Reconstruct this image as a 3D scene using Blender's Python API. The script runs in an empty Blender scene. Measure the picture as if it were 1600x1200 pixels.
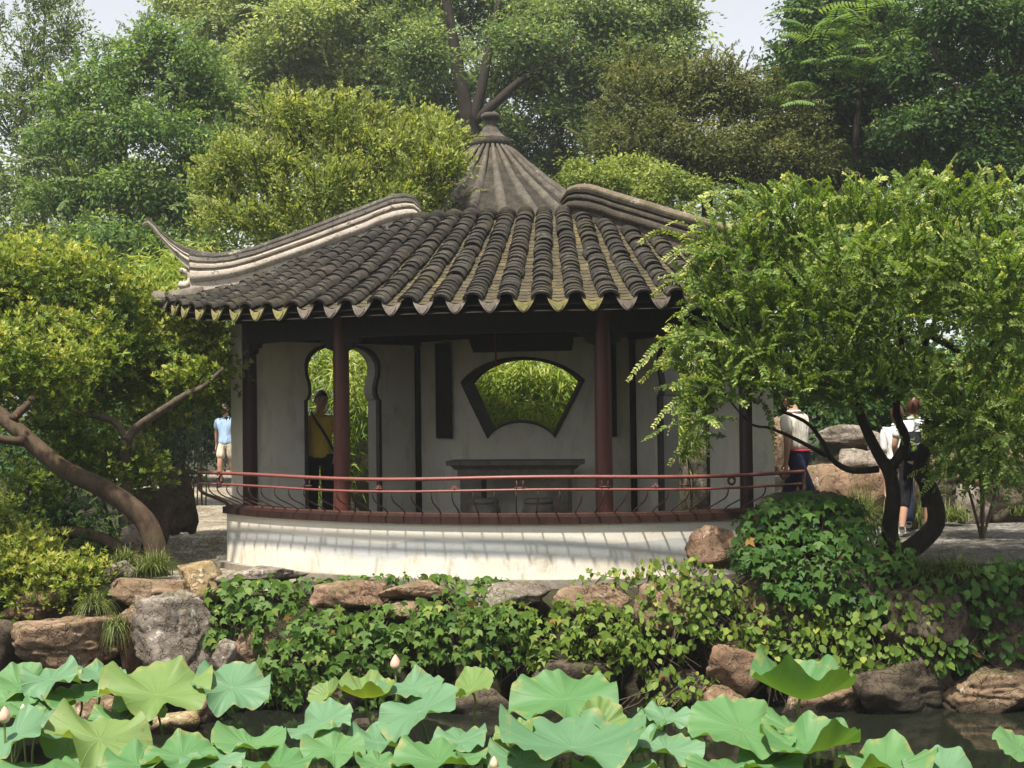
import bpy, bmesh, math, random
import numpy as np
from mathutils import Vector, Matrix, noise
from mathutils.geometry import tessellate_polygon

# ------------------------------------------------------------------ camera, sky, sun, exposure
S = bpy.context.scene
C = S.collection
EYE = 1.55
F = 2000.0                                    # focal length in photograph pixels (1600 wide)
cam_d = bpy.data.cameras.new('camera'); cam = bpy.data.objects.new('camera', cam_d); C.objects.link(cam)
cam_d.sensor_width = 36.0; cam_d.lens = 36.0 * F / 1600.0
cam_d.clip_start = 0.05; cam_d.clip_end = 900.0
CM = Matrix.Translation((0, 0, EYE)) @ Matrix.Rotation(math.radians(90) + math.atan(41 / F), 4, 'X') @ Matrix.Rotation(math.radians(-0.7), 4, 'Z')
cam.matrix_world = CM
S.camera = cam

SUN_DIR = Vector((-0.20, -0.38, 1.0)).normalized()          # towards the sun
w = bpy.data.worlds.new('World'); S.world = w; w.use_nodes = True
nt = w.node_tree; nt.nodes.clear()
sky = nt.nodes.new('ShaderNodeTexSky'); sky.sky_type = 'NISHITA'; sky.sun_disc = False
sky.sun_elevation = math.asin(SUN_DIR.z); sky.sun_rotation = math.atan2(SUN_DIR.x, SUN_DIR.y)
sky.air_density = 1.0; sky.dust_density = 1.6; sky.ozone_density = 1.0; sky.altitude = 0
hs = nt.nodes.new('ShaderNodeHueSaturation'); hs.inputs['Saturation'].default_value = 0.22; hs.inputs['Value'].default_value = 1.0
bg = nt.nodes.new('ShaderNodeBackground'); bg.inputs['Strength'].default_value = 0.12
wo = nt.nodes.new('ShaderNodeOutputWorld')
nt.links.new(sky.outputs['Color'], hs.inputs['Color']); nt.links.new(hs.outputs['Color'], bg.inputs['Color']); nt.links.new(bg.outputs[0], wo.inputs['Surface'])

sun_d = bpy.data.lights.new('sun', 'SUN'); sun_d.energy = 5.0; sun_d.angle = math.radians(2.6); sun_d.color = (1.0, 0.945, 0.83)
sun = bpy.data.objects.new('sun', sun_d); C.objects.link(sun)
sun.rotation_euler = SUN_DIR.to_track_quat('Z', 'Y').to_euler(); sun.location = (-6, -10, 30)

vs = S.view_settings
vs.view_transform = 'Standard'; vs.look = 'None'; vs.exposure = 0.90; vs.gamma = 1.0; vs.use_curve_mapping = False
S.render.engine = 'CYCLES'
cy = S.cycles
cy.max_bounces = 7; cy.diffuse_bounces = 4; cy.glossy_bounces = 2; cy.transmission_bounces = 3; cy.transparent_max_bounces = 4
cy.use_denoising = True
try: cy.denoiser = 'OPENIMAGEDENOISE'
except Exception: pass
cy.sample_clamp_indirect = 6.0
cy.caustics_reflective = False; cy.caustics_refractive = False

# ------------------------------------------------------------------ helpers
def at(px, py, Y):
    """the point at depth Y (metres in front of the camera) that the photograph shows at pixel px, py"""
    d = CM.to_3x3() @ Vector(((px - 800) / F, (600 - py) / F, -1.0))
    return Vector((0, 0, EYE)) + d * (Y / d.y)

def mpp(Y): return Y / F                       # metres per photograph pixel at depth Y

def tag(o, label=None, cat=None, group=None, kind=None):
    if label: o['label'] = label
    if cat: o['category'] = cat
    if group: o['group'] = group
    if kind: o['kind'] = kind
    return o

def thing(name, label, cat, loc=(0, 0, 0), group=None, rotz=0.0):
    o = bpy.data.objects.new(name, None); C.objects.link(o)
    o.empty_display_size = 0.1
    o.location = loc; o.rotation_euler = (0, 0, rotz)
    return tag(o, label, cat, group)

def link(name, me, m=None, parent=None, world=True):
    """one mesh object; a child keeps its world-space vertices"""
    o = bpy.data.objects.new(name, me); C.objects.link(o)
    if m is not None and len(me.materials) == 0: me.materials.append(m)
    if parent is not None:
        o.parent = parent
        if world: o.matrix_parent_inverse = wmat(parent).inverted()
    return o

def wmat(o):
    m = Matrix.LocRotScale(o.location, o.rotation_euler, o.scale)
    return m if o.parent is None else wmat(o.parent) @ o.matrix_parent_inverse @ m

def fast_mesh(name, V, Fc, smooth=False, tint=None):
    """mesh from a vertex array (n,3) and face array(s) (m,k) or list of such arrays"""
    me = bpy.data.meshes.new(name)
    V = np.ascontiguousarray(V, dtype=np.float32)
    if not isinstance(Fc, (list, tuple)): Fc = [Fc]
    Fc = [np.asarray(f, dtype=np.int32) for f in Fc if len(f)]
    me.vertices.add(len(V)); me.vertices.foreach_set('co', V.ravel())
    nl = sum(f.size for f in Fc); npoly = sum(len(f) for f in Fc)
    me.loops.add(nl); me.loops.foreach_set('vertex_index', np.concatenate([f.ravel() for f in Fc]))
    me.polygons.add(npoly)
    st = []; o = 0
    for f in Fc:
        st.append(o + np.arange(len(f), dtype=np.int32) * f.shape[1]); o += f.size
    me.polygons.foreach_set('loop_start', np.concatenate(st))
    if tint is not None:
        me.attributes.new('tint', 'FLOAT', 'FACE').data.foreach_set('value', np.ascontiguousarray(tint, dtype=np.float32))
    me.update(calc_edges=True); me.validate()
    if smooth: me.shade_smooth()
    return me

class MB:
    """collects boxes, tubes, lathes, prisms into one mesh"""
    def __init__(s): s.v = []; s.f = []
    def add(s, V, Fc):
        b = len(s.v); s.v += [tuple(p) for p in V]; s.f += [tuple(i + b for i in q) for q in Fc]; return s
    def box(s, x0, x1, y0, y1, z0, z1):
        V = [(x0,y0,z0),(x1,y0,z0),(x1,y1,z0),(x0,y1,z0),(x0,y0,z1),(x1,y0,z1),(x1,y1,z1),(x0,y1,z1)]
        return s.add(V, [(0,3,2,1),(4,5,6,7),(0,1,5,4),(1,2,6,5),(2,3,7,6),(3,0,4,7)])
    def tube(s, P, R, n=8, cap=True, rz=None):
        P = [Vector(p) for p in P]; k = len(P); V = []; Fc = []
        if not hasattr(R, '__len__'): R = [R] * k
        ref = None
        for i in range(k):
            t = (P[min(i + 1, k - 1)] - P[max(i - 1, 0)])
            if t.length < 1e-9: t = Vector((0, 0, 1))
            t.normalize()
            if ref is None:
                ref = t.orthogonal().normalized()
            else:
                ref = (ref - t * ref.dot(t))
                if ref.length < 1e-6: ref = t.orthogonal()
                ref.normalize()
            b = t.cross(ref)
            for j in range(n):
                a = 2 * math.pi * j / n
                V.append(P[i] + (ref * math.cos(a) + b * math.sin(a)) * R[i])
        for i in range(k - 1):
            for j in range(n):
                Fc.append((i*n + j, i*n + (j+1) % n, (i+1)*n + (j+1) % n, (i+1)*n + j))
        if cap:
            Fc.append(tuple(range(n))[::-1]); Fc.append(tuple((k-1)*n + j for j in range(n)))
        return s.add(V, Fc)
    def lathe(s, prof, c=(0, 0, 0), n=24, cap=True):
        V = []; Fc = []
        for r, z in prof:
            for j in range(n):
                a = 2 * math.pi * j / n; V.append((c[0] + r*math.cos(a), c[1] + r*math.sin(a), c[2] + z))
        for i in range(len(prof) - 1):
            for j in range(n):
                Fc.append((i*n + j, i*n + (j+1) % n, (i+1)*n + (j+1) % n, (i+1)*n + j))
        if cap:
            Fc.append(tuple(range(n))[::-1]); Fc.append(tuple((len(prof)-1)*n + j for j in range(n)))
        return s.add(V, Fc)
    def mesh(s, name, smooth=False):
        me = bpy.data.meshes.new(name); me.from_pydata(s.v, [], s.f); me.update()
        if smooth:
            me.shade_smooth()
        return me
    def build(s, name, m, parent=None, smooth=False, kind=None):
        o = link(name, s.mesh(name, smooth), m, parent)
        if kind: o['kind'] = kind
        return o

def autosmooth(o, ang=40):
    """smooth shading with sharp edges kept"""
    me = o.data
    bm = bmesh.new(); bm.from_mesh(me)
    for f in bm.faces: f.smooth = True
    lim = math.radians(ang)
    for e in bm.edges:
        if len(e.link_faces) == 2:
            e.smooth = e.calc_face_angle(0) < lim
    bm.to_mesh(me); bm.free()

def spline(pts, n):
    """Catmull-Rom through the points, n samples"""
    pts = [Vector(p) for p in pts]; k = len(pts); out = []
    for i in range(n):
        t = i / (n - 1) * (k - 1); j = min(int(t), k - 2); u = t - j
        p0 = pts[max(j-1, 0)]; p1 = pts[j]; p2 = pts[j+1]; p3 = pts[min(j+2, k-1)]
        out.append(0.5 * ((2*p1) + (p2 - p0)*u + (2*p0 - 5*p1 + 4*p2 - p3)*u*u + (3*p1 - p0 - 3*p2 + p3)*u*u*u))
    return out

def lerp_tab(tab, t):
    xs = [a for a, b in tab]; return float(np.interp(t, xs, [b for a, b in tab]))

# ------------------------------------------------------------------ materials
class NT:
    def __init__(s, name):
        s.m = bpy.data.materials.new(name); s.m.use_nodes = True; s.t = s.m.node_tree; s.t.nodes.clear()
        s.out = s.n('OutputMaterial')
    def n(s, ty, **kw):
        x = s.t.nodes.new('ShaderNode' + ty)
        for k, v in kw.items():
            if k in x.inputs: x.inputs[k].default_value = v
            else: setattr(x, k, v)
        return x
    def l(s, a, b): s.t.links.new(a, b)
    def coord(s, kind='Object', scale=(1, 1, 1)):
        tc = s.n('TexCoord'); mp = s.n('Mapping'); mp.inputs['Scale'].default_value = scale
        s.l(tc.outputs[kind], mp.inputs['Vector']); return mp.outputs['Vector']
    def geo(s, scale=(1, 1, 1)):
        g = s.n('NewGeometry'); mp = s.n('Mapping'); mp.inputs['Scale'].default_value = scale
        s.l(g.outputs['Position'], mp.inputs['Vector']); return mp.outputs['Vector']
    def noise(s, vec, scale, detail=5, rough=0.6, dist=0.0):
        x = s.n('TexNoise'); x.inputs['Scale'].default_value = scale; x.inputs['Detail'].default_value = detail
        x.inputs['Roughness'].default_value = rough; x.inputs['Distortion'].default_value = dist
        s.l(vec, x.inputs['Vector']); return x.outputs['Fac']
    def ramp(s, fac, stops):
        x = s.n('ValToRGB'); e = x.color_ramp.elements
        while len(e) < len(stops): e.new(0.5)
        for k, (p, c) in enumerate(stops):
            e[k].position = p; e[k].color = (c[0], c[1], c[2], 1) if hasattr(c, '__len__') else (c, c, c, 1)
        s.l(fac, x.inputs['Fac']); return x.outputs['Color']
    def mix(s, fac, a, b, mode='MIX'):
        x = s.n('Mix', data_type='RGBA', blend_type=mode)
        for v, k in ((fac, 0), (a, 6), (b, 7)):
            if hasattr(v, 'node'): s.l(v, x.inputs[k])
            elif hasattr(v, '__len__'): x.inputs[k].default_value = (v[0], v[1], v[2], 1)
            else: x.inputs[k].default_value = v
        return x.outputs[2]
    def math(s, op, a, b=0.0):
        x = s.n('Math', operation=op)
        for v, k in ((a, 0), (b, 1)):
            if hasattr(v, 'node'): s.l(v, x.inputs[k])
            else: x.inputs[k].default_value = v
        return x.outputs[0]
    def bump(s, h, strength=0.5, dist=0.02):
        x = s.n('Bump'); x.inputs['Strength'].default_value = strength; x.inputs['Distance'].default_value = dist
        s.l(h, x.inputs['Height']); return x.outputs['Normal']
    def finish(s, col, rough=0.8, normal=None, spec=0.3, extra=None):
        b = s.n('BsdfPrincipled')
        if hasattr(col, 'node'): s.l(col, b.inputs['Base Color'])
        else: b.inputs['Base Color'].default_value = (*col, 1)
        if hasattr(rough, 'node'): s.l(rough, b.inputs['Roughness'])
        else: b.inputs['Roughness'].default_value = rough
        b.inputs['Specular IOR Level'].default_value = spec
        if normal is not None: s.l(normal, b.inputs['Normal'])
        s.l(b.outputs[0], s.out.inputs['Surface']); s.b = b
        return s.m

def m_mottle(name, cols, scale=6, rough=0.85, bump=0.4, bscale=40, bdist=0.01, spec=0.25, island=0.0, dist=0.4):
    """mottled surface from a few colours over two noises"""
    t = NT(name); v = t.geo()
    n1 = t.noise(v, scale, 6, 0.65, dist); n2 = t.noise(v, bscale, 5, 0.6)
    f = t.math('ADD', t.math('MULTIPLY', n1, 0.75), t.math('MULTIPLY', n2, 0.25))
    k = len(cols); col = t.ramp(f, [(0.30 + 0.40 * i / (k - 1), c) for i, c in enumerate(cols)])
    if island:
        oi = t.n('ObjectInfo'); g = t.n('NewGeometry')
        r = t.math('ADD', t.math('MULTIPLY', oi.outputs['Random'], 0.5), t.math('MULTIPLY', g.outputs['Random Per Island'], 0.5))
        val = t.math('ADD', t.math('MULTIPLY', r, island * 2), 1.0 - island)
        col = t.mix(1.0, col, val, 'MULTIPLY')
    h = t.math('ADD', t.math('MULTIPLY', n1, 0.6), n2)
    return t.finish(col, rough, t.bump(h, bump, bdist), spec)

def m_leaf(name, dark, light, tip=None, trans=0.35, rough=0.45, spec=0.35, back=1.15):
    """leaf: colour from the per-leaf tint, paler underside, light passing through"""
    t = NT(name)
    a = t.n('Attribute', attribute_name='tint')
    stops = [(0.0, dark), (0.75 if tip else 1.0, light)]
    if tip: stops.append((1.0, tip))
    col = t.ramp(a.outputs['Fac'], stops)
    g = t.n('NewGeometry')
    col = t.mix(g.outputs['Backfacing'], col, t.mix(1.0, col, (back, back, back * 1.02), 'MULTIPLY'))
    b = t.n('BsdfPrincipled', Roughness=rough); b.inputs['Specular IOR Level'].default_value = spec
    t.l(col, b.inputs['Base Color'])
    tr = t.n('BsdfTranslucent'); t.l(t.mix(1.0, col, (1.25, 1.2, 0.55), 'MULTIPLY'), tr.inputs['Color'])
    mx = t.n('MixShader'); mx.inputs[0].default_value = trans
    t.l(b.outputs[0], mx.inputs[1]); t.l(tr.outputs[0], mx.inputs[2]); t.l(mx.outputs[0], t.out.inputs['Surface'])
    return t.m

def m_plain(name, col, rough=0.6, spec=0.3, var=0.15, scale=30, bump=0.1):
    c0 = tuple(x * (1 - var) for x in col); c1 = tuple(min(1, x * (1 + var)) for x in col)
    return m_mottle(name, [c0, col, c1], scale, rough, bump, scale * 4, 0.004, spec)
M = {}
M['soil'] = m_mottle('soil', [(0.018,0.014,0.009),(0.034,0.026,0.016),(0.034,0.036,0.016),(0.055,0.043,0.027)], 3.0, 0.95, 0.8, 30, 0.03)
def m_pebble(name, c0, c1, c2, sc):
    t = NT(name); v = t.geo()
    vo = t.n('TexVoronoi'); vo.inputs['Scale'].default_value = sc; t.l(v, vo.inputs['Vector'])
    vd = t.n('TexVoronoi', feature='DISTANCE_TO_EDGE'); vd.inputs['Scale'].default_value = sc; t.l(v, vd.inputs['Vector'])
    n = t.noise(v, 1.3, 5, 0.65, 0.6); n2 = t.noise(v, 9, 4, 0.6)
    sp = t.n('SeparateColor'); t.l(vo.outputs['Color'], sp.inputs[0])
    col = t.ramp(sp.outputs[0], [(0.0, c0), (0.5, c1), (1.0, c2)])
    edge = t.ramp(vd.outputs['Distance'], [(0.0, 0.35), (0.12, 1.0)])
    col = t.mix(1.0, col, edge, 'MULTIPLY')
    dirt = t.ramp(t.math('ADD', t.math('MULTIPLY', n, 0.7), t.math('MULTIPLY', n2, 0.3)), [(0.40, (0.5,0.44,0.36)), (0.58, (1,1,1))])
    col = t.mix(1.0, col, dirt, 'MULTIPLY')
    h = t.ramp(vd.outputs['Distance'], [(0.0, 0.0), (0.25, 1.0)])
    return t.finish(col, 0.85, t.bump(h, 0.7, 0.012), 0.3)
M['path'] = m_pebble('pebble_paving', (0.24,0.20,0.155), (0.36,0.315,0.25), (0.47,0.43,0.36), 17)
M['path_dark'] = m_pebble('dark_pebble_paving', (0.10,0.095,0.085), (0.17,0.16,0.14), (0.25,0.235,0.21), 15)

# pond water: dark, still
t = NT('pond_water'); v = t.geo((1, 1, 1)); nn = t.noise(v, 5, 4, 0.5, 0.3)
t.finish((0.010, 0.012, 0.008), 0.06, t.bump(nn, 0.10, 0.02), 0.5); M['water'] = t.m

# rocks: several tones, each with lichen and cracks
def m_rock(name, cols, lich=(0.52,0.48,0.42), lamt=0.60, scale=3.2):
    t = NT(name); v = t.coord('Object'); g = t.geo()
    oi = t.n('ObjectInfo')
    off = t.n('VectorMath', operation='ADD'); sc = t.n('VectorMath', operation='SCALE'); sc.inputs['Scale'].default_value = 17.0
    cx = t.n('CombineXYZ'); t.l(oi.outputs['Random'], cx.inputs[0]); t.l(oi.outputs['Random'], cx.inputs[1]); t.l(cx.outputs[0], sc.inputs[0])
    t.l(g, off.inputs[0]); t.l(sc.outputs[0], off.inputs[1]); p = off.outputs[0]
    n1 = t.noise(p, scale, 8, 0.68, 0.8); n2 = t.noise(p, 22, 6, 0.7, 0.3); n3 = t.noise(p, 7, 6, 0.72, 1.2)
    k = len(cols); col = t.ramp(n1, [(0.28 + 0.44 * i / (k - 1), c) for i, c in enumerate(cols)])
    col = t.mix(t.ramp(n3, [(lamt, 0.0), (lamt + 0.10, 1.0)]), col, lich)
    col = t.mix(t.ramp(n2, [(0.30, 0.75), (0.46, 0.0)]), col, tuple(c * 0.35 for c in cols[0]))
    gn = t.n('NewGeometry'); sn_ = t.n('SeparateXYZ'); t.l(gn.outputs['Normal'], sn_.inputs[0]); sz_ = t.n('SeparateXYZ'); t.l(g, sz_.inputs[0])
    ms = t.math('MULTIPLY', t.ramp(sn_.outputs['Z'], [(0.25, 0.0), (0.75, 1.0)]), t.ramp(t.noise(p, 5.5, 6, 0.7, 0.6), [(0.50, 0.0), (0.62, 1.0)]))
    col = t.mix(t.math('MULTIPLY', ms, 0.75), col, (0.065, 0.075, 0.022))           # moss cushions
    wl = t.math('ADD', sz_.outputs['Z'], t.math('MULTIPLY', n3, 0.16))
    col = t.mix(t.ramp(t.math('ADD', wl, 2.0), [(0.94, 0.8), (1.0, 0.0)]), col, (0.018, 0.016, 0.011))   # wet foot above the water
    vo = t.n('TexVoronoi', feature='DISTANCE_TO_EDGE'); vo.inputs['Scale'].default_value = 3.4
    wv = t.n('VectorMath', operation='ADD'); t.l(p, wv.inputs[0])
    nz = t.n('TexNoise'); nz.inputs['Scale'].default_value = 4.0; nz.inputs['Detail'].default_value = 4; t.l(p, nz.inputs['Vector']); t.l(nz.outputs['Color'], wv.inputs[1])
    t.l(wv.outputs[0], vo.inputs['Vector'])
    crack = t.ramp(vo.outputs['Distance'], [(0.0, 0.0), (0.035, 1.0)])
    col = t.mix(1.0, col, t.mix(crack, (0.45,0.40,0.36), (1,1,1)), 'MULTIPLY')
    h = t.math('ADD', t.math('ADD', t.math('MULTIPLY', n3, 0.8), t.math('MULTIPLY', n2, 0.5)), t.math('MULTIPLY', crack, 0.35))
    return t.finish(col, 0.88, t.bump(h, 0.8, 0.03), 0.25)
M['rock_brown'] = m_rock('brown_rock', [(0.085,0.055,0.034),(0.17,0.112,0.070),(0.25,0.17,0.11),(0.32,0.235,0.165)])
M['rock_grey'] = m_rock('grey_rock', [(0.085,0.070,0.057),(0.165,0.135,0.108),(0.245,0.205,0.17),(0.32,0.28,0.24)], (0.50,0.46,0.41), 0.58)
M['rock_ochre'] = m_rock('ochre_rock', [(0.15,0.10,0.05),(0.27,0.185,0.095),(0.37,0.275,0.16),(0.45,0.36,0.25)], (0.60,0.52,0.40), 0.57)
M['rock_rust'] = m_rock('rust_rock', [(0.085,0.050,0.032),(0.165,0.098,0.062),(0.235,0.150,0.100),(0.30,0.225,0.165)], (0.48,0.42,0.36), 0.60)
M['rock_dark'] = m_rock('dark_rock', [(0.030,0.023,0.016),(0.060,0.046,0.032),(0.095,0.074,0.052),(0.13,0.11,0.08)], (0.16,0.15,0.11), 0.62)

# plaster and wood
def m_plaster(name, base, band=False, dirt=0.5):
    t = NT(name); g = t.geo(); sp = t.n('SeparateXYZ'); t.l(g, sp.inputs[0])
    n1 = t.noise(g, 2.2, 6, 0.6, 0.5); n2 = t.noise(g, 14, 6, 0.7); n3 = t.noise(t.geo((1, 1, 0.35)), 5.0, 6, 0.68, 0.6); n4 = t.noise(g, 55, 3, 0.6)
    col = t.mix(t.ramp(n1, [(0.35, 0.0), (0.7, 1.0)]), base, tuple(c * k for c, k in zip(base, (0.93, 0.90, 0.83))))
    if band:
        # railing shadow painted in as a grey band with wavering edges
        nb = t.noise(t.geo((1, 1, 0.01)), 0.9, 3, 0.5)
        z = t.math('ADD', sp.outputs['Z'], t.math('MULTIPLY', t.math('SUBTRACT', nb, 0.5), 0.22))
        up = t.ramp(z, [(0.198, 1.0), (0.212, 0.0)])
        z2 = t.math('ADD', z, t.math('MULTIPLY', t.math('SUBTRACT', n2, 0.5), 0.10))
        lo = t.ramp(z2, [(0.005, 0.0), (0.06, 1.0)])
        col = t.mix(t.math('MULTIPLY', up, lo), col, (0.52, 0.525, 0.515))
        st = t.math('MULTIPLY', t.ramp(n3, [(0.52, 0.0), (0.68, 1.0)]), t.ramp(sp.outputs['Z'], [(0.0, 1.0), (0.24, 0.0)]))
        col = t.mix(t.math('MULTIPLY', st, 0.75), col, (0.33, 0.29, 0.20))
        dr = t.math('MULTIPLY', t.ramp(t.noise(t.geo((1, 1, 0.12)), 16, 4, 0.6), [(0.60, 0.0), (0.72, 1.0)]), t.ramp(sp.outputs['Z'], [(0.26, 0.0), (0.38, 1.0)]))
        col = t.mix(t.math('MULTIPLY', dr, 0.45), col, (0.40, 0.30, 0.20))
    else:
        st = t.math('MULTIPLY', t.ramp(n3, [(0.50, 0.0), (0.72, 1.0)]), dirt)
        col = t.mix(st, col, tuple(c * 0.62 for c in base))
    sp2 = t.ramp(n4, [(0.27, 0.55), (0.34, 1.0)])
    col = t.mix(1.0, col, sp2, 'MULTIPLY')
    h = t.math('ADD', n2, t.math('MULTIPLY', n4, 0.5))
    return t.finish(col, 0.92, t.bump(h, 0.25, 0.008), 0.2)
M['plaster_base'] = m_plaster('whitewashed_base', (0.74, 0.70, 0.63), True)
M['plaster_wall'] = m_plaster('whitewashed_wall', (0.70, 0.665, 0.59), False, 0.75)
M['plinth'] = m_mottle('plinth_stone', [(0.16,0.135,0.105),(0.27,0.235,0.19),(0.36,0.32,0.27)], 7, 0.9, 0.5, 45, 0.012)
def m_wood(name, a, b, rough=0.45, spec=0.4, wear=None):
    t = NT(name); v = t.geo((6, 6, 0.7)); n = t.noise(v, 5, 6, 0.65, 0.5); n2 = t.noise(t.geo(), 26, 5, 0.7)
    col = t.ramp(n, [(0.3, a), (0.7, b)])
    if wear: col = t.mix(t.ramp(n2, [(0.60, 0.0), (0.70, 1.0)]), col, wear)
    return t.finish(col, rough, t.bump(t.math('ADD', n, t.math('MULTIPLY', n2, 0.5)), 0.25, 0.006), spec)
M['column'] = m_wood('red_brown_lacquer', (0.070,0.019,0.014), (0.115,0.032,0.023), 0.42, 0.45, (0.095,0.045,0.032))
M['dark_wood'] = m_wood('dark_timber', (0.012,0.009,0.007), (0.026,0.019,0.014), 0.6, 0.25)
M['sill'] = m_wood('worn_red_brown_timber', (0.020,0.010,0.008), (0.042,0.019,0.015), 0.65, 0.2, (0.075,0.042,0.030))
M['column_dark'] = m_wood('corner_column_dark', (0.020,0.009,0.008), (0.042,0.016,0.013), 0.45, 0.4, (0.05,0.025,0.02))  # darker tone of the column colour, for the corner columns
M['rail'] = m_wood('painted_iron_rail', (0.17,0.050,0.040), (0.24,0.080,0.062), 0.45, 0.4, (0.20,0.12,0.09))
M['baluster'] = m_wood('painted_iron_baluster', (0.040,0.018,0.014), (0.085,0.034,0.026), 0.5, 0.4, (0.11,0.06,0.045))
M['frame'] = m_mottle('dark_grey_brick_trim', [(0.035,0.032,0.028),(0.055,0.050,0.045),(0.075,0.07,0.062)], 12, 0.8, 0.3, 60, 0.005)
M['jamb'] = m_plaster('grey_jamb_plaster', (0.30, 0.29, 0.265), False, 0.5)
M['floor'] = m_mottle('grey_floor_brick', [(0.07,0.065,0.06),(0.12,0.11,0.10),(0.16,0.15,0.135)], 7, 0.85, 0.3, 50, 0.006)
M['table'] = m_mottle('weathered_grey_stone', [(0.10,0.088,0.072),(0.16,0.145,0.12),(0.22,0.20,0.17)], 9, 0.85, 0.4, 50, 0.006)
# roof tiles: dark fired clay with soot, lichen and moss
def m_tile(name, cols, lichen, lo=0.58, hi=0.70, isl=0.30, moss=None):
    t = NT(name); g = t.geo(); gi = t.n('NewGeometry'); oi = t.n('ObjectInfo')
    n1 = t.noise(g, 5.5, 6, 0.7, 0.5); n2 = t.noise(g, 38, 5, 0.7); n3 = t.noise(g, 2.0, 5, 0.65, 0.6)
    f = t.math('ADD', t.math('MULTIPLY', n1, 0.6), t.math('MULTIPLY', n2, 0.4))
    col = t.ramp(f, [(0.33 + 0.34 * i / (len(cols) - 1), c) for i, c in enumerate(cols)])
    r = t.math('ADD', t.math('MULTIPLY', oi.outputs['Random'], 0.6), t.math('MULTIPLY', gi.outputs['Random Per Island'], 0.4))
    val = t.math('ADD', t.math('MULTIPLY', r, isl * 2), 1.0 - isl)
    col = t.mix(1.0, col, val, 'MULTIPLY')
    col = t.mix(t.ramp(f, [(lo, 0.0), (hi, 0.85)]), col, lichen)
    if moss: col = t.mix(t.ramp(n3, [(0.52, 0.0), (0.66, 0.8)]), col, moss)
    return t.finish(col, 0.9, t.bump(t.math('ADD', n2, t.math('MULTIPLY', n1, 0.5)), 0.6, 0.012), 0.25)
M['tile'] = m_tile('dark_clay_tile', [(0.013,0.011,0.009),(0.030,0.026,0.021),(0.068,0.059,0.047)], (0.20,0.175,0.135), 0.58, 0.69, 0.45, (0.046,0.038,0.020))
M['pan'] = m_tile('mossy_pan_tile', [(0.028,0.023,0.016),(0.070,0.058,0.034),(0.135,0.110,0.058)], (0.30,0.245,0.10), 0.60, 0.70, 0.45, (0.14,0.112,0.046))
M['drip_grey'] = m_tile('grey_drip_tile', [(0.075,0.062,0.052),(0.145,0.122,0.102),(0.22,0.19,0.16)], (0.30,0.27,0.20), 0.58, 0.70, 0.28)
M['drip_moss'] = m_tile('lichen_drip_tile', [(0.10,0.085,0.04),(0.20,0.18,0.07),(0.29,0.265,0.105)], (0.36,0.33,0.16), 0.60, 0.72, 0.28)
M['hat_tile'] = m_tile('weathered_rib_tile', [(0.030,0.026,0.021),(0.075,0.064,0.051),(0.145,0.124,0.099)], (0.34,0.31,0.26), 0.595, 0.69, 0.18)
M['ridge_pale'] = m_tile('pale_ridge_plaster', [(0.11,0.094,0.077),(0.42,0.358,0.295),(0.54,0.472,0.40),(0.60,0.53,0.455)], (0.055,0.048,0.04), 0.555, 0.60, 0.05)
M['ridge_top'] = m_tile('sooty_ridge_cap', [(0.022,0.019,0.016),(0.055,0.048,0.041),(0.13,0.115,0.095)], (0.34,0.30,0.255), 0.575, 0.65, 0.1)
M['ridge_brown'] = m_tile('weathered_ridge_plaster', [(0.028,0.023,0.018),(0.075,0.062,0.046),(0.13,0.107,0.080)], (0.29,0.26,0.22), 0.60, 0.68, 0.06)
M['ridge_brown_top'] = m_tile('lichen_ridge_cap', [(0.055,0.042,0.026),(0.115,0.092,0.060),(0.20,0.168,0.125)], (0.42,0.39,0.34), 0.57, 0.66, 0.06)
# bark
def m_bark(name, a, b, spots=None):
    t = NT(name); v = t.geo((1, 1, 0.35)); n = t.noise(v, 16, 7, 0.7, 0.8); n2 = t.noise(t.geo(), 4.5, 5, 0.6, 0.4); n3 = t.noise(t.geo(), 2.6, 3, 0.5)
    col = t.ramp(n, [(0.3, a), (0.68, b)])
    col = t.mix(t.ramp(n2, [(0.52, 0.0), (0.66, 0.6)]), col, (b[0] * 0.8, b[1] * 1.05, b[2] * 0.7))
    if spots:
        m = t.math('MULTIPLY', t.ramp(t.noise(t.geo(), 6.0, 5, 0.65, 0.4), [(0.66, 0.0), (0.69, 1.0)]), 0.8)
        col = t.mix(m, col, spots)
    return t.finish(col, 0.92, t.bump(n, 0.9, 0.02), 0.2)
M['bark'] = m_bark('grey_brown_bark', (0.045,0.034,0.025), (0.135,0.105,0.078))
M['bark_spot'] = m_bark('bark_with_orange_marks', (0.034,0.022,0.015), (0.110,0.074,0.050), (0.50,0.13,0.05))
M['bark_dark'] = m_bark('dark_bark', (0.014,0.011,0.009), (0.040,0.031,0.023))

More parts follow.
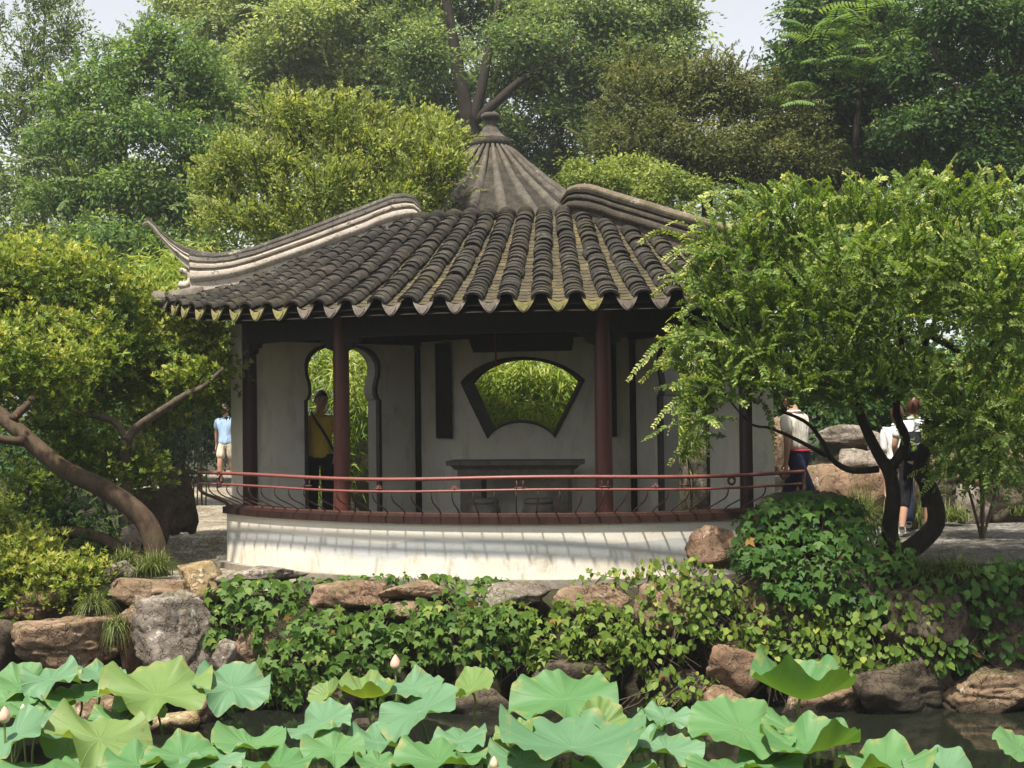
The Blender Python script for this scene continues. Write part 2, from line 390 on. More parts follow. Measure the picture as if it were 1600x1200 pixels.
# ------------------------------------------------------------------ ground, paths, water
def sstep(a, b, x):
    t_ = np.clip((x - a) / (b - a), 0, 1); return t_ * t_ * (3 - 2 * t_)
def bank_y(x):
    return np.interp(x, [-40, -8, -5.0, -3.6, -2, 0.5, 2.0, 2.6, 3.4, 5, 8, 40], [13.2, 12.7, 12.45, 12.45, 12.55, 12.55, 12.45, 12.1, 11.95, 11.95, 12.0, 12.4])
def ground_z(x, y):
    x = np.asarray(x, float); y = np.asarray(y, float)
    b = bank_y(x)
    z = np.zeros_like(x + y)
    ledge = sstep(16.4, 15.2, y) * sstep(-4.7, -4.0, x) * sstep(3.4, 2.6, x)
    z = z - 0.26 * ledge
    r = np.sqrt(((x + 0.3) / 4.4) ** 2 + ((y - 21.9) / 4.5) ** 2)
    z = z + 2.1 * sstep(1.0, 0.42, r)
    r2 = np.sqrt(((x - 7.5) / 4.2) ** 2 + ((y - 20.5) / 3.4) ** 2)
    z = z + 1.5 * sstep(1.0, 0.3, r2)
    z = z + 0.03 * np.sin(x * 2.3 + 0.7) * np.sin(y * 1.9) * sstep(17.5, 19, y)
    f = sstep(b - 0.42, b, y)
    z = z * f + (1 - f) * (-2.3)
    near = sstep(0.9, 0.4, y)                                # the viewer's own bank
    return z * (1 - near)
def axis(lo, hi, dlo, dhi, step):
    a = np.arange(dlo, dhi + 1e-6, step)
    l = dlo - np.geomspace(step, dlo - lo, 34)[::-1]; h = dhi + np.geomspace(step, hi - dhi, 34)
    return np.concatenate([l, a, h])
gx = axis(-260, 260, -9, 9, 0.14); gy = axis(-60, 520, 10.8, 26, 0.12)
X, Y = np.meshgrid(gx, gy); Z = ground_z(X, Y)
nx, ny = len(gx), len(gy); idx = np.arange(nx * ny).reshape(ny, nx)
Q = np.stack([idx[:-1, :-1], idx[:-1, 1:], idx[1:, 1:], idx[1:, :-1]], -1).reshape(-1, 4)
tag(link('ground', fast_mesh('ground', np.stack([X, Y, Z], -1).reshape(-1, 3), Q, True), M['soil']), 'dark soil of the garden bank and hillock', 'ground', kind='structure')

def strip(name, rows, m, lift, label):
    """sheet over the ground between left and right edges: rows of (y, x0, x1)"""
    V = []; n = 14
    ys = np.linspace(rows[0][0], rows[-1][0], 60)
    for y in ys:
        x0 = np.interp(y, [r[0] for r in rows], [r[1] for r in rows]); x1 = np.interp(y, [r[0] for r in rows], [r[2] for r in rows])
        x0 += 0.08 * math.sin(y * 3.1) + 0.05 * math.sin(y * 7.7); 
        for x in np.linspace(x0, x1, n): V.append((x, y, float(ground_z(x, y)) + lift))
    k = len(ys); ii = np.arange(k * n).reshape(k, n)
    q = np.stack([ii[:-1, :-1], ii[:-1, 1:], ii[1:, 1:], ii[1:, :-1]], -1).reshape(-1, 4)
    return tag(link(name, fast_mesh(name, np.array(V), q, True), m), label, 'path', kind='structure')
strip('path', [(12.95, -4.1, -2.4), (14, -4.2, -2.3), (15.5, -4.4, -1.9), (17, -4.8, -1.6), (20, -5.6, -3.0), (24, -7.0, -4.2), (28, -8.4, -4.6), (34, -11, -6)], M['path'], 0.02, 'pale pebble path beside the pavilion')
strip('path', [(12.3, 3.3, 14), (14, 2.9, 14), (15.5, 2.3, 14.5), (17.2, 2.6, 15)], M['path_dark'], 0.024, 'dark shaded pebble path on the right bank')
wm = MB(); wm.add([(-200, -50, -1.2), (200, -50, -1.2), (200, 14, -1.2), (-200, 14, -1.2)], [(0, 1, 2, 3)])
tag(wm.build('water', M['water']), 'dark still pond water', 'water', kind='structure')
# ------------------------------------------------------------------ fan pavilion
XO, DO, PHI = 0.5585, 17.955, -0.2305          # centre of the fan plan and the way it faces
RC, RB, RS = 4.68, 2.276, 4.89                  # front columns, back wall, base front
TH1, TH2 = 0.6615, 0.313
FLOOR = 0.12
def pv(R, th, z):
    a = PHI + th
    return Vector((XO + R * math.sin(a), DO - R * math.cos(a), z))
def er(th): a = PHI + th; return Vector((math.sin(a), -math.cos(a), 0))      # outwards
def et(th): a = PHI + th; return Vector((math.cos(a), math.sin(a), 0))       # to the right along the arc

PAV = thing('fan_pavilion', 'fan-shaped garden pavilion with dark tiled roof and whitewashed walls above the pond', 'pavilion', pv(3.6, 0, 0))

def arc_solid(th0, th1, r0, r1, z0, z1, n=48):
    """closed curved block"""
    m = MB(); V = []; Fc = []
    for i in range(n + 1):
        th = th0 + (th1 - th0) * i / n
        V += [pv(r0, th, z0), pv(r1, th, z0), pv(r1, th, z1), pv(r0, th, z1)]
    for i in range(n):
        a = i * 4; b = a + 4
        for k in range(4):
            k2 = (k + 1) % 4; Fc.append((a + k, b + k, b + k2, a + k2))
    Fc.append((0, 1, 2, 3)); e = n * 4; Fc.append((e + 3, e + 2, e + 1, e))
    return m.add(V, Fc)

arc_solid(-0.712, 0.712, 1.9, RS + 0.09, -0.55, -0.172, 60).build('plinth', M['plinth'], PAV)
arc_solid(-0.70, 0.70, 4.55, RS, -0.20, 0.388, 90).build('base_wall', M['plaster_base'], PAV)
for s in (-1, 1):
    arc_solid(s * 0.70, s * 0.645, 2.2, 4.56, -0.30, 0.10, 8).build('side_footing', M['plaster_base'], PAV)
arc_solid(-0.655, 0.655, 2.0, 4.555, -0.2, FLOOR, 40).build('floor', M['floor'], PAV)
sill = arc_solid(-0.708, 0.708, 4.46, RS + 0.035, 0.386, 0.462, 70).build('sill', M['sill'], PAV)
arc_solid(-0.702, 0.702, 4.74, RS + 0.01, 0.462, 0.488, 70).build('sill_lip', M['baluster'], sill)

# columns
def column(R, th, r, z0, z1, base=True, mm='column'):
    c = pv(R, th, 0)
    o = MB().lathe([(r * 1.0, z0), (r, z0 + 0.5), (r * 0.985, (z0 + z1) / 2), (r * 0.95, z1)], (c.x, c.y, 0), 20).build('column', M[mm] if r > 0.06 else M['dark_wood'], PAV, True)
    autosmooth(o, 50)
    if base:
        b = MB().lathe([(r * 1.45, FLOOR - 0.02), (r * 1.6, FLOOR + 0.05), (r * 1.45, FLOOR + 0.11), (r * 1.1, FLOOR + 0.13)], (c.x, c.y, 0), 20).build('column_base', M['plinth'], o, True)
    return o
for th in (-TH1, -TH2, TH2, TH1): column(RC, th, 0.091, FLOOR, 2.62, True, 'column_dark' if abs(th) > 0.5 else 'column')
for th in (-TH1, TH1): column(RB + 0.02, th * 0.985, 0.042, FLOOR, 2.62, False)

# back wall with the fan-shaped window: strips between the lower and the upper edge of the opening
WZ0, WZ1 = FLOOR, 2.60
def ray_arc(px, py, R):
    """angle and height where the pixel's ray meets the cylinder of radius R"""
    d = CM.to_3x3() @ Vector(((px - 800) / F, (600 - py) / F, -1.0))
    ox, oy = -XO, -DO
    a = d.x**2 + d.y**2; b = 2 * (ox * d.x + oy * d.y); c = ox**2 + oy**2 - R * R
    k = (-b - math.sqrt(b * b - 4 * a * c)) / (2 * a)
    p = Vector((0, 0, EYE)) + d * k
    return math.atan2(p.x - XO, -(p.y - DO)) - PHI, p.z
wUL, wUR, wLL, wLR = ray_arc(720, 597, RB), ray_arc(912, 595, RB), ray_arc(764, 685, RB), ray_arc(868, 684, RB)
wTop, wBot = ray_arc(816, 558, RB), ray_arc(817, 660, RB)
def fan_edges(grow=0.0):
    g = grow
    cu = 0.5 * (wUL[0] + wUR[0]); hu = 0.5 * (wUR[0] - wUL[0]) + g / RB; cl = 0.5 * (wLL[0] + wLR[0]); hl = 0.5 * (wLR[0] - wLL[0]) + g * 0.9 / RB
    zu = 0.5 * (wUL[1] + wUR[1]) + g * 0.35; zl = 0.5 * (wLL[1] + wLR[1]) - g * 1.3
    zt = wTop[1] + g; zb = wBot[1] - g
    c = 0.5 * (cu + cl)
    up = lambda th: zu + (zt - zu) * (math.sqrt(max(0, 1 - 0.72 * ((th - c) / hu) ** 2)) - math.sqrt(0.28)) / (1 - math.sqrt(0.28))
    def lo(th):
        u = abs(th - c)
        if u <= hl: return zl + (zb - zl) * (math.sqrt(max(0, 1 - 0.8 * (u / hl) ** 2)) - math.sqrt(0.2)) / (1 - math.sqrt(0.2))
        return zl + (zu - zl) * (u - hl) / (hu - hl)
    return c, hu, hl, up, lo
def fan_wall(r_in, r_out):
    c, hu, hl, up, lo = fan_edges()
    ths = sorted(set([-TH1, TH1] + list(np.linspace(-TH1, c - hu, 12)) + list(np.linspace(c - hu, c - hl, 10)) + list(np.linspace(c - hl, c + hl, 22)) + list(np.linspace(c + hl, c + hu, 10)) + list(np.linspace(c + hu, TH1, 12))))
    m = MB()
    for a, b in zip(ths[:-1], ths[1:]):
        if b - a < 1e-6: continue
        mid = 0.5 * (a + b); inside = abs(mid - c) < hu
        spans = [((WZ0, WZ0), (WZ1, WZ1))] if not inside else [((WZ0, WZ0), (lo(a), lo(b))), ((up(a), up(b)), (WZ1, WZ1))]
        for n, ((za0, zb0), (za1, zb1)) in enumerate(spans):
            V = [pv(r_out, a, za0), pv(r_out, b, zb0), pv(r_out, b, zb1), pv(r_out, a, za1), pv(r_in, a, za0), pv(r_in, b, zb0), pv(r_in, b, zb1), pv(r_in, a, za1)]
            Fc = [(0, 1, 2, 3), (5, 4, 7, 6)]
            if inside: Fc.append((3, 2, 6, 7) if n == 0 else (1, 0, 4, 5))
            m.add(V, Fc)
    for th, k in ((-TH1, 0), (TH1, 1)):
        m.add([pv(r_in, th, WZ0), pv(r_out, th, WZ0), pv(r_out, th, WZ1), pv(r_in, th, WZ1)], [(0, 1, 2, 3)])
    m.add([pv(r_in, -TH1, WZ1), pv(r_out, -TH1, WZ1), pv(r_out, TH1, WZ1), pv(r_in, TH1, WZ1)], [(0, 1, 2, 3)])
    return m
bw = fan_wall(RB - 0.24, RB).build('back_wall', M['plaster_wall'], PAV)
# window frame: two rings, the outline proud of the wall and a lining through the opening
def ring_pts(g, R):
    c, hu, hl, up, lo = fan_edges(g); P = []
    for th in np.linspace(c - hu, c + hu, 40): P.append(pv(R, th, up(th)))
    for th in np.linspace(c + hu, c + hl, 12)[1:]: P.append(pv(R, th, lo(th)))
    for th in np.linspace(c + hl, c - hl, 24)[1:]: P.append(pv(R, th, lo(th)))
    for th in np.linspace(c - hl, c - hu, 12)[1:-1]: P.append(pv(R, th, lo(th)))
    return P
def band(A, B, closed=True):
    n = len(A); m = MB(); V = list(A) + list(B)
    return V, [(i, (i + 1) % n, n + (i + 1) % n, n + i) for i in range(n if closed else n - 1)]
fm = MB()
o_, i_ = ring_pts(0.004, RB + 0.022), ring_pts(-0.030, RB + 0.022)
fm.add(*band(o_, i_)); fm.add(*band(ring_pts(0.004, RB - 0.01), o_)); fm.add(*band(i_, ring_pts(-0.030, RB - 0.27)))
fm.add(*band(ring_pts(-0.030, RB - 0.27), ring_pts(0.01, RB - 0.27)))
fm.build('window_frame', M['frame'], bw)

# side walls with vase-shaped doorways
def side_wall(s):
    A = pv(RC + 0.10, s * TH1, 0); B = pv(RB - 0.02, s * TH1, 0)
    d = (B - A); L = d.length; d.normalize(); nrm = Vector((d.y, -d.x, 0))
    if nrm.dot(er(0).cross(Vector((0, 0, 1))) * 1.0) == 0: pass
    mid = (A + B) / 2
    inner = (pv(3.4, 0, 0) - mid); 
    if nrm.dot(inner) > 0: nrm = -nrm                      # nrm points outwards
    TK = 0.27
    # doorway along the wall: centre and half width by height
    sc = (A - pv(3.40, s * TH1, 0)).length
    prof = [(FLOOR, 0.53), (1.70, 0.53), (1.715, 0.50), (1.78, 0.475), (1.86, 0.475), (1.93, 0.49), (2.00, 0.515), (2.10, 0.525), (2.18, 0.51), (2.26, 0.46), (2.32, 0.38), (2.36, 0.27), (2.385, 0.14)]
    hole = [(sc - w_, z) for z, w_ in prof] + [(sc, 2.392)] + [(sc + w_, z) for z, w_ in reversed(prof)]
    def wall_pts(outline, off): return [A + d * x + nrm * off + Vector((0, 0, z)) for x, z in outline]
    outline = [(0, WZ0), (hole[0][0], WZ0)] + hole[1:-1] + [(hole[-1][0], WZ0), (L, WZ0), (L, WZ1), (0, WZ1)]
    # polygon is simple (doorway reaches the floor)
    tri = tessellate_polygon([[Vector((x, z, 0)) for x, z in outline]])
    m = MB(); a = wall_pts(outline, 0.0); b = wall_pts(outline, TK); n = len(a)
    m.add(a, [tuple(t_) for t_ in tri]); m.add(b, [tuple(t_)[::-1] for t_ in tri])
    ends = [n - 1, n - 2, n - 3]                            # top and both ends (jamb separately)
    for i in (n - 1, n - 2, n - 3):
        j = (i + 1) % n; m.add([a[i], a[j], b[j], b[i]], [(0, 1, 2, 3)])
    o = m.build('side_wall', M['plaster_wall'], PAV)
    jm = MB(); ha, hb = wall_pts(hole, 0.0), wall_pts(hole, TK); jm.add(*band(ha, hb, False))
    jm.build('door_jamb', M['jamb'], o)
    def scaled(g):
        return [(sc + (x - sc) * (1 + g / 0.5), z + (g if z > 2.0 else 0)) for x, z in hole]
    fr = MB(); fo, fi = wall_pts(scaled(0.018), -0.018), wall_pts(scaled(-0.022), -0.018)
    fr.add(*band(fo, fi, False)); fr.add(*band(wall_pts(scaled(0.018), 0.01), fo, False)); fr.add(*band(fi, wall_pts(scaled(-0.022), 0.05), False))
    fr.build('door_frame', M['frame'], o)
for s in (-1, 1): side_wall(s)

# beams under the eaves, bracket corners and rafters
arc_solid(-0.70, 0.70, RC - 0.06, RC + 0.06, 2.36, 2.58, 48).build('eaves_beam', M['dark_wood'], PAV)
arc_solid(-0.70, 0.70, RC - 0.09, RC + 0.09, 2.585, 2.70, 48).build('eaves_purlin', M['dark_wood'], PAV)
arc_solid(-0.655, 0.655, RB, RB + 0.10, 2.44, 2.62, 30).build('back_beam', M['dark_wood'], PAV)
for th in (-TH1, TH1):
    p0, p1 = pv(RB, th * 0.98, 0), pv(RC, th * 0.98, 0); t_ = et(th) * 0.05
    m = MB(); V = []
    for z in (2.40, 2.62): V += [p0 - t_ + Vector((0, 0, z)), p0 + t_ + Vector((0, 0, z)), p1 + t_ + Vector((0, 0, z)), p1 - t_ + Vector((0, 0, z))]
    m.add(V, [(0, 3, 2, 1), (4, 5, 6, 7), (0, 1, 5, 4), (1, 2, 6, 5), (2, 3, 7, 6), (3, 0, 4, 7)])
    m.build('side_beam', M['dark_wood'], PAV)
for th, s in ((-TH1, 1), (-TH2, -1), (-TH2, 1), (TH2, -1), (TH2, 1), (TH1, -1)):
    m = MB(); V = []
    prof = [(0, 2.36), (0.19, 2.36), (0.17, 2.31), (0.10, 2.30), (0.09, 2.25), (0.0, 2.22)]
    for r in (RC - 0.03, RC + 0.03):
        V += [pv(r, th + s * (0.09 + x) / RC, z) for x, z in prof]
    n = len(prof); m.add(V, [tuple(range(n)), tuple(range(2 * n - 1, n - 1, -1))] + [(i, (i + 1) % n, n + (i + 1) % n, n + i) for i in range(n)])
    m.build('bracket', M['dark_wood'], PAV)

# railing that leans out over the pond
RAIL = thing('railing', None, None, pv(RS, 0, 0.47)); RAIL.parent = PAV; RAIL.matrix_parent_inverse = wmat(PAV).inverted()
del_keys = [k for k in RAIL.keys()]
TT = 0.735
def rail_curve(f, z, dth=1.0): return [pv(RS + f, th, z + 0.012 * math.sin(th * 9)) for th in np.linspace(-TT * dth, TT * dth, 70)]
MB().tube(rail_curve(0.27, 0.868), 0.019, 8).build('top_rail', M['rail'], RAIL, True)
MB().tube(rail_curve(0.265, 0.742, 0.99), 0.0125, 8).build('lower_rail', M['rail'], RAIL, True)
nb = 35
for i in range(nb):
    u = -1 + 2 * i / (nb - 1); tb = u * 0.695; tt = u * 0.722
    big = i in (0, nb - 1)
    cps = [(0.262, 1.0, 0.742), (0.268, 1.0, 0.690), (0.225, 0.85, 0.625), (0.12, 0.45, 0.570), (0.03, 0.10, 0.520), (-0.01, 0.0, 0.485)]
    P = spline([pv(RS + r, tb + (tt - tb) * k, z) for r, k, z in cps], 14)
    if big: P = spline([pv(RS + r, tb + (TT * u - tb) * k, z) for r, k, z in [(0.268, 1.0, 0.86)] + cps], 18)
    MB().tube(P, 0.020 if big else 0.0080, 6).build('baluster', M['baluster'], RAIL, True)
for th, kind in ((-0.62, 0), (-0.33, 1), (-0.155, 2), (0.005, 2), (0.135, 1), (0.30, 1), (0.40, 2), (0.46, 1), (0.56, 0)):
    m = MB(); c = pv(RS + 0.268, th, 0.805); t_ = et(th)
    if kind == 0:
        m.tube([c + (t_ * math.cos(a) + Vector((0, 0, 1)) * math.sin(a)) * 0.038 for a in np.linspace(0, 2 * math.pi, 17)], 0.014, 6)
    elif kind == 1:
        for k in (-1, 1): m.tube([c + t_ * 0.035 * k + Vector((0, 0, 0.055)), c + t_ * 0.03 * k, c + t_ * 0.035 * k - Vector((0, 0, 0.055))], 0.008, 6)
        m.tube([c - t_ * 0.06 - Vector((0, 0, 0.03)), c + t_ * 0.06 - Vector((0, 0, 0.03))], 0.008, 6)
    else:
        for k in range(5):
            a = math.pi * (0.1 + 0.2 * k); m.tube([c - Vector((0, 0, 0.05)), c - Vector((0, 0, 0.05)) + (t_ * math.cos(a) + Vector((0, 0, 1)) * math.sin(a)) * 0.045], [0.008, 0.003], 5)
    m.build('rail_ornament', M['rail'] if kind == 2 else M['baluster'], RAIL, True)

# ------------------------------------------------------------------ the roof
RE, RR = 5.50, 3.45
ROOF = thing('roof', None, None, pv(RR, 0, 2.7)); ROOF.parent = PAV; ROOF.matrix_parent_inverse = wmat(PAV).inverted()
def zr(R, th):
    a = abs(R - RR); v = math.sqrt(a * a + 0.0225) - 0.15; u = v / 1.9055
    z = 3.735 - 1.115 * (1.22 * u - 0.22 * u * u)
    return z + 0.24 * (min(abs(th), 0.9) / 0.76) ** 4 * max(0, min(1.2, u)) ** 1.6
HA = {s: pv(3.5, s * 0.28, 0) for s in (-1, 1)}; HB = {s: pv(5.62, s * 0.765, 0) for s in (-1, 1)}
def polar(p):
    dx, dy = p.x - XO, p.y - DO; return math.hypot(dx, dy), math.atan2(dx, -dy) - PHI
def hip_pt(s, t): return HA[s] + (HB[s] - HA[s]) * t
def hip_limit(R, s):
    """largest |th| of the front slope at radius R"""
    lo, hi = -0.2, 1.1
    for _ in range(30):
        mid = (lo + hi) / 2
        if polar(hip_pt(s, mid))[0] < R: lo = mid
        else: hi = mid
    return abs(polar(hip_pt(s, lo))[1])
# deck under the tiles (front), the side slopes and the back slope
m = MB(); nr, nt_ = 22, 60
for lay, dz in ((0, -0.035), (1, -0.10)):
    V = []
    for i in range(nr):
        R = RR + (RE + 0.02 - RR) * i / (nr - 1); lim = max(hip_limit(max(R, 3.52), 1), 0.27) + 0.01
        for j in range(nt_):
            th = -lim + 2 * lim * j / (nt_ - 1); V.append(pv(R, th, zr(R, th) + dz))
    Fc = [(i * nt_ + j, i * nt_ + j + 1, (i + 1) * nt_ + j + 1, (i + 1) * nt_ + j) for i in range(nr - 1) for j in range(nt_ - 1)]
    m.add(V, Fc if lay == 0 else [f[::-1] for f in Fc])
m.build('deck', M['dark_wood'], ROOF)
def slope_rows(name, E0, E1, B0, B1, k, zb, sag=0.10, seg=12):
    """a plain slope with barrel rows from the upper edge E0-E1 to the eave B0-B1"""
    dm = MB(); V = []; n = 16
    f = lambda u, v: (E0.lerp(E1, u)).lerp(B0.lerp(B1, u), v) - Vector((0, 0, sag * 4 * v * (1 - v)))
    for j in range(seg + 1):
        for i in range(n + 1): V.append(f(i / n, j / seg))
    dm.add(V, [(j * (n + 1) + i, j * (n + 1) + i + 1, (j + 1) * (n + 1) + i + 1, (j + 1) * (n + 1) + i) for j in range(seg) for i in range(n)])
    V2 = [p - Vector((0, 0, 0.07)) for p in V]; dm.add(V2, [(j * (n + 1) + i, (j + 1) * (n + 1) + i, (j + 1) * (n + 1) + i + 1, j * (n + 1) + i + 1) for j in range(seg) for i in range(n)])
    dm.build('deck', M['dark_wood'], ROOF)
    rm = MB()
    for i in range(k):
        u = (i + 0.5) / k; P = [f(u, 0.05 + 0.95 * j / 10) + Vector((0, 0, 0.02)) for j in range(11)]
        rm.tube(P, [0.05 + 0.045 * j / 10 for j in range(11)], 8)
    rm.build(name, M['tile'], ROOF, True, 'stuff')
for s in (-1, 1):
    E = HA[s].copy(); E.z = 3.70; Fp = HB[s].copy(); Fp.z = zr(5.55, 0.74) - 0.02; Bp = pv(1.55, s * 0.95, 2.72)
    slope_rows('side_tile_rows', E + et(0) * 0.02 * s, E - Vector((0, 0, 0.03)), Fp, Bp, 12, 0)
slope_rows('back_tile_rows', pv(RR - 0.02, -0.28, 3.70), pv(RR - 0.02, 0.28, 3.70), pv(1.55, -0.95, 2.72), pv(1.55, 0.95, 2.72), 15, 0, 0.1)
# rafters under the front eave
for k in range(-17, 18):
    th = k * 0.043; m = MB()
    P = [pv(R, th, zr(R, th) - 0.135) for R in np.linspace(4.2, RE - 0.10, 5)]
    m.tube(P, 0.028, 6).build('rafter', M['dark_wood'], ROOF, True)
m = MB(); m.tube([pv(RE - 0.13, th, zr(RE - 0.13, th) - 0.115) for th in np.linspace(-0.735, 0.735, 50)], 0.045, 6).build('eaves_board', M['dark_wood'], ROOF)

rng = random.Random(5)
def arc_tile(w_, h_, L, th_, up=True, n=7):
    """curved tile: arc across, lying along +y (down the slope), lip at the lower end"""
    V = []; Fc = []
    for y, k in ((0, 0.93), (L, 1.0)):
        for i in range(n + 1):
            a = math.pi * (i / n); x = -math.cos(a) * w_ / 2 * k; z = math.sin(a) * h_ * k
            V.append((x, y, z if up else -z))
    for i in range(n + 1): V.append(V[n + 1 + i])           # lip, its own edge so that it stays sharp
    for i in range(n + 1):
        a = math.pi * (i / n); k = 1 - th_ / (w_ / 2); x = -math.cos(a) * w_ / 2 * k; z = math.sin(a) * (h_ - th_)
        V.append((x, L - 0.001, z if up else -z - 2 * th_ * math.sin(a)))
    e = n + 1
    for i in range(n):
        Fc.append((i, i + 1, e + i + 1, e + i)); Fc.append((2 * e + i, 2 * e + i + 1, 3 * e + i + 1, 3 * e + i))
    return V, Fc
def frame(R, th, dz, yaw=0.0, pitch=0.0):
    """matrix with y down the slope and z along its normal"""
    d = 0.02; p0 = pv(R - d, th, zr(R - d, th)); p1 = pv(R + d, th, zr(R + d, th))
    y = (p1 - p0).normalized(); x = -et(th); x = (x - y * x.dot(y)).normalized(); z = x.cross(y).normalized()
    if z.z < 0: x = -x; z = -z
    mt = Matrix(((x.x, y.x, z.x, 0), (x.y, y.y, z.y, 0), (x.z, y.z, z.z, 0), (0, 0, 0, 1)))
    return Matrix.Translation(pv(R, th, zr(R, th)) + z * dz) @ mt @ Matrix.Rotation(yaw, 4, 'Z') @ Matrix.Rotation(pitch, 4, 'X')
def hip_R(th):
    """radius below which this row is hidden by the hip"""
    if abs(th) < 0.275: return RR - 0.16
    s = 1 if th > 0 else -1
    lo, hi = -0.1, 1.05
    for _ in range(30):
        mid = (lo + hi) / 2
        if abs(polar(hip_pt(s, mid))[1]) < abs(th): lo = mid
        else: hi = mid
    return polar(hip_pt(s, lo))[0]
TP = 0.0607
def slope_len(R0, R1, th):
    return sum((pv(R0 + (R1 - R0) * (i + 1) / 12, th, zr(R0 + (R1 - R0) * (i + 1) / 12, th)) - pv(R0 + (R1 - R0) * i / 12, th, zr(R0 + (R1 - R0) * i / 12, th))).length for i in range(12))
variants = []
for k in range(4):
    V, Fc = arc_tile(0.196 + 0.006 * k, 0.070 + 0.005 * (k % 2), 0.19, 0.024)
    me = bpy.data.meshes.new('cover_tile'); me.from_pydata(V, [], Fc); me.update(); me.materials.append(M['tile']); me.shade_smooth()
    variants.append((me, V, Fc))
for me, V, Fc in variants:
    for e in me.edges: pass
covers = []
for k in range(-12, 13):
    th = k * TP; R0 = max(hip_R(th) - 0.03, RR - 0.16); R = RE + 0.03
    while R > R0 + 0.02:
        pitch = rng.choice([0.075, 0.085, 0.09, 0.10, 0.10, 0.15]) if R < 5.1 else rng.uniform(0.072, 0.092)
        covers.append((R, th, k)); 
        sl = math.atan2(zr(R - 0.03, th) - zr(R + 0.03, th), 0.06); R -= pitch * math.cos(sl)
covers.sort(key=lambda c: -c[0] + 0.10 * abs(c[1]))
rest = MB()
for n_, (R, th, k) in enumerate(covers):
    me, V, Fc = variants[rng.randrange(4)]
    taper = 0.90 + 0.10 * (R - RR) / (RE - RR)
    mt = frame(R, th + rng.gauss(0, 0.0007), 0.030 + rng.uniform(-0.006, 0.008), rng.gauss(0, 0.05), rng.uniform(0.10, 0.19)) @ Matrix.Translation((0, -0.19, 0)) @ Matrix.Diagonal((taper, 1, taper, 1))
    if n_ < 300:
        o = bpy.data.objects.new('cover_tile', me); C.objects.link(o); o.parent = ROOF
        o.matrix_local = wmat(ROOF).inverted() @ mt
    else:
        rest.add([mt @ Vector(v) for v in V], Fc)
if rest.v: rest.build('upper_cover_tiles', M['tile'], ROOF, True, 'stuff')
# pan tiles in the valleys and their pointed drip tiles
pans = MB(); ppans = []
for k in range(-12, 12):
    th = (k + 0.5) * TP; R0 = max(hip_R(th) - 0.02, RR - 0.10); R = RE + 0.005
    while R > R0 + 0.02:
        ppans.append((R, th)); R -= rng.uniform(0.070, 0.090)
pv_, pf_ = arc_tile(0.235, 0.050, 0.17, 0.016, False, 6)
for R, th in ppans:
    wd = max(0.45, min(1.0, (R * TP - 0.06) / 0.235 * 0.92))
    mt = frame(R, th, 0.042, rng.gauss(0, 0.02), 0.075) @ Matrix.Translation((0, -0.17, 0)) @ Matrix.Diagonal((wd, 1, 1, 1))
    pans.add([mt @ Vector(v) for v in pv_], pf_)
pans.build('pan_tiles', M['pan'], ROOF, True, 'stuff')
def drip_mesh(name, w_, h_, m):
    n = 12; top = []; bot = []
    for i in range(n + 1):
        u = -1 + 2 * i / n
        top.append((u * w_ / 2, -0.055 * (1 - u * u)))
        bot.append((u * w_ / 2, -h_ * (1 - abs(u) ** 1.55) ** 0.85 - 0.002 if abs(u) < 1 else 0.0))
    V = []; 
    for y in (0.0, 0.018):
        V += [(x, y, z) for x, z in top] + [(x, y, z) for x, z in bot]
    e = n + 1; Fc = []
    for i in range(n):
        Fc.append((i, i + 1, e + i + 1, e + i)); Fc.append((2*e + i + 1, 2*e + i, 3*e + i, 3*e + i + 1))
        Fc.append((2*e + i, 2*e + i + 1, i + 1, i)); Fc.append((e + i, e + i + 1, 3*e + i + 1, 3*e + i))
    # raised field inside the rim
    b = len(V); fld = [(x * 0.70, 0.027, -0.030 - 0.052 * (1 - (x / (w_ / 2)) ** 2)) for x, z in top[2:-2]] + [(x * 0.70, 0.027, z * 0.78 - 0.022) for x, z in reversed(bot[2:-2])]
    V += fld; V += [(x, 0.017, z) for x, y, z in fld]; k_ = len(fld); Fc.append(tuple(range(b, b + k_)))
    Fc += [(b + i, b + (i + 1) % k_, b + k_ + (i + 1) % k_, b + k_ + i) for i in range(k_)]
    me = bpy.data.meshes.new(name); me.from_pydata(V, [], Fc); me.update(); me.materials.append(m); return me
drips = {k: drip_mesh('drip_tile', 0.225, 0.155, M['drip_moss' if k else 'drip_grey']) for k in (0, 1)}
MOSSY = {-12, -11, -10, -9, -8, -7, -6, 2, 3, 4}
for k in range(-13, 13):
    th = (k + 0.5) * TP * (0.985 if abs(k) > 11 else 1.0)
    if abs(th) > 0.755: th = math.copysign(0.745, th)
    p = pv(RE + 0.012, th, zr(RE, th) + 0.028); x = et(th); y = er(th); z = Vector((0, 0, 1))
    y2 = (y + z * 0.22).normalized(); z2 = (z - y * 0.22).normalized()
    mt = Matrix(((x.x, y2.x, z2.x, p.x), (x.y, y2.y, z2.y, p.y), (x.z, y2.z, z2.z, p.z), (0, 0, 0, 1))) @ Matrix.Rotation(rng.gauss(0, 0.05), 4, 'Y')
    o = bpy.data.objects.new('drip_tile', drips[1 if k in MOSSY else 0]); C.objects.link(o); o.parent = ROOF
    o.matrix_local = wmat(ROOF).inverted() @ mt
# rolled tiles over the ridge
for k in range(-4, 5):
    th = k * TP; m = MB(); P = [pv(R, th, zr(R, th) + 0.055) for R in np.linspace(RR - 0.30, RR + 0.12, 9)]
    m.tube(P, 0.092, 10).build('ridge_tile', M['tile'], ROOF, True)

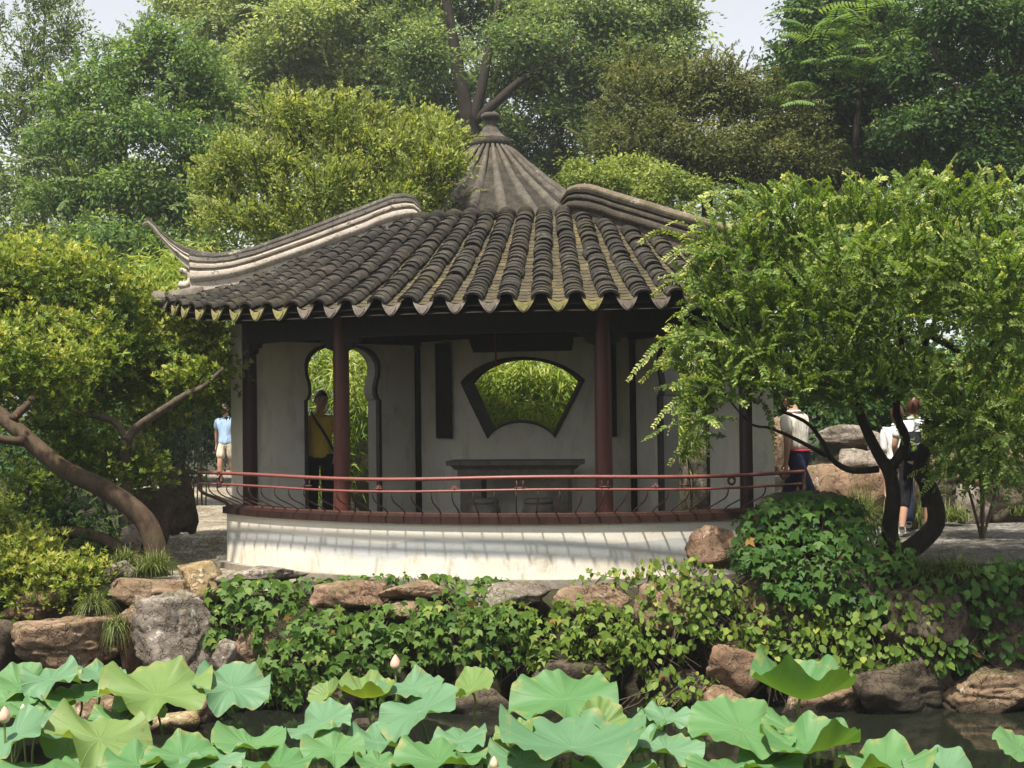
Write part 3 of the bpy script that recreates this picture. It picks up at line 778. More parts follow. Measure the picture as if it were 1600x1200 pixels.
# hip ridges with their swept-up tips
TOPZ = [(-0.04, 3.93), (-0.03, 3.985), (-0.012, 4.065), (0.02, 4.095), (0.07, 4.085), (0.19, 3.950), (0.30, 3.830), (0.39, 3.725), (0.47, 3.640), (0.60, 3.505), (0.70, 3.440), (0.76, 3.428), (0.82, 3.450), (0.88, 3.505), (0.93, 3.585), (0.97, 3.690), (1.00, 3.795), (1.02, 3.835), (1.034, 3.815), (1.042, 3.790)]
BASEZ = [(-0.04, 3.74), (0.125, 3.60), (0.17, 3.53), (0.35, 3.34), (0.47, 3.22), (0.68, 3.02), (0.80, 2.955), (0.855, 2.93), (0.858, 3.235), (0.89, 3.32), (0.93, 3.445), (0.97, 3.585), (1.00, 3.705), (1.02, 3.765), (1.034, 3.755), (1.042, 3.745)]
PROF = [(0.075, 0.0), (0.075, 0.26), (0.088, 0.285), (0.112, 0.35), (0.118, 0.42), (0.108, 0.50), (0.080, 0.535), (0.078, 0.575), (0.112, 0.59), (0.118, 0.64), (0.112, 0.685), (0.082, 0.70), (0.080, 0.735), (0.118, 0.75), (0.128, 0.83)]
CAP = [(0.128, 0.83), (0.130, 0.88), (0.105, 0.955), (0.055, 0.99), (0.0, 1.0)]
def sweep(s, prof, closed_bottom, nw):
    ts = sorted(set([t_ for t_, _ in TOPZ] + [t_ for t_, _ in BASEZ] + list(np.linspace(-0.04, 1.042, 90))))
    d = (HB[s] - HA[s]).normalized(); q = Vector((d.y, -d.x, 0))
    m = MB(); V = []; Fc = []
    sec = [(-a, b) for a, b in reversed(prof)] if closed_bottom == 2 else None
    full = prof + [(-a, b) for a, b in reversed(prof)] if closed_bottom else prof + [(-a, b) for a, b in reversed(prof[:-1])]
    k = len(full)
    for t_ in ts:
        zt, zb = lerp_tab(TOPZ, t_), lerp_tab(BASEZ, t_)
        wd = 1.0 if t_ < 0.80 else max(0.30, 1.0 - (t_ - 0.80) / 0.245 * 0.70)
        if t_ < 0: wd *= 0.97
        p = hip_pt(s, t_)
        # the tip keeps only the cap and upper mouldings
        for a, b in full: V.append(p + q * (a * wd) + Vector((0, 0, zb + (zt - zb) * b)))
    for i in range(len(ts) - 1):
        for j in range(k - (0 if closed_bottom else 1)):
            j2 = (j + 1) % k; Fc.append((i*k + j, i*k + j2, (i+1)*k + j2, (i+1)*k + j))
    Fc.append(tuple(range(k))); Fc.append(tuple((len(ts) - 1) * k + j for j in range(k))[::-1])
    return m.add(V, Fc)
for s, a, b in ((-1, 'ridge_pale', 'ridge_top'), (1, 'ridge_brown', 'ridge_brown_top')):
    o = sweep(s, PROF, True, 0).build('hip_ridge', M[a], ROOF); autosmooth(o, 35)
    c = sweep(s, CAP, False, 0).build('ridge_cap', M[b], o); autosmooth(c, 35)
    # scroll block under the tip and the corner tile below it
    d = (HB[s] - HA[s]).normalized(); q = Vector((d.y, -d.x, 0))
    cc = hip_pt(s, 0.885) + Vector((0, 0, 3.135))
    m = MB(); m.tube([cc + (d * math.cos(x) + Vector((0, 0, 1)) * math.sin(x)) * 0.085 for x in np.linspace(0.35 * math.pi, 1.72 * math.pi, 15)], 0.045, 8)
    m.build('scroll', M[a], o, True)
    m = MB(); P = [hip_pt(s, x) + Vector((0, 0, z)) for x, z in ((0.80, 2.97), (0.86, 2.935), (0.92, 2.90), (0.97, 2.895), (1.005, 2.91))]
    m.tube(P, [0.10, 0.10, 0.10, 0.095, 0.085], 10).build('corner_tile', M['drip_grey'] if s < 0 else M['tile'], ROOF, True)

# ------------------------------------------------------------------ furnishings inside
def back_frame(px, py):
    th, z = ray_arc(px, py, RB); return th, z
def board(name, label, x0, x1, y0, y1, tilt=0.0, wide=0.0, th=0.03):
    tl, zt = ray_arc(x0, y0, RB + 0.06); tr, _ = ray_arc(x1, y0, RB + 0.06); _, zb = ray_arc((x0 + x1) / 2, y1, RB + 0.06)
    m = MB(); V = []; n = 8
    for i in range(n + 1):
        u = i / n; a = tl + (tr - tl) * u; a2 = a + (u - 0.5) * wide
        V += [pv(RB + 0.035, a2, zb), pv(RB + 0.035 + th, a2, zb), pv(RB + 0.035 + th + tilt, a, zt), pv(RB + 0.035 + tilt, a, zt)]
    Fc = []
    for i in range(n):
        for k in range(4): Fc.append((i*4 + k, i*4 + (k+1) % 4, (i+1)*4 + (k+1) % 4, (i+1)*4 + k))
    Fc += [(3, 2, 1, 0), (n*4, n*4 + 1, n*4 + 2, n*4 + 3)]
    m.add(V, Fc); o = m.build(name, M['dark_wood']); tag(o, label, 'wall board'); return o
board('couplet_board', 'long dark vertical board on the wall left of the fan window', 680, 703, 537, 685)
board('couplet_board', 'long dark vertical board on the wall half hidden behind the right red column', 944, 962, 533, 683)
board('name_plaque', 'wide dark horizontal plaque hung above the fan window', 737, 896, 527, 549, 0.10, -0.02)
p = pv(RB + 0.25, wTop[0] - 0.115, 0); m = MB()
m.tube([p + Vector((0, 0, 2.60)), p + Vector((0, 0, 2.16))], 0.006, 5); m.tube([p + Vector((0.004, 0, 2.30)), p + Vector((0.012, 0, 2.06))], [0.014, 0.004], 6)
t = NT('red_cord'); t.finish((0.30, 0.02, 0.02), 0.7); M['red'] = t.m
tag(m.build('hanging_cord', M['red']), 'thin red cord hanging in front of the fan window', 'cord')
# stone altar table
tc = ray_arc(806, 730, RB + 0.42)[0]
TB = thing('stone_table', 'long grey stone table standing under the fan window', 'table', pv(RB + 0.42, tc, FLOOR))
def tbox(name, u0, u1, v0, v1, z0, z1, m=M['table'], taper=0.0, par=None):
    x = et(tc); y = er(tc); b = pv(RB + 0.42, tc, 0); V = []
    for z, k in ((z0, taper), (z1, 0)):
        for u, v_ in ((u0 + k, v0 + k), (u1 - k, v0 + k), (u1 - k, v1 - k), (u0 + k, v1 - k)): V.append(b + x * u + y * v_ + Vector((0, 0, z)))
    return MB().add(V, [(0, 3, 2, 1), (4, 5, 6, 7), (0, 1, 5, 4), (1, 2, 6, 5), (2, 3, 7, 6), (3, 0, 4, 7)]).build(name, m, par or TB)
tbox('tabletop', -0.80, 0.80, -0.24, 0.24, 0.90, 0.955, M['table'])
tbox('tabletop_moulding', -0.76, 0.76, -0.21, 0.21, 0.845, 0.90, M['table'], 0.05)
tbox('apron', -0.68, 0.68, -0.16, 0.16, 0.74, 0.845, M['table'])
for k in (-1, 1):
    tbox('leg', k * 0.52 - 0.13, k * 0.52 + 0.13, -0.15, 0.15, FLOOR + 0.05, 0.74); tbox('foot', k * 0.52 - 0.16, k * 0.52 + 0.16, -0.18, 0.18, FLOOR, FLOOR + 0.05)
for px, lab in ((757, 'round stone drum stool on the left in front of the stone table'), (841, 'round stone drum stool on the right in front of the stone table')):
    th, _ = ray_arc(px, 790, RB + 1.15); c = pv(RB + 1.15, th, FLOOR)
    o = thing('drum_stool', lab, 'stool', c, 'stone stools by the table')
    b = MB().lathe([(0.13, 0), (0.15, 0.02), (0.185, 0.12), (0.195, 0.20), (0.185, 0.29), (0.16, 0.37)], tuple(c), 24).build('body', M['table'], o, True)
    MB().lathe([(0.16, 0.371), (0.172, 0.385), (0.172, 0.41), (0.155, 0.425)], tuple(c), 24).build('seat', M['table'], o, True)
# ------------------------------------------------------------------ round pavilion on the hillock behind
HC = at(771, 560, 21.0); HX, HY = HC.x, HC.y
HG = float(ground_z(HX, HY))
HAT = thing('round_pavilion', 'round pavilion on the hillock behind with ribbed conical roof and stone finial', 'pavilion', (HX, HY, HG))
def hz(r):                                     # height of the cone's surface
    return lerp_tab([(0.0, 6.02), (0.28, 5.90), (0.6, 5.58), (0.95, 5.26), (1.30, 4.97), (1.65, 4.71), (2.05, 4.44), (2.2, 4.36)], r)
m = MB(); m.lathe([(r, hz(r) - 0.03) for r in np.linspace(0.05, 2.12, 14)], (HX, HY, 0), 48, False)
m.lathe([(r, hz(r) - 0.13) for r in np.linspace(2.12, 0.05, 14)], (HX, HY, 0), 48, False)
hroof = m.build('roof', M['pan'], HAT, True)
for k in range(26):
    a = 2 * math.pi * (k + 0.42) / 26
    m = MB(); P = []; Rr = []
    for i in range(11):
        r = 0.22 + (2.16 - 0.22) * i / 10; P.append((HX + r * math.sin(a), HY - r * math.cos(a), hz(r) + 0.018)); Rr.append(0.020 + 0.068 * min(1, (r - 0.2) / 1.25))
    m.tube(P, Rr, 10).build('tile_rib', M['hat_tile'], hroof, True)
# pan tiles seen between the ribs
vm = MB()
for k in range(26):
    a = 2 * math.pi * (k + 0.92) / 26
    for i in range(24):
        r = 0.75 + i * 0.055; c = Vector((HX + r * math.sin(a), HY - r * math.cos(a), hz(r) + 0.012)); tx = Vector((math.cos(a), math.sin(a), 0)); ex = Vector((math.sin(a), -math.cos(a), 0)); h = 0.5 * max(0.0, r * 0.24 - 0.13)
        vm.add([c - tx * h, c + tx * h, c + tx * h + ex * 0.03 + Vector((0, 0, 0.02)), c - tx * h + ex * 0.03 + Vector((0, 0, 0.02)), c - tx * h + ex * 0.035 - Vector((0, 0, 0.02)), c + tx * h + ex * 0.035 - Vector((0, 0, 0.02))], [(0, 1, 2, 3), (3, 2, 5, 4)])
vm.build('pan_tiles', M['hat_tile'], hroof, False, 'stuff')
o = MB().lathe([(0.30, 5.86), (0.335, 5.90), (0.345, 5.95), (0.33, 6.01), (0.27, 6.03), (0.22, 6.07), (0.175, 6.115), (0.17, 6.135), (0.155, 6.14), (0.135, 6.18), (0.125, 6.205), (0.105, 6.21), (0.098, 6.25), (0.100, 6.315), (0.112, 6.33), (0.145, 6.345), (0.162, 6.38), (0.155, 6.415), (0.12, 6.445), (0.05, 6.46)], (HX, HY, 0), 32).build('finial', M['hat_tile'], HAT, True); autosmooth(o, 40)
for k in range(5):
    a = 2 * math.pi * (k + 0.5) / 5; c = (HX + 1.45 * math.sin(a), HY - 1.45 * math.cos(a), 0)
    MB().lathe([(0.075, HG), (0.075, 4.62)], c, 14).build('column', M['column'], HAT, True)
MB().lathe([(1.55, 4.32), (1.55, 4.50), (1.42, 4.50), (1.42, 4.32)], (HX, HY, 0), 40, False).build('beam', M['dark_wood'], HAT)
MB().lathe([(1.9, HG - 0.6), (1.9, HG + 0.06), (1.75, HG + 0.12)], (HX, HY, 0), 40).build('base', M['plinth'], HAT)

# ------------------------------------------------------------------ rocks
def nrm3(a): return a / np.linalg.norm(a)
def rock_mesh(name, seed, sx, sy, sz, cuts=18, rough=0.10, sub=4):
    """boulder: a sphere flattened by random planes, roughened; half sizes sx, sy, sz"""
    rg = np.random.RandomState(seed)
    bm = bmesh.new(); bmesh.ops.create_icosphere(bm, subdivisions=sub, radius=1.0)
    V = np.array([v.co[:] for v in bm.verts]); Fc = np.array([[v.index for v in f.verts] for f in bm.faces]); bm.free()
    N = rg.normal(size=(cuts, 3)); N[: cuts // 2] *= np.array([1, 1, 0.45]); N /= np.linalg.norm(N, axis=1)[:, None]; D = rg.uniform(0.50, 0.92, cuts)
    N[0] = nrm3(0.15 * rg.normal(size=3) + np.array([0, 0, 1])); D[0] = rg.uniform(0.55, 0.75)
    r = np.ones(len(V)) * 1.12
    dots = V @ N.T
    with np.errstate(divide='ignore', invalid='ignore'):
        lim = np.where(dots > 0.05, D / np.maximum(dots, 1e-6), 9.0)
    r = np.minimum(r, lim.min(axis=1))
    P = V * r[:, None]
    off = rg.uniform(-50, 50, 3)
    st = np.array([1.0, 1.0, 1.9])
    dsp = np.array([0.55 * noise.fractal(Vector(p * 1.5 + off), 0.9, 2.1, 3) - 1.1 * max(0.0, 0.16 - abs(noise.noise(Vector(p * st * 1.6 + off)))) * 3.0 + 0.30 * noise.noise(Vector(p * st * 5.5 + off)) for p in P])
    P = P + V * (dsp * rough)[:, None]
    P = P * np.array([sx, sy, sz])
    return fast_mesh(name, P, Fc, True)
ROCKS = [
 # px, py (centre), width, height in photograph pixels, depth, material, seed, turn, label
 (105, 1003, 165, 105, 12.05, 'rock_brown', 1, 0.2, 'broad brown boulder on the left bank below the drooping grass tuft'),
 (15, 1010, 110, 120, 12.15, 'rock_dark', 2, 0.5, 'dark boulder in shade at the far left of the bank'),
 (60, 945, 130, 60, 12.45, 'rock_brown', 3, 0.9, 'brown rock under the pale-tipped shrub at far left'),
 (268, 990, 135, 140, 12.0, 'rock_grey', 34, 0.4, 'big pale grey and pinkish boulder with slanting flat top on left bank'),
 (210, 992, 62, 118, 12.1, 'rock_rust', 5, 1.1, 'narrow upright rock between the grass tuft and the big pale boulder'),
 (316, 903, 84, 58, 12.35, 'rock_ochre', 6, 0.3, 'yellow ochre rock at the foot of the white base, left of the ivy'),
 (405, 899, 120, 32, 12.5, 'rock_grey', 7, 0.1, 'flat pale slab lying along the left foot of the white base'),
 (240, 926, 140, 50, 12.45, 'rock_brown', 8, 0.6, 'low flat brown rock behind the big pale boulder'),
 (185, 895, 50, 40, 12.75, 'rock_grey', 9, 0.6, 'small pale rock beside the grass under the leaning trunk'),
 (351, 1026, 42, 66, 11.75, 'rock_grey', 10, 0.2, 'small pointed pale rock standing free in front of the ivy'),
 (398, 1018, 70, 90, 12.1, 'rock_rust', 11, 0.8, 'reddish brown rock peeking out beneath the left ivy'),
 (540, 930, 130, 52, 12.25, 'rock_rust', 12, 0.3, 'pinkish brown rock showing in the gap at the top of the ivy'),
 (655, 922, 120, 34, 12.4, 'rock_brown', 13, 1.3, 'low brown rock under the middle of the white base'),
 (640, 955, 110, 40, 12.2, 'rock_brown', 14, 0.2, 'brown rock between two cushions of ivy below the base'),
 (800, 930, 150, 44, 12.3, 'rock_grey', 15, 0.5, 'long greyish rock below the base, right of centre'),
 (925, 935, 140, 56, 12.25, 'rock_brown', 16, 0.7, 'brown rock under the creeping stems right of the middle ivy'),
 (1035, 945, 120, 80, 12.2, 'rock_brown', 17, 0.1, 'brown rock behind the pale green creeper'),
 (1122, 855, 84, 80, 12.2, 'rock_rust', 40, 0.4, 'pointed buff rock at the right end of the white base'),
 (1190, 940, 90, 120, 12.05, 'rock_rust', 19, 0.2, 'upright reddish rock between the creeper and the ivy mound'),
 (1142, 1040, 108, 84, 11.75, 'rock_rust', 20, 0.5, 'block of orange brown rock jutting out above the lotus'),
 (1130, 1105, 120, 90, 11.7, 'rock_rust', 21, 0.9, 'rust-coloured rock under the jutting orange block'),
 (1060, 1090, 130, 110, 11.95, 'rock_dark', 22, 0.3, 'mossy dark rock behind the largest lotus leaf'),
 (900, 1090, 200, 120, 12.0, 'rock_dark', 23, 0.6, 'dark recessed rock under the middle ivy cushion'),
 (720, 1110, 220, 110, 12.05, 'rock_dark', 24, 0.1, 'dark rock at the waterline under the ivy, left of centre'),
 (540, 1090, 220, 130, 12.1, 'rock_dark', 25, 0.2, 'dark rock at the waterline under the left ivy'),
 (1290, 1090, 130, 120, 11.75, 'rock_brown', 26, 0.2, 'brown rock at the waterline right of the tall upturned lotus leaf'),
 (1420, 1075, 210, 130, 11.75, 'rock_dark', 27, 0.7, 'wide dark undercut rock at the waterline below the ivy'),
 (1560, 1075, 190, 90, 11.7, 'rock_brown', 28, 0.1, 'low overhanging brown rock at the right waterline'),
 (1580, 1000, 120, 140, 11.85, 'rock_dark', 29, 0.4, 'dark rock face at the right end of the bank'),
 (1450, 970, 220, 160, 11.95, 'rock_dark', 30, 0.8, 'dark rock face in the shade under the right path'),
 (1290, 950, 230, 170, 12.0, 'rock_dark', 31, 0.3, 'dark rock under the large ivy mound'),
 (250, 1140, 130, 60, 11.25, 'rock_ochre', 32, 0.3, 'low tan rock lying in the water between lotus stalks'),
 (320, 1108, 60, 60, 11.5, 'rock_rust', 33, 0.7, 'reddish rock under the blue-green lotus leaf'),
 (160, 1105, 120, 50, 11.5, 'rock_brown', 35, 0.2, 'brown rock glimpsed behind lotus leaves on the left'),
 (590, 1135, 80, 26, 11.4, 'rock_brown', 36, 0.4, 'small wet rock at the water behind a lotus stalk'),
 (1260, 820, 190, 150, 12.5, 'rock_dark', 37, 0.3, 'large boulder hidden under the dark ivy mound right of the pavilion'),
 # behind the right path
 (1300, 760, 100, 95, 16.6, 'rock_brown', 41, 0.2, 'pale grey rock of the low rockery behind the white-shirted walker'),
 (1356, 770, 90, 80, 16.3, 'rock_rust', 42, 0.9, 'orange-brown rock of the rockery left of the forked trunk'),
 (1345, 725, 84, 56, 16.8, 'rock_grey', 43, 0.5, 'lichen-grey rock above the orange one in the rockery'),
 (1395, 735, 80, 110, 16.9, 'rock_grey', 44, 0.1, 'grey rock of the rockery just behind the forked trunk'),
 (1330, 685, 120, 50, 17.2, 'rock_grey', 45, 0.4, 'brown rock along the top of the rockery'),
 (1222, 705, 60, 120, 17.4, 'rock_brown', 46, 0.4, 'tan rock seen past the right wall of the pavilion'),
 (1515, 790, 52, 70, 16.5, 'rock_grey', 47, 0.2, 'pale upright stone at the back edge of the right path'),
 (1563, 788, 100, 80, 16.7, 'rock_dark', 48, 0.6, 'dark boulder at the back edge of the right path'),
 (1475, 745, 120, 130, 17.3, 'rock_dark', 49, 0.3, 'dark rock under the shrub behind the walking woman'),
 (1580, 720, 150, 110, 17.2, 'rock_brown', 50, 0.1, 'brown rock mass in shade at the right edge'),
 (1505, 640, 130, 110, 17.9, 'rock_grey', 51, 0.1, 'grey rock high behind the dark twisted branches'),
 # left, behind the leaning tree
 (278, 770, 56, 120, 16.0, 'rock_dark', 52, 0.2, 'tall dark grey garden rock at the left edge of the path'),
 (230, 800, 80, 100, 15.2, 'rock_dark', 53, 0.5, 'dark mossy rock behind the leaning trunk'),
 (205, 850, 34, 90, 13.9, 'rock_grey', 54, 0.5, 'thin pale stone leaning behind the foot of the trunk'),
 (1095, 760, 70, 160, 19.0, 'rock_grey', 55, 0.5, 'pale rocks seen through the right doorway'),
]
for px, py, wd, hg, Yd, mt_, sd, tz, lab in ROCKS:
    c = at(px, py, Yd); k = mpp(Yd); me = rock_mesh('rock', sd, wd * k * 0.60, min(wd, 150) * k * 0.42, hg * k * 0.60, 18, 0.12, 5 if wd * hg > 15500 else 4)
    o = link('rock', me, M[mt_]); o.location = c
    rr = random.Random(sd); o.rotation_euler = (rr.uniform(-0.12, 0.12), rr.uniform(-0.10, 0.10), tz * 0.4)
    tag(o, lab, 'rock', 'rocks of the pond bank' if Yd < 13.5 else 'garden rocks behind')
# ------------------------------------------------------------------ leaves and trees
LEAF = {  # templates: points (along, across, lift) and triangles
 'oval': (np.array([(0, 0, 0), (0.45, 0.5, 0.10), (1, 0, -0.08), (0.45, -0.5, 0.10)]), np.array([(0, 3, 2), (0, 2, 1)])),
 'lance': (np.array([(0, 0, 0), (0.35, 0.5, 0.08), (1, 0, -0.30), (0.35, -0.5, 0.08)]), np.array([(0, 3, 2), (0, 2, 1)])),
 'blade': (np.array([(0, 0.5, 0), (0, -0.5, 0), (0.5, 0.4, 0.0), (0.5, -0.4, 0.0), (1, 0, -0.18)]), np.array([(0, 1, 3), (0, 3, 2), (2, 3, 4)])),
 'ivy': (np.array([(0, 0, 0), (0.10, 0.34, 0.03), (0.42, 0.62, -0.06), (0.46, 0.24, 0.04), (1.0, 0, -0.14), (0.46, -0.24, 0.04), (0.42, -0.62, -0.06), (0.10, -0.34, 0.03)]),
         np.array([(0, 3, 2), (0, 2, 1), (0, 4, 3), (0, 5, 4), (0, 6, 5), (0, 7, 6)])),
 'egg': (np.array([(0, 0, 0), (0.25, 0.36, 0.06), (0.62, 0.40, 0.05), (1, 0, -0.10), (0.62, -0.40, 0.05), (0.25, -0.36, 0.06)]),
         np.array([(0, 2, 1), (0, 3, 2), (0, 4, 3), (0, 5, 4)])),
}
def nrmz(a): return a / np.maximum(np.linalg.norm(a, axis=-1, keepdims=True), 1e-9)
class Leaves:
    def __init__(s): s.p = []; s.a = []; s.n = []; s.l = []; s.w = []; s.t = []
    def add(s, p, a, n, l, w_, t):
        k = len(p); s.p.append(p); s.a.append(a); s.n.append(n)
        s.l.append(np.broadcast_to(l, (k,))); s.w.append(np.broadcast_to(w_, (k,))); s.t.append(np.broadcast_to(t, (k,)))
    def count(s): return sum(len(x) for x in s.p)
    def frames(s):
        p = np.concatenate(s.p); a = nrmz(np.concatenate(s.a)); n = np.concatenate(s.n)
        n = nrmz(n - a * (n * a).sum(1, keepdims=True)); b = np.cross(n, a)
        return p, a, b, n, np.concatenate(s.l), np.concatenate(s.w), np.clip(np.concatenate(s.t), 0, 1)
    def mesh(s, name, shape='oval', sel=None):
        p, a, b, n, l, w_, t_ = s.frames()
        if sel is not None: p, a, b, n, l, w_, t_ = [x[sel] for x in (p, a, b, n, l, w_, t_)]
        T, Fc = LEAF[shape]
        V = p[:, None, :] + a[:, None, :] * (T[None, :, 0:1] * l[:, None, None]) + b[:, None, :] * (T[None, :, 1:2] * w_[:, None, None]) + n[:, None, :] * (T[None, :, 2:3] * w_[:, None, None])
        k = len(T); F_ = (Fc[None] + (np.arange(len(p)) * k)[:, None, None]).reshape(-1, 3)
        return fast_mesh(name, V.reshape(-1, 3), F_, False, np.repeat(t_, len(Fc)))

def cloud_leaves(L, clumps, ncl, nl, rc, ll, lw, rg, up=0.6, out=0.5, rnd=0.6, shell=(0.5, 1.0), front=0.5, tint=(0.5, 0.2), top_tint=0.0, flat=0.6, droop=0.25, twigs=None, density=None):
    """leaf clusters spread through ellipsoids (centre, radii); returns the cluster centres"""
    cs = np.array([c[0] for c in clumps], float); rs = np.array([c[1] for c in clumps], float)
    wt = (rs[:, 0] * rs[:, 2]); wt = wt / wt.sum()
    ids = rg.choice(len(clumps), ncl, p=wt)
    u = nrmz(rg.normal(size=(ncl, 3)))
    back = (u[:, 1] > 0.1) & (rg.rand(ncl) < front); u[back, 1] *= -1
    f = shell[0] + (shell[1] - shell[0]) * rg.rand(ncl) ** 0.7
    lump = 1 + 0.22 * np.sin(u[:, 0] * 5 + ids) * np.cos(u[:, 2] * 6 + ids * 1.7) + 0.12 * np.sin(u[:, 0] * 11 + u[:, 2] * 9 + ids)
    pc = cs[ids] + u * (f * lump)[:, None] * rs[ids]
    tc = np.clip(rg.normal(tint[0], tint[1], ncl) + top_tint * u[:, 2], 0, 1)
    k = rg.poisson(nl, ncl) + 2; rep = np.repeat(np.arange(ncl), k); n = len(rep)
    q = rg.normal(size=(n, 3)) * np.array([1, 1, flat]) * rc * (0.6 + 0.8 * rg.rand(ncl))[rep][:, None] * 0.55
    p = pc[rep] + q
    od = nrmz(p - cs[ids[rep]])
    nn = nrmz(np.array([0, 0, up]) + od * out + rg.normal(size=(n, 3)) * rnd)
    ax = nrmz(q + rg.normal(size=(n, 3)) * rc * 0.5) - np.array([0, 0, droop])
    sz = rg.uniform(0.7, 1.25, n)
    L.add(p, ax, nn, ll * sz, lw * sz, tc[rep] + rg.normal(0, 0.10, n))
    if twigs is not None:
        sel = rg.permutation(ncl)[:twigs[1]]
        for i in sel:
            c = Vector(cs[ids[i]]); e = Vector(pc[i]); m_ = c.lerp(e, 0.5) + Vector(rg.normal(size=3)) * 0.08 * (e - c).length
            twigs[0].tube([c.lerp(e, 0.12), m_, e], [twigs[2], twigs[2] * 0.6, twigs[2] * 0.25], 4, False)
    return pc, ids

def limb(m, pts, r0, r1, n=10, sides=8, wob=0.0, rg=None, power=1.0):
    P = spline(pts, n)
    if wob and rg is not None:
        for i in range(1, n): P[i] = P[i] + Vector(rg.normal(size=3)) * wob
    m.tube(P, [r0 + (r1 - r0) * (i / (n - 1)) ** power for i in range(n)], sides)

def px_clumps(rows):
    """(px, py, depth, radius px across, radius px up[, depth radius m]) -> ellipsoids"""
    out = []
    for r in rows:
        k = mpp(r[2]); c = at(r[0], r[1], r[2]); rx, rz = r[3] * k, r[4] * k
        out.append((tuple(c), (rx, r[5] if len(r) > 5 else 0.5 * (rx + rz), rz)))
    return out

M['lf_cam'] = m_leaf('camphor_leaf', (0.105,0.170,0.050), (0.285,0.350,0.125), (0.48,0.51,0.24), 0.47, 0.55, 0.18)
M['lf_deep'] = m_leaf('deep_camphor_leaf', (0.055,0.110,0.034), (0.175,0.245,0.085), (0.42,0.46,0.21), 0.45, 0.55, 0.18)
M['lf_dead'] = m_leaf('withered_leaf', (0.12,0.055,0.020), (0.27,0.15,0.045), (0.40,0.30,0.08), 0.3, 0.6, 0.15)
M['lf_mid'] = m_leaf('mid_green_leaf', (0.052,0.120,0.032), (0.155,0.250,0.072), (0.30,0.38,0.13), 0.44, 0.55, 0.18)
M['lf_bushy'] = m_leaf('yellow_green_leaf', (0.085,0.138,0.028), (0.245,0.300,0.068), (0.44,0.46,0.15), 0.42, 0.55, 0.18)
M['lf_brown'] = m_leaf('olive_leaf', (0.050,0.070,0.020), (0.130,0.150,0.045), (0.24,0.24,0.09), 0.38, 0.55, 0.18)
M['lf_dark'] = m_leaf('dark_green_leaf', (0.020,0.055,0.014), (0.060,0.125,0.030), (0.15,0.22,0.055), 0.36, 0.55, 0.18)
M['lf_slender'] = m_leaf('grey_green_leaf', (0.055,0.095,0.030), (0.145,0.205,0.070), (0.25,0.31,0.12), 0.42, 0.55, 0.18)
M['lf_bamboo'] = m_leaf('bamboo_leaf', (0.085,0.165,0.020), (0.280,0.360,0.055), (0.52,0.54,0.18), 0.44, 0.55, 0.18)
M['lf_holly'] = m_leaf('glossy_leaf', (0.050,0.105,0.014), (0.200,0.265,0.036), (0.44,0.45,0.11), 0.40, 0.48, 0.22)
M['lf_shoot'] = m_leaf('fresh_leaf', (0.048,0.122,0.020), (0.205,0.300,0.055), (0.56,0.58,0.20), 0.44, 0.5, 0.22)
M['lf_ivy'] = m_leaf('ivy_leaf', (0.026,0.085,0.014), (0.105,0.180,0.030), (0.27,0.31,0.07), 0.30, 0.55, 0.22)
M['lf_creeper'] = m_leaf('creeper_leaf', (0.050,0.110,0.014), (0.165,0.235,0.036), (0.34,0.34,0.07), 0.34, 0.55, 0.22)
M['lf_grass'] = m_leaf('grass_blade', (0.045,0.070,0.015), (0.150,0.185,0.045), (0.30,0.29,0.11), 0.30, 0.5)

def expand(clumps, nsub, frac, rg, tall=0.75):
    """break each ellipsoid into tufts around its shell"""
    out = []
    for c, r in clumps:
        c = np.array(c); r = np.array(r)
        for i in range(nsub):
            u = nrmz(rg.normal(size=3))
            if u[1] > 0.3: u[1] *= -1
            if u[2] < -0.5: u[2] *= -0.5
            f = rg.uniform(0.62, 1.0); k = frac * rg.uniform(0.65, 1.35)
            out.append((tuple(c + u * r * f), (r[0] * k, r[1] * k, r[2] * k * tall)))
        out.append((tuple(c + np.array([0, 0.25 * r[1], 0])), tuple(r * 0.62)))
    return out
TREES = {}
def tree(name, label, base, trunk, clumps, leaf, ncl, nl, rc, ll, lw, seed, bark='bark', shape='oval', tr=0.2, limbs=None, group=None, twign=120, twr=0.02, cat='tree', nsub=10, frac=0.46, tall=1.05, **kw):
    """trunk: list of points; limbs: extra (points, r0, r1); clumps: ellipsoids"""
    rg = np.random.RandomState(seed)
    T = thing(name, label, cat, base, group); TREES[T.name] = (T, clumps)
    m = MB()
    if trunk: limb(m, trunk, tr, tr * 0.35, 14, 10, 0.0, rg)
    for pts, r0, r1 in (limbs or []): limb(m, pts, r0, r1, 12, 8)
    if limbs is None and trunk:
        tops = spline(trunk, 12)
        for c, r in clumps:
            c = Vector(c); s = min(tops[4:], key=lambda q: (q - c).length + 0.9 * max(0, q.z - c.z + 0.3)); mid = s.lerp(c, 0.5) + Vector((0, 0, -0.10 * (c - s).length))
            limb(m, [s, mid, c], tr * 0.34, tr * 0.10, 8, 6)
    if m.v: m.build('trunk', M[bark], T, True)
    L = Leaves(); tw = MB()
    kw.setdefault('shell', (0.35, 1.0))
    cloud_leaves(L, expand(clumps, nsub, frac, rg, tall), ncl, nl, rc * 0.8, ll, lw, rg, **kw)
    for c, r in clumps:                                     # boughs inside each part of the crown
        for i in range(max(3, twign // len(clumps))):
            u = Vector(nrmz(rg.normal(size=3))); c_ = Vector(c); e = c_ + Vector((u.x * r[0], u.y * r[1], abs(u.z) * r[2])) * 0.9
            tw.tube([c_ - Vector((0, 0, 0.2 * r[2])), c_.lerp(e, 0.5) + Vector(rg.normal(size=3)) * 0.06 * r[0], e], [twr, twr * 0.7, twr * 0.25], 4, False)
    if tw.v: tw.build('twigs', M[bark], T, True, 'stuff')
    o = link('crown', L.mesh('crown', shape), M[leaf], T); o['kind'] = 'stuff'
    return T

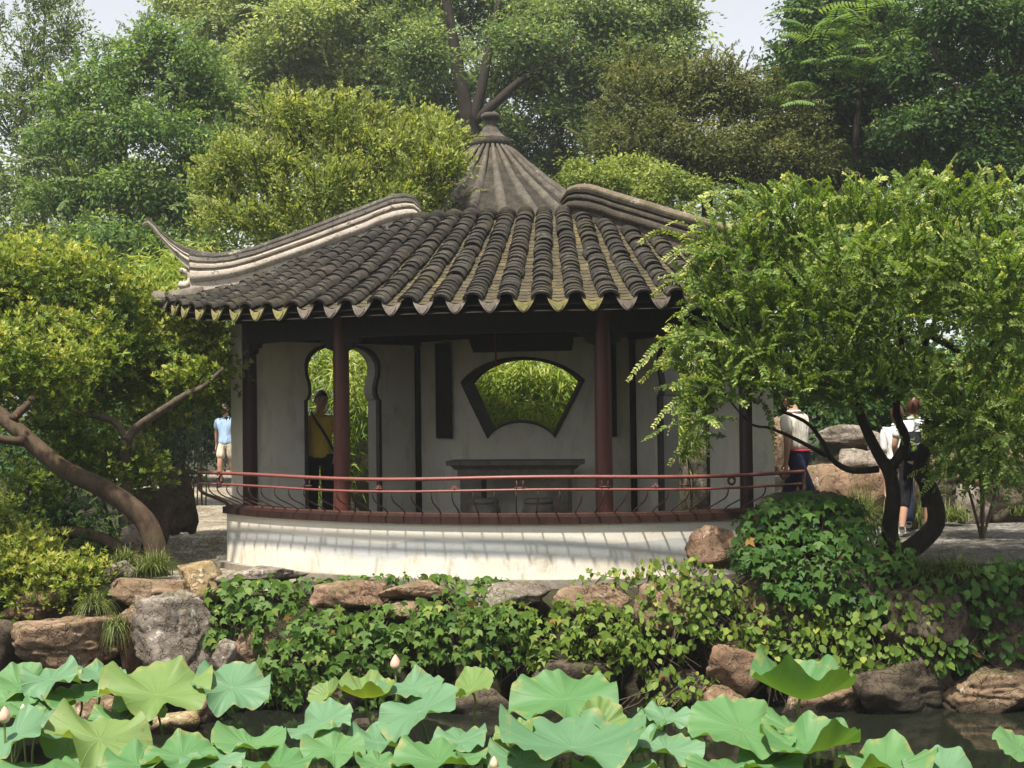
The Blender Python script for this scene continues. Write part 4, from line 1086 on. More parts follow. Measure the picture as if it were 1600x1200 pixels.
BG = 'trees rising behind the pavilions'
def G(px, Y, y0=0): p = at(px, 640, Y); p.z = float(ground_z(p.x, p.y)); return p
def tp(*pts): return [at(*p) for p in pts]

# --- far background, left to right
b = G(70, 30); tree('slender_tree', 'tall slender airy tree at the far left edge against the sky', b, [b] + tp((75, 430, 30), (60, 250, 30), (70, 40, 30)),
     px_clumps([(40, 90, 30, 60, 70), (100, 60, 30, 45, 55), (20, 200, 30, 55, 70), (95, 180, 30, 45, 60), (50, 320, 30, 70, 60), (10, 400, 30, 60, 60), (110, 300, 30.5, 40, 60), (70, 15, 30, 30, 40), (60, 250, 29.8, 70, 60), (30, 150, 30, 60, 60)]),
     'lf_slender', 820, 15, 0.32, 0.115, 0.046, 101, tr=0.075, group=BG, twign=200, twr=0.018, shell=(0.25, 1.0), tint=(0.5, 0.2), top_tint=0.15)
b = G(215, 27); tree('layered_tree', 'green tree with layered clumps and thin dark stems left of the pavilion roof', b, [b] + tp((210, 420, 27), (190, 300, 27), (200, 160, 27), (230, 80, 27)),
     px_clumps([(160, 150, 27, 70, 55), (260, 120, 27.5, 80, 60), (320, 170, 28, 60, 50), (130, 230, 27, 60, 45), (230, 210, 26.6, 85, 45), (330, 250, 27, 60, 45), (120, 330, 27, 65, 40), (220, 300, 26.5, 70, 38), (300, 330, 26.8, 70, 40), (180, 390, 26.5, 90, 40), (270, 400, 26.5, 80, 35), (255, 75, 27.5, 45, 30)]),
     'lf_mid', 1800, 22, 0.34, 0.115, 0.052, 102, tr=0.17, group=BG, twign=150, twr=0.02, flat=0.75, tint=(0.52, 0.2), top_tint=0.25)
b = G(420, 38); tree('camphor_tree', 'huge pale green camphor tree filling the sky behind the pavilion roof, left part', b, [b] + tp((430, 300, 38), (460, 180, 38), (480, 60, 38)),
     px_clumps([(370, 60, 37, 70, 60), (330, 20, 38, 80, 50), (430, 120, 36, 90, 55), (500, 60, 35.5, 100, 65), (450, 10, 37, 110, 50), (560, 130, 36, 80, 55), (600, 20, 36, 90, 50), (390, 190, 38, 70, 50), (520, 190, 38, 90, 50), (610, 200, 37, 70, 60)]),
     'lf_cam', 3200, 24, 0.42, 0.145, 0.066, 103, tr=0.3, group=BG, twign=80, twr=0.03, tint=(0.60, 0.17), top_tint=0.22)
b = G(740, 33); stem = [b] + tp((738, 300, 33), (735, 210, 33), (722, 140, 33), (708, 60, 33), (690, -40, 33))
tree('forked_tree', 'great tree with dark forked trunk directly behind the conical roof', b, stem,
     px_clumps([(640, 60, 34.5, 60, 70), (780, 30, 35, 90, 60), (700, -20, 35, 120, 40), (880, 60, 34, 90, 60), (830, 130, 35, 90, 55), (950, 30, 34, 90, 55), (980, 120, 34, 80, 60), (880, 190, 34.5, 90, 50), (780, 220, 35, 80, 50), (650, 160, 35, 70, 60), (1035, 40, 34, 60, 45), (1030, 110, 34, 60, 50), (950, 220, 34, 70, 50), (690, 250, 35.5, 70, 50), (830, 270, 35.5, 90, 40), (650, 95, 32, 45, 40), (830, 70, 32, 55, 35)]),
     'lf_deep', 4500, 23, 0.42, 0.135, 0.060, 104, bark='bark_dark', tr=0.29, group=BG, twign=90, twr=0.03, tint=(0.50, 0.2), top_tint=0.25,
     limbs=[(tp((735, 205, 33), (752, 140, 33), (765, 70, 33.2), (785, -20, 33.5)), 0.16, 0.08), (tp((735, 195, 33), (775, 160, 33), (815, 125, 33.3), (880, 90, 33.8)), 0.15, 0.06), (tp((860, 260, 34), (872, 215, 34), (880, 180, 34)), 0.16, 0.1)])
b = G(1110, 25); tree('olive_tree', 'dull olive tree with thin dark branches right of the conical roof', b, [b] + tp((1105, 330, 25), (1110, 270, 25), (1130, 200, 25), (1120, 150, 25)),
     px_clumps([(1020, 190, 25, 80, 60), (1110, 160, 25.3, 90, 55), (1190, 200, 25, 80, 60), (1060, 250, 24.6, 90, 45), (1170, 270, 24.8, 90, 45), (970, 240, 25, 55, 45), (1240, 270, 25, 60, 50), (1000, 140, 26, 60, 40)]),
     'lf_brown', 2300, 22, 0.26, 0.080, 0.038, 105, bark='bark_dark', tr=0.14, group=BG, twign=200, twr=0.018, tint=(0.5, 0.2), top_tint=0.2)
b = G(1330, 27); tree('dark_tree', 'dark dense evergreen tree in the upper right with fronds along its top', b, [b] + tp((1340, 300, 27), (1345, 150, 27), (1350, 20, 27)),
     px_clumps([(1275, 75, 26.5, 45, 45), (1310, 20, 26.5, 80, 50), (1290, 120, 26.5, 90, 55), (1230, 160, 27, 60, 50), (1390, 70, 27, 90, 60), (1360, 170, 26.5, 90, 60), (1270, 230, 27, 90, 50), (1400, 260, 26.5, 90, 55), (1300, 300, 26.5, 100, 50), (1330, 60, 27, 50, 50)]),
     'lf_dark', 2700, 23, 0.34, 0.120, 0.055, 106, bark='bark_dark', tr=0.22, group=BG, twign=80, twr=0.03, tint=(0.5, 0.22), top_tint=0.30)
b = G(1530, 24); tree('dark_tree', 'dark broad-leaved tree at the upper right edge with crooked bare branch', b, [b] + tp((1545, 330, 24), (1550, 200, 24), (1525, 80, 24), (1540, -20, 24)),
     px_clumps([(1480, 30, 24, 70, 55), (1570, 60, 24, 80, 60), (1450, 120, 24.3, 70, 50), (1550, 170, 24.3, 80, 60), (1610, 140, 24, 60, 60), (1470, 210, 24, 80, 50), (1560, 270, 24, 90, 45), (1640, 240, 24, 70, 60), (1490, 290, 24.5, 90, 45)]),
     'lf_dark', 2200, 22, 0.32, 0.105, 0.052, 107, bark='bark_dark', tr=0.2, group=BG, twign=90, twr=0.03, tint=(0.45, 0.22), top_tint=0.30,
     limbs=[(tp((1545, 260, 23.6), (1500, 150, 23.4), (1462, 90, 23.4), (1450, 50, 23.5)), 0.06, 0.03), (tp((1470, 110, 23.4), (1460, 160, 23.3), (1465, 190, 23.3)), 0.03, 0.015)])
# --- middle distance
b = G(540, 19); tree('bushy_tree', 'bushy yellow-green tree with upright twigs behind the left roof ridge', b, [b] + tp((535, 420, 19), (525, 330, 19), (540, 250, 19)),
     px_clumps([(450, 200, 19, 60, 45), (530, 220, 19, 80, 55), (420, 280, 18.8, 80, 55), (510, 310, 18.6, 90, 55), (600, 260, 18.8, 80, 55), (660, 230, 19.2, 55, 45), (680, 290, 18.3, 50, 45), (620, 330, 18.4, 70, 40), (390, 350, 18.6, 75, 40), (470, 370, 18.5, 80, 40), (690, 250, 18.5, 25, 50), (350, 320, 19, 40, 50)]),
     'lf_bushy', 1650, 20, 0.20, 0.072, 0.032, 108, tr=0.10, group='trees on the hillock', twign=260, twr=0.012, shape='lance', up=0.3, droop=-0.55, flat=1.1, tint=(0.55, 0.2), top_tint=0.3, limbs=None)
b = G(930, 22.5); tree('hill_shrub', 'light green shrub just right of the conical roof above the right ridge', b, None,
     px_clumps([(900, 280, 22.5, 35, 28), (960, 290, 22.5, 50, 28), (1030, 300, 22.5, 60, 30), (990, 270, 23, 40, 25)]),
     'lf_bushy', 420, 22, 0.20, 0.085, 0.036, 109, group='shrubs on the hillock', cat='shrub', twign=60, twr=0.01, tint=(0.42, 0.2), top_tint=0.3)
# hedge of leafy shrubs closing the garden behind
def hedge(name, label, rows, leaf, ncl, nl, rc, ll, lw, seed, **kw):
    b = Vector(rows[0][:1] + rows[0][1:2] + (0,)) if False else G(rows[0][0], rows[0][2])
    return tree(name, label, b, None, px_clumps(rows), leaf, ncl, nl, rc, ll, lw, seed, cat='shrub', group='shrubs of the garden edge', twign=40, twr=0.015, **kw)
hedge('shrub_bank', 'dark green shrubs behind the man in blue at the left', [(330, 560, 29, 90, 60), (260, 600, 29, 90, 80), (330, 690, 29.5, 80, 60), (250, 700, 29, 80, 60), (400, 620, 30, 60, 100), (180, 650, 28, 80, 90), (330, 640, 29, 70, 60), (290, 650, 28.5, 60, 50)], 'lf_dark', 1500, 22, 0.34, 0.13, 0.06, 120, tint=(0.5, 0.2), top_tint=0.2)
hedge('shrub_bank', 'dark shrubs far left behind the leaning tree', [(60, 600, 22, 110, 100), (150, 560, 22, 100, 90), (30, 720, 21, 100, 90), (130, 700, 20, 90, 90), (-60, 650, 22, 100, 140), (60, 480, 23, 110, 70)], 'lf_dark', 900, 22, 0.32, 0.115, 0.055, 121, tint=(0.5, 0.2), top_tint=0.2)
hedge('shrub_bank', 'tall dark shrubs behind the rockery on the right', [(1300, 480, 21, 120, 120), (1420, 420, 21.5, 120, 110), (1540, 440, 21, 120, 120), (1640, 520, 20.5, 120, 150), (1230, 560, 20, 80, 100), (1420, 600, 19.5, 130, 70), (1560, 600, 19, 110, 80), (1280, 640, 18.6, 90, 60), (1370, 640, 18.6, 80, 50), (1470, 650, 18.4, 80, 50), (1220, 640, 18.6, 60, 70)], 'lf_dark', 2000, 22, 0.30, 0.105, 0.052, 122, tint=(0.42, 0.2), top_tint=0.2)
hedge('shrub_bank', 'distant pale green wood seen between the trunks', [(100, 420, 44, 200, 90), (350, 420, 45, 180, 110), (600, 380, 46, 180, 120), (850, 380, 46, 200, 110), (1100, 400, 45, 200, 110), (1350, 420, 44, 200, 120), (1600, 420, 44, 200, 140), (-100, 480, 44, 200, 140), (250, 560, 43, 250, 80), (1800, 500, 44, 200, 200), (60, 300, 46, 120, 70), (220, 320, 46, 120, 70), (350, 300, 46, 100, 80), (1200, 280, 46, 130, 80), (1050, 300, 46, 120, 80), (1420, 250, 46, 150, 90), (460, 120, 48, 130, 110), (640, 110, 48, 130, 110), (820, 110, 48, 130, 110), (980, 130, 48, 110, 100), (1290, 160, 48, 90, 90), (1500, 120, 48, 150, 120)], 'lf_cam', 4300, 20, 0.7, 0.25, 0.11, 123, tint=(0.35, 0.18), top_tint=0.2)

# --- bamboo behind the windows and on the left
def bamboo(label, rows, nculm, ncl, nl, seed, ll=0.15, lw=0.021, group='bamboo clumps'):
    rg = np.random.RandomState(seed); cl = px_clumps(rows); b0 = Vector(cl[0][0]); b0.z = float(ground_z(b0.x, b0.y))
    T = thing('bamboo_clump', label, 'bamboo', b0, group)
    for i in range(nculm):
        c, r = cl[rg.randint(len(cl))]; x = c[0] + rg.uniform(-0.8, 0.8) * r[0]; y = c[1] + rg.uniform(-0.3, 0.6) * r[1]; g = float(ground_z(x, y)); h = c[2] + r[2] * 0.7
        MB().tube(spline([(x, y, g), (x + rg.normal() * 0.05, y, (g + h) / 2), (x + rg.normal() * 0.25, y - 0.1, h)], 8), [0.014 - 0.0013 * k for k in range(8)], 5).build('culm', M['lf_grass'], T, True)
    L = Leaves(); cloud_leaves(L, cl, ncl, nl, 0.17, ll, lw, rg, up=0.5, out=0.35, rnd=0.55, shell=(0.3, 1.0), front=0.75, tint=(0.5, 0.22), top_tint=0.3, flat=0.8, droop=0.75)
    o = link('foliage', L.mesh('foliage', 'lance'), M['lf_bamboo'], T); o['kind'] = 'stuff'
bamboo('bright bamboo thicket seen through the fan-shaped window', [(760, 600, 18.2, 70, 60), (840, 600, 18.1, 70, 60), (900, 630, 18.2, 50, 60), (820, 680, 17.7, 90, 50), (740, 660, 17.8, 60, 50)], 14, 620, 16, 131, 0.19, 0.026)
bamboo('leafy bamboo seen through the left doorway', [(490, 600, 18.0, 70, 60), (470, 560, 18.2, 60, 50), (540, 550, 18.3, 60, 50), (560, 620, 17.9, 60, 90), (500, 720, 17.8, 60, 70), (600, 580, 18.4, 60, 70)], 12, 620, 15, 132)
bamboo('bamboo seen through the right doorway', [(1080, 600, 18.2, 60, 80), (1130, 560, 18.3, 60, 60), (1060, 680, 18.0, 40, 50)], 8, 300, 15, 133)
bamboo('drooping pale bamboo beyond the left eave corner', [(250, 440, 21.5, 60, 45), (290, 480, 21, 55, 45), (215, 490, 21.5, 55, 50), (310, 420, 22, 40, 40), (260, 540, 21, 60, 50), (330, 540, 21, 50, 60)], 10, 560, 15, 134, 0.20, 0.027)

# long pinnate fronds along the top of the dark tree
FR = thing('frond_tree', 'tree with long feathery pinnate fronds in front of the dark evergreen at upper right', 'tree', G(1330, 25.5), BG)
rgf = np.random.RandomState(140); L = Leaves(); st = MB()
bf = G(1330, 25.5); limb(st, [bf] + tp((1335, 300, 25.5), (1345, 120, 25.5), (1350, 40, 25.5)), 0.10, 0.03, 14, 8)
def frond(p0, d, ln, n):
    P = [p0 + d * (ln * t_) + Vector((0, 0, -0.45 * ln * t_ * t_)) for t_ in np.linspace(0, 1, 7)]; st.tube(P, [0.012 - 0.0015 * i for i in range(7)], 4, False)
    A = np.array([q[:] for q in P]); tt = np.repeat(np.linspace(0.12, 1, n), 2); x = tt * 6; j = np.minimum(x.astype(int), 5); f = (x - j)[:, None]; pos = A[j] * (1 - f) + A[j + 1] * f; dr = nrmz(A[j + 1] - A[j])
    sd = nrmz(np.cross(dr, np.array([0, 0, 1.0]) + rgf.normal(size=3) * 0.3)); sg = np.where(np.arange(2 * n) % 2 == 0, 1.0, -1.0)[:, None]
    L.add(pos, sd * sg + dr * 0.35 - np.array([0, 0, 0.35]), np.cross(sd, dr) * 1.0 + np.array([0, -0.1, 0.6]), 0.22 * (1.1 - 0.6 * tt ** 2), 0.060, rgf.uniform(0.35, 0.85))
for px, py, n in ((1290, 45, 8), (1350, 40, 12), (1400, 45, 8), (1300, 95, 7), (1420, 130, 8), (1360, 110, 8), (1470, 160, 8), (1270, 150, 6)):
    c = at(px, py, 24.6)
    for i in range(n):
        a = rgf.uniform(0, 6.28); frond(c + Vector(rgf.normal(size=3)) * 0.25, Vector((math.cos(a), -0.5 * abs(math.sin(a)), 0.45)).normalized(), rgf.uniform(0.7, 1.2), 13)
st.build('trunk', M['bark_dark'], FR, True); o = link('crown', L.mesh('crown', 'lance'), M['lf_mid'], FR); o['kind'] = 'stuff'

# unseen trees added behind the viewer to block low sky and darken the interior
def blocker_tree(label, x, y, h, r, seed):
    rg = np.random.RandomState(seed); b = Vector((x, y, float(ground_z(x, y))))
    cl = [((x + rg.normal() * r * 0.35, y + rg.normal() * r * 0.25, 1.2 + h * f), (r * rg.uniform(0.7, 1.0), r * 0.7, h * 0.20)) for f in (0.15, 0.35, 0.55, 0.75, 0.9)]
    tree('sky_blocker_tree', label, b, [b, b + Vector((0.2, 0, h * 0.5)), b + Vector((0.1, 0.1, h))], cl, 'lf_dark', 520, 10, 0.9, 0.42, 0.22, seed, tr=0.22, group='added sky-blocking trees behind the viewer', twign=20, twr=0.03, nsub=7, frac=0.5)
for i, (x, y, h, r, lab) in enumerate(((-15, -8, 9, 4.2, 'leftmost added sky-blocking tree, unseen behind the viewer'), (-7.5, -9, 10, 4.2, 'second added sky-blocking tree from the left, unseen behind the viewer'), (0, -9.5, 9.5, 4.2, 'middle added sky-blocking tree, unseen behind the viewer'), (7.5, -9, 10, 4.2, 'second added sky-blocking tree from the right, unseen behind the viewer'), (15, -8, 9, 4.2, 'rightmost added sky-blocking tree, unseen behind the viewer'))):
    blocker_tree(lab, x, y, h, r, 150 + i)
# ------------------------------------------------------------------ foreground trees
def shoot(L, stems, P0, d0, length, n, rg, ll, lw, bend=(0, 0, -0.5), tip0=0.35, tip1=0.95, r0=0.006, curve=None):
    """a leafy shoot: two ranks of leaves along an arching stem, paler towards its tip"""
    if curve is None:
        ts = np.linspace(0, 1, 5); P = [P0 + d0 * (length * t_) + Vector(bend) * (length * 0.5 * t_ * t_) for t_ in ts]
    else: P = curve
    stems.tube(P, [r0 * (1 - 0.75 * i / (len(P) - 1)) for i in range(len(P))], 3, False)
    A = np.array([p[:] for p in P]); m = 2 * n
    tt = np.repeat((np.arange(n) + rg.rand(n) * 0.5) / n, 2) * 0.97 + 0.03
    x = tt * (len(P) - 1); j = np.minimum(x.astype(int), len(P) - 2); f = (x - j)[:, None]
    pos = A[j] * (1 - f) + A[j + 1] * f; dr = nrmz(A[j + 1] - A[j])
    ref = nrmz(rg.normal(size=3) * 0.6 + np.array([0.5, -0.6, 0.2])); sd = nrmz(np.cross(dr, np.broadcast_to(ref, dr.shape)))
    sgn = np.where(np.arange(m) % 2 == 0, 1.0, -1.0)[:, None]
    ax = sd * sgn * 0.85 + dr * 0.65 + rg.normal(size=(m, 3)) * 0.18
    nn = np.cross(sd, dr); nn = nn * np.sign(nn[:, 2:3] + 0.15) + rg.normal(size=(m, 3)) * 0.35 + np.array([0, -0.15, 0.35])
    sz = rg.uniform(0.75, 1.2, m) * (1.05 - 0.45 * tt ** 3)
    L.add(pos, ax, nn, ll * sz, lw * sz, tip0 + (tip1 - tip0) * tt ** 1.6 + rg.normal(0, 0.08, m))

def sprigs(key, n, leaf, ln, ll, lw, seed, up=0.5, bark='bark', step=0.035, tips=(0.45, 0.95)):
    """loose leafy sprigs that break a crown's outline"""
    T, cl = TREES[key]; rg = np.random.RandomState(seed); L = Leaves(); st = MB()
    cs = np.array([c for c, r in cl]); rs = np.array([r for c, r in cl]); wt = rs[:, 0] * rs[:, 2]; wt /= wt.sum()
    for i in range(n):
        k = rg.choice(len(cl), p=wt); u = nrmz(rg.normal(size=3)); u[1] = -abs(u[1]) if rg.rand() < 0.7 else u[1]; u[2] = abs(u[2]) if rg.rand() < 0.8 else u[2]; u = nrmz(u)
        d = nrmz(u * 0.7 + np.array([0, 0, up]) + rg.normal(size=3) * 0.3); l_ = ln * rg.uniform(0.5, 1.3)
        shoot(L, st, Vector(cs[k] + u * rs[k] * rg.uniform(0.8, 1.05)), Vector(d), l_, max(6, int(l_ / step)), rg, ll, lw, (rg.normal() * 0.2, rg.normal() * 0.2, -0.7), tips[0], tips[1], 0.012)
    st.build('sprig_stems', M[bark], T, True, 'stuff'); o = link('sprigs', L.mesh('sprigs', 'oval'), M[leaf], T); o['kind'] = 'stuff'
sprigs('slender_tree', 160, 'lf_slender', 0.9, 0.11, 0.045, 201, 0.6, 'bark', 0.07)
sprigs('layered_tree', 320, 'lf_mid', 0.8, 0.105, 0.048, 202, 0.3, 'bark', 0.06)
sprigs('camphor_tree', 330, 'lf_cam', 1.0, 0.135, 0.060, 203, 0.2, 'bark', 0.075)
sprigs('forked_tree', 380, 'lf_deep', 1.0, 0.13, 0.058, 204, 0.2, 'bark_dark', 0.075)
sprigs('olive_tree', 300, 'lf_brown', 0.7, 0.075, 0.036, 205, 0.5, 'bark_dark', 0.045)
sprigs('dark_tree', 260, 'lf_dark', 0.8, 0.115, 0.052, 206, 0.3, 'bark_dark', 0.06)
sprigs('dark_tree.001', 240, 'lf_dark', 0.7, 0.105, 0.050, 207, 0.3, 'bark_dark', 0.055)
sprigs('bushy_tree', 520, 'lf_bushy', 0.50, 0.070, 0.030, 208, 0.9, 'bark', 0.032)
rg = np.random.RandomState(42)
b = at(1408, 868, 12.6); b.z = 0
RT = thing('myrtle_tree', 'bright green tree with arching leafy shoots and twisted dark trunk on the right bank', 'tree', b)
m = MB()
limb(m, tp((1402, 872, 12.6), (1440, 845, 12.55), (1463, 815, 12.55), (1456, 770, 12.6), (1438, 735, 12.65), (1450, 690, 12.7), (1480, 640, 12.75), (1505, 605, 12.8), (1498, 570, 12.8)), 0.100, 0.050, 26, 12)
limb(m, tp((1400, 875, 12.6), (1390, 830, 12.55), (1396, 780, 12.5), (1390, 740, 12.5), (1370, 705, 12.5), (1345, 650, 12.45), (1330, 590, 12.4), (1300, 500, 12.4)), 0.088, 0.028, 24, 12)
limb(m, tp((1390, 735, 12.5), (1415, 690, 12.45), (1400, 640, 12.4), (1410, 560, 12.4), (1400, 470, 12.4)), 0.055, 0.02, 16, 8)
limb(m, tp((1372, 733, 12.5), (1330, 735, 12.45), (1300, 718, 12.4), (1285, 690, 12.35), (1260, 660, 12.3), (1215, 640, 12.2)), 0.035, 0.014, 18, 8)
limb(m, tp((1290, 712, 12.35), (1260, 695, 12.2), (1230, 680, 12.1), (1200, 668, 12.0), (1170, 660, 12.0), (1120, 600, 12.0)), 0.022, 0.008, 14, 6)
limb(m, tp((1450, 690, 12.7), (1455, 620, 12.7), (1440, 560, 12.6), (1470, 480, 12.6)), 0.06, 0.02, 14, 8)
limb(m, tp((1505, 605, 12.8), (1515, 570, 12.8), (1490, 545, 12.8), (1440, 520, 12.7)), 0.05, 0.02, 14, 8)
limb(m, tp((1500, 600, 12.8), (1550, 540, 12.7), (1600, 470, 12.6)), 0.05, 0.02, 14, 8)
limb(m, tp((1330, 590, 12.4), (1250, 540, 12.2), (1160, 470, 12.1)), 0.03, 0.012, 12, 6)
limb(m, tp((1480, 640, 12.75), (1550, 650, 12.6), (1620, 700, 12.5)), 0.04, 0.015, 12, 6)
m.build('trunk', M['bark_dark'], RT, True)
CR = px_clumps([(1150, 430, 12.2, 85, 90, 0.55), (1230, 370, 12.4, 95, 80, 0.7), (1340, 370, 12.5, 110, 80, 0.8), (1450, 370, 12.5, 110, 85, 0.8), (1560, 370, 12.4, 100, 85, 0.8), (1660, 420, 12.4, 110, 120, 0.9),
   (1180, 530, 12.1, 100, 80, 0.6), (1280, 500, 12.1, 110, 100, 0.8), (1390, 480, 12.2, 100, 90, 0.8), (1510, 470, 12.2, 90, 80, 0.8), (1600, 530, 12.2, 90, 90, 0.8),
   (1140, 595, 12.0, 65, 55, 0.4), (1230, 605, 12.0, 80, 45, 0.5), (1320, 600, 12.1, 80, 50, 0.5), (1400, 590, 12.1, 60, 45, 0.4), (1095, 640, 12.0, 26, 48, 0.25),
   (1530, 450, 10.8, 105, 85, 0.6), (1420, 430, 10.9, 95, 75, 0.5), (1640, 470, 10.7, 110, 95, 0.6), (1330, 440, 11.1, 80, 70, 0.5), (1340, 610, 11.9, 70, 42, 0.4), (1420, 605, 11.9, 60, 45, 0.4), (1505, 640, 12.0, 52, 55, 0.35), (1565, 690, 12.0, 65, 65, 0.4), (1490, 720, 12.1, 36, 32, 0.25),
   (1550, 640, 12.3, 70, 70, 0.5), (1500, 700, 12.4, 50, 50, 0.35), (1570, 730, 12.4, 70, 45, 0.45), (1075, 560, 12.0, 34, 30, 0.2)])
L = Leaves(); st = MB()
cs = np.array([c for c, r in CR]); rs = np.array([r for c, r in CR]); wt = rs[:, 0] * rs[:, 2]; wt /= wt.sum()
for i in range(3350):
    k = rg.choice(len(CR), p=wt); u = nrmz(rg.normal(size=3)); 
    if u[1] > 0.2 and rg.rand() < 0.5: u[1] *= -1
    p = cs[k] + u * rs[k] * (0.25 + 0.62 * rg.rand() ** 0.6)
    low = p[2] < 1.35
    d = nrmz(u * 0.5 + np.array([-0.12, -0.12, 0.85 if not low else 0.25]) + rg.normal(size=3) * 0.35)
    ln = rg.uniform(0.16, 0.42) * (0.8 if low else 1.0) if rg.rand() < 0.75 else rg.uniform(0.4, 0.62)
    tone = 0.26 + 0.18 * rg.rand() + 0.16 * max(0, u[2])  # upper shoots tinted paler: sunlit crown top put into the leaf colour
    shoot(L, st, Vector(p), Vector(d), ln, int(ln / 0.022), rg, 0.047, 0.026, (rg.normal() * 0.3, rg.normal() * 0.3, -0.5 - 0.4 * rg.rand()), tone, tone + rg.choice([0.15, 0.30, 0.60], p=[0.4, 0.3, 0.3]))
# long arching leaders that stand out of the crown: base and tip in the photograph
LEAD = [((1180, 400), (1100, 305)), ((1200, 390), (1150, 300)), ((1260, 380), (1228, 272)), ((1255, 400), (1180, 300)), ((1330, 370), (1252, 285)), ((1350, 380), (1320, 310)), ((1420, 380), (1488, 272)), ((1440, 390), (1400, 300)),
        ((1500, 380), (1545, 266)), ((1580, 390), (1592, 300)), ((1130, 430), (1040, 352)), ((1160, 430), (1062, 372)), ((1120, 480), (1062, 428)), ((1150, 420), (1100, 390)), ((1140, 540), (1003, 572)), ((1150, 545), (1020, 545)),
        ((1120, 520), (1042, 502)), ((1215, 600), (1213, 512)), ((1290, 530), (1260, 428)), ((1310, 520), (1300, 425)), ((1330, 480), (1320, 398)), ((1270, 470), (1230, 395)), ((1450, 500), (1455, 425)), ((1400, 420), (1350, 400)),
        ((1560, 560), (1600, 488)), ((1540, 590), (1610, 500)), ((1380, 560), (1320, 525)), ((1480, 540), (1410, 520)), ((1110, 600), (1035, 578)), ((1120, 640), (1060, 655)), ((1110, 640), (1075, 700)), ((1090, 590), (1060, 640)), ((1500, 640), (1440, 600)), ((1550, 420), (1595, 390)), ((1240, 470), (1200, 470)), ((1190, 480), (1125, 440)), ((1370, 350), (1345, 285)), ((1470, 360), (1440, 310)), ((1620, 380), (1640, 290)), ((1200, 560), (1165, 560))]
LEAD = LEAD + [((a0 + rg.uniform(-45, 45), b0 + rg.uniform(-25, 45)), (a1 + rg.uniform(-45, 45), b1 + rg.uniform(-8, 45))) for rep_ in range(2) for (a0, b0), (a1, b1) in LEAD]
for i, ((x0, y0), (x1, y1)) in enumerate(LEAD):
    Yd = 11.75 + 0.4 * rg.rand(); a_, e_ = at(x0, y0, Yd + 0.15), at(x1, y1, Yd)
    ln = (e_ - a_).length; up = 0.22 * ln
    cv = spline([a_, a_.lerp(e_, 0.35) + Vector((0, 0, up * 0.75)), a_.lerp(e_, 0.72) + Vector((0, 0, up)), e_], 9)
    shoot(L, st, None, None, ln, int(ln / 0.022), rg, 0.050, 0.027, tip0=0.35, tip1=1.05, r0=0.007, curve=cv)
st.build('twigs', M['bark'], RT, True, 'stuff')
o = link('crown', L.mesh('crown', 'egg'), M['lf_shoot'], RT); o['kind'] = 'stuff'

def rosettes(L, cl, ncl, rg, per=4, nl=8, ll=0.075, lw=0.024, shell=(0.35, 1.0), tint=(0.45, 0.2), top=0.35, spread=0.10, stems=None, core=0.35):
    """whorls of leaves at twig ends through ellipsoids"""
    cs = np.array([c for c, r in cl]); rs = np.array([r for c, r in cl]); wt = rs[:, 0] * rs[:, 2]; wt /= wt.sum()
    ids = rg.choice(len(cl), ncl, p=wt); u = nrmz(rg.normal(size=(ncl, 3))); fl = (u[:, 1] > 0.1) & (rg.rand(ncl) < 0.6); u[fl, 1] *= -1
    lump = 1 + 0.25 * np.sin(u[:, 0] * 5 + ids * 2.1) * np.cos(u[:, 2] * 6 + ids) + 0.12 * np.sin(u[:, 0] * 13 + u[:, 2] * 8)
    pc = cs[ids] + u * ((shell[0] + (shell[1] - shell[0]) * rg.rand(ncl) ** 0.6) * lump)[:, None] * rs[ids]
    for_rep = np.repeat(np.arange(ncl), per); n1 = len(for_rep)
    rc = pc[for_rep] + rg.normal(size=(n1, 3)) * spread
    rd = nrmz(u[for_rep] * 0.7 + np.array([0, -0.1, 0.75]) + rg.normal(size=(n1, 3)) * 0.4)
    tc = np.clip(rg.normal(tint[0], tint[1], ncl) + top * u[:, 2], 0, 1)[for_rep]
    rep = np.repeat(np.arange(n1), nl); n = len(rep)
    sd = nrmz(np.cross(rd[rep], rg.normal(size=(n, 3)))); op = rg.uniform(0.35, 1.25, n)[:, None]
    ax = nrmz(rd[rep] * np.cos(op) + sd * np.sin(op))
    nn = rd[rep] * 1.0 - ax * 0.3 + rg.normal(size=(n, 3)) * 0.2
    sz = rg.uniform(0.7, 1.2, n)
    L.add(rc[rep] - rd[rep] * 0.02 + rg.normal(size=(n, 3)) * 0.008, ax, nn, ll * sz, lw * sz, tc[rep] + core * (1.0 - op[:, 0]) * 0.6 + rg.normal(0, 0.07, n))
    if stems is not None:
        for i in rg.permutation(ncl)[:stems[1]]:
            c = Vector(cs[ids[i]]); e = Vector(pc[i]); stems[0].tube([c.lerp(e, 0.2), c.lerp(e, 0.6) + Vector(rg.normal(size=3)) * 0.05, e], [0.010, 0.007, 0.004], 4, False)

# leaning tree on the left
b = at(243, 868, 13.3); b.z = 0
LT = thing('leaning_tree', 'leaning tree at left with thick trunk marked orange and glossy yellow-green leaves', 'tree', b); m = MB()
limb(m, tp((246, 890, 13.3), (243, 855, 13.3), (222, 808, 13.3), (165, 765, 13.3), (98, 732, 13.35), (48, 690, 13.4), (0, 648, 13.5), (-60, 598, 13.7)), 0.122, 0.072, 30, 14)
limb(m, tp((48, 690, 13.4), (15, 688, 13.3), (-40, 680, 13.2)), 0.055, 0.04, 10, 8)
limb(m, tp((222, 880, 13.4), (195, 862, 13.5), (150, 838, 13.6), (90, 830, 13.8), (40, 838, 14.0)), 0.085, 0.04, 16, 10)
limb(m, tp((-40, 605, 13.6), (30, 540, 13.9), (100, 470, 14.2)), 0.08, 0.03, 14, 8); limb(m, tp((20, 655, 13.4), (70, 600, 13.9), (130, 520, 14.2)), 0.05, 0.02, 14, 8)
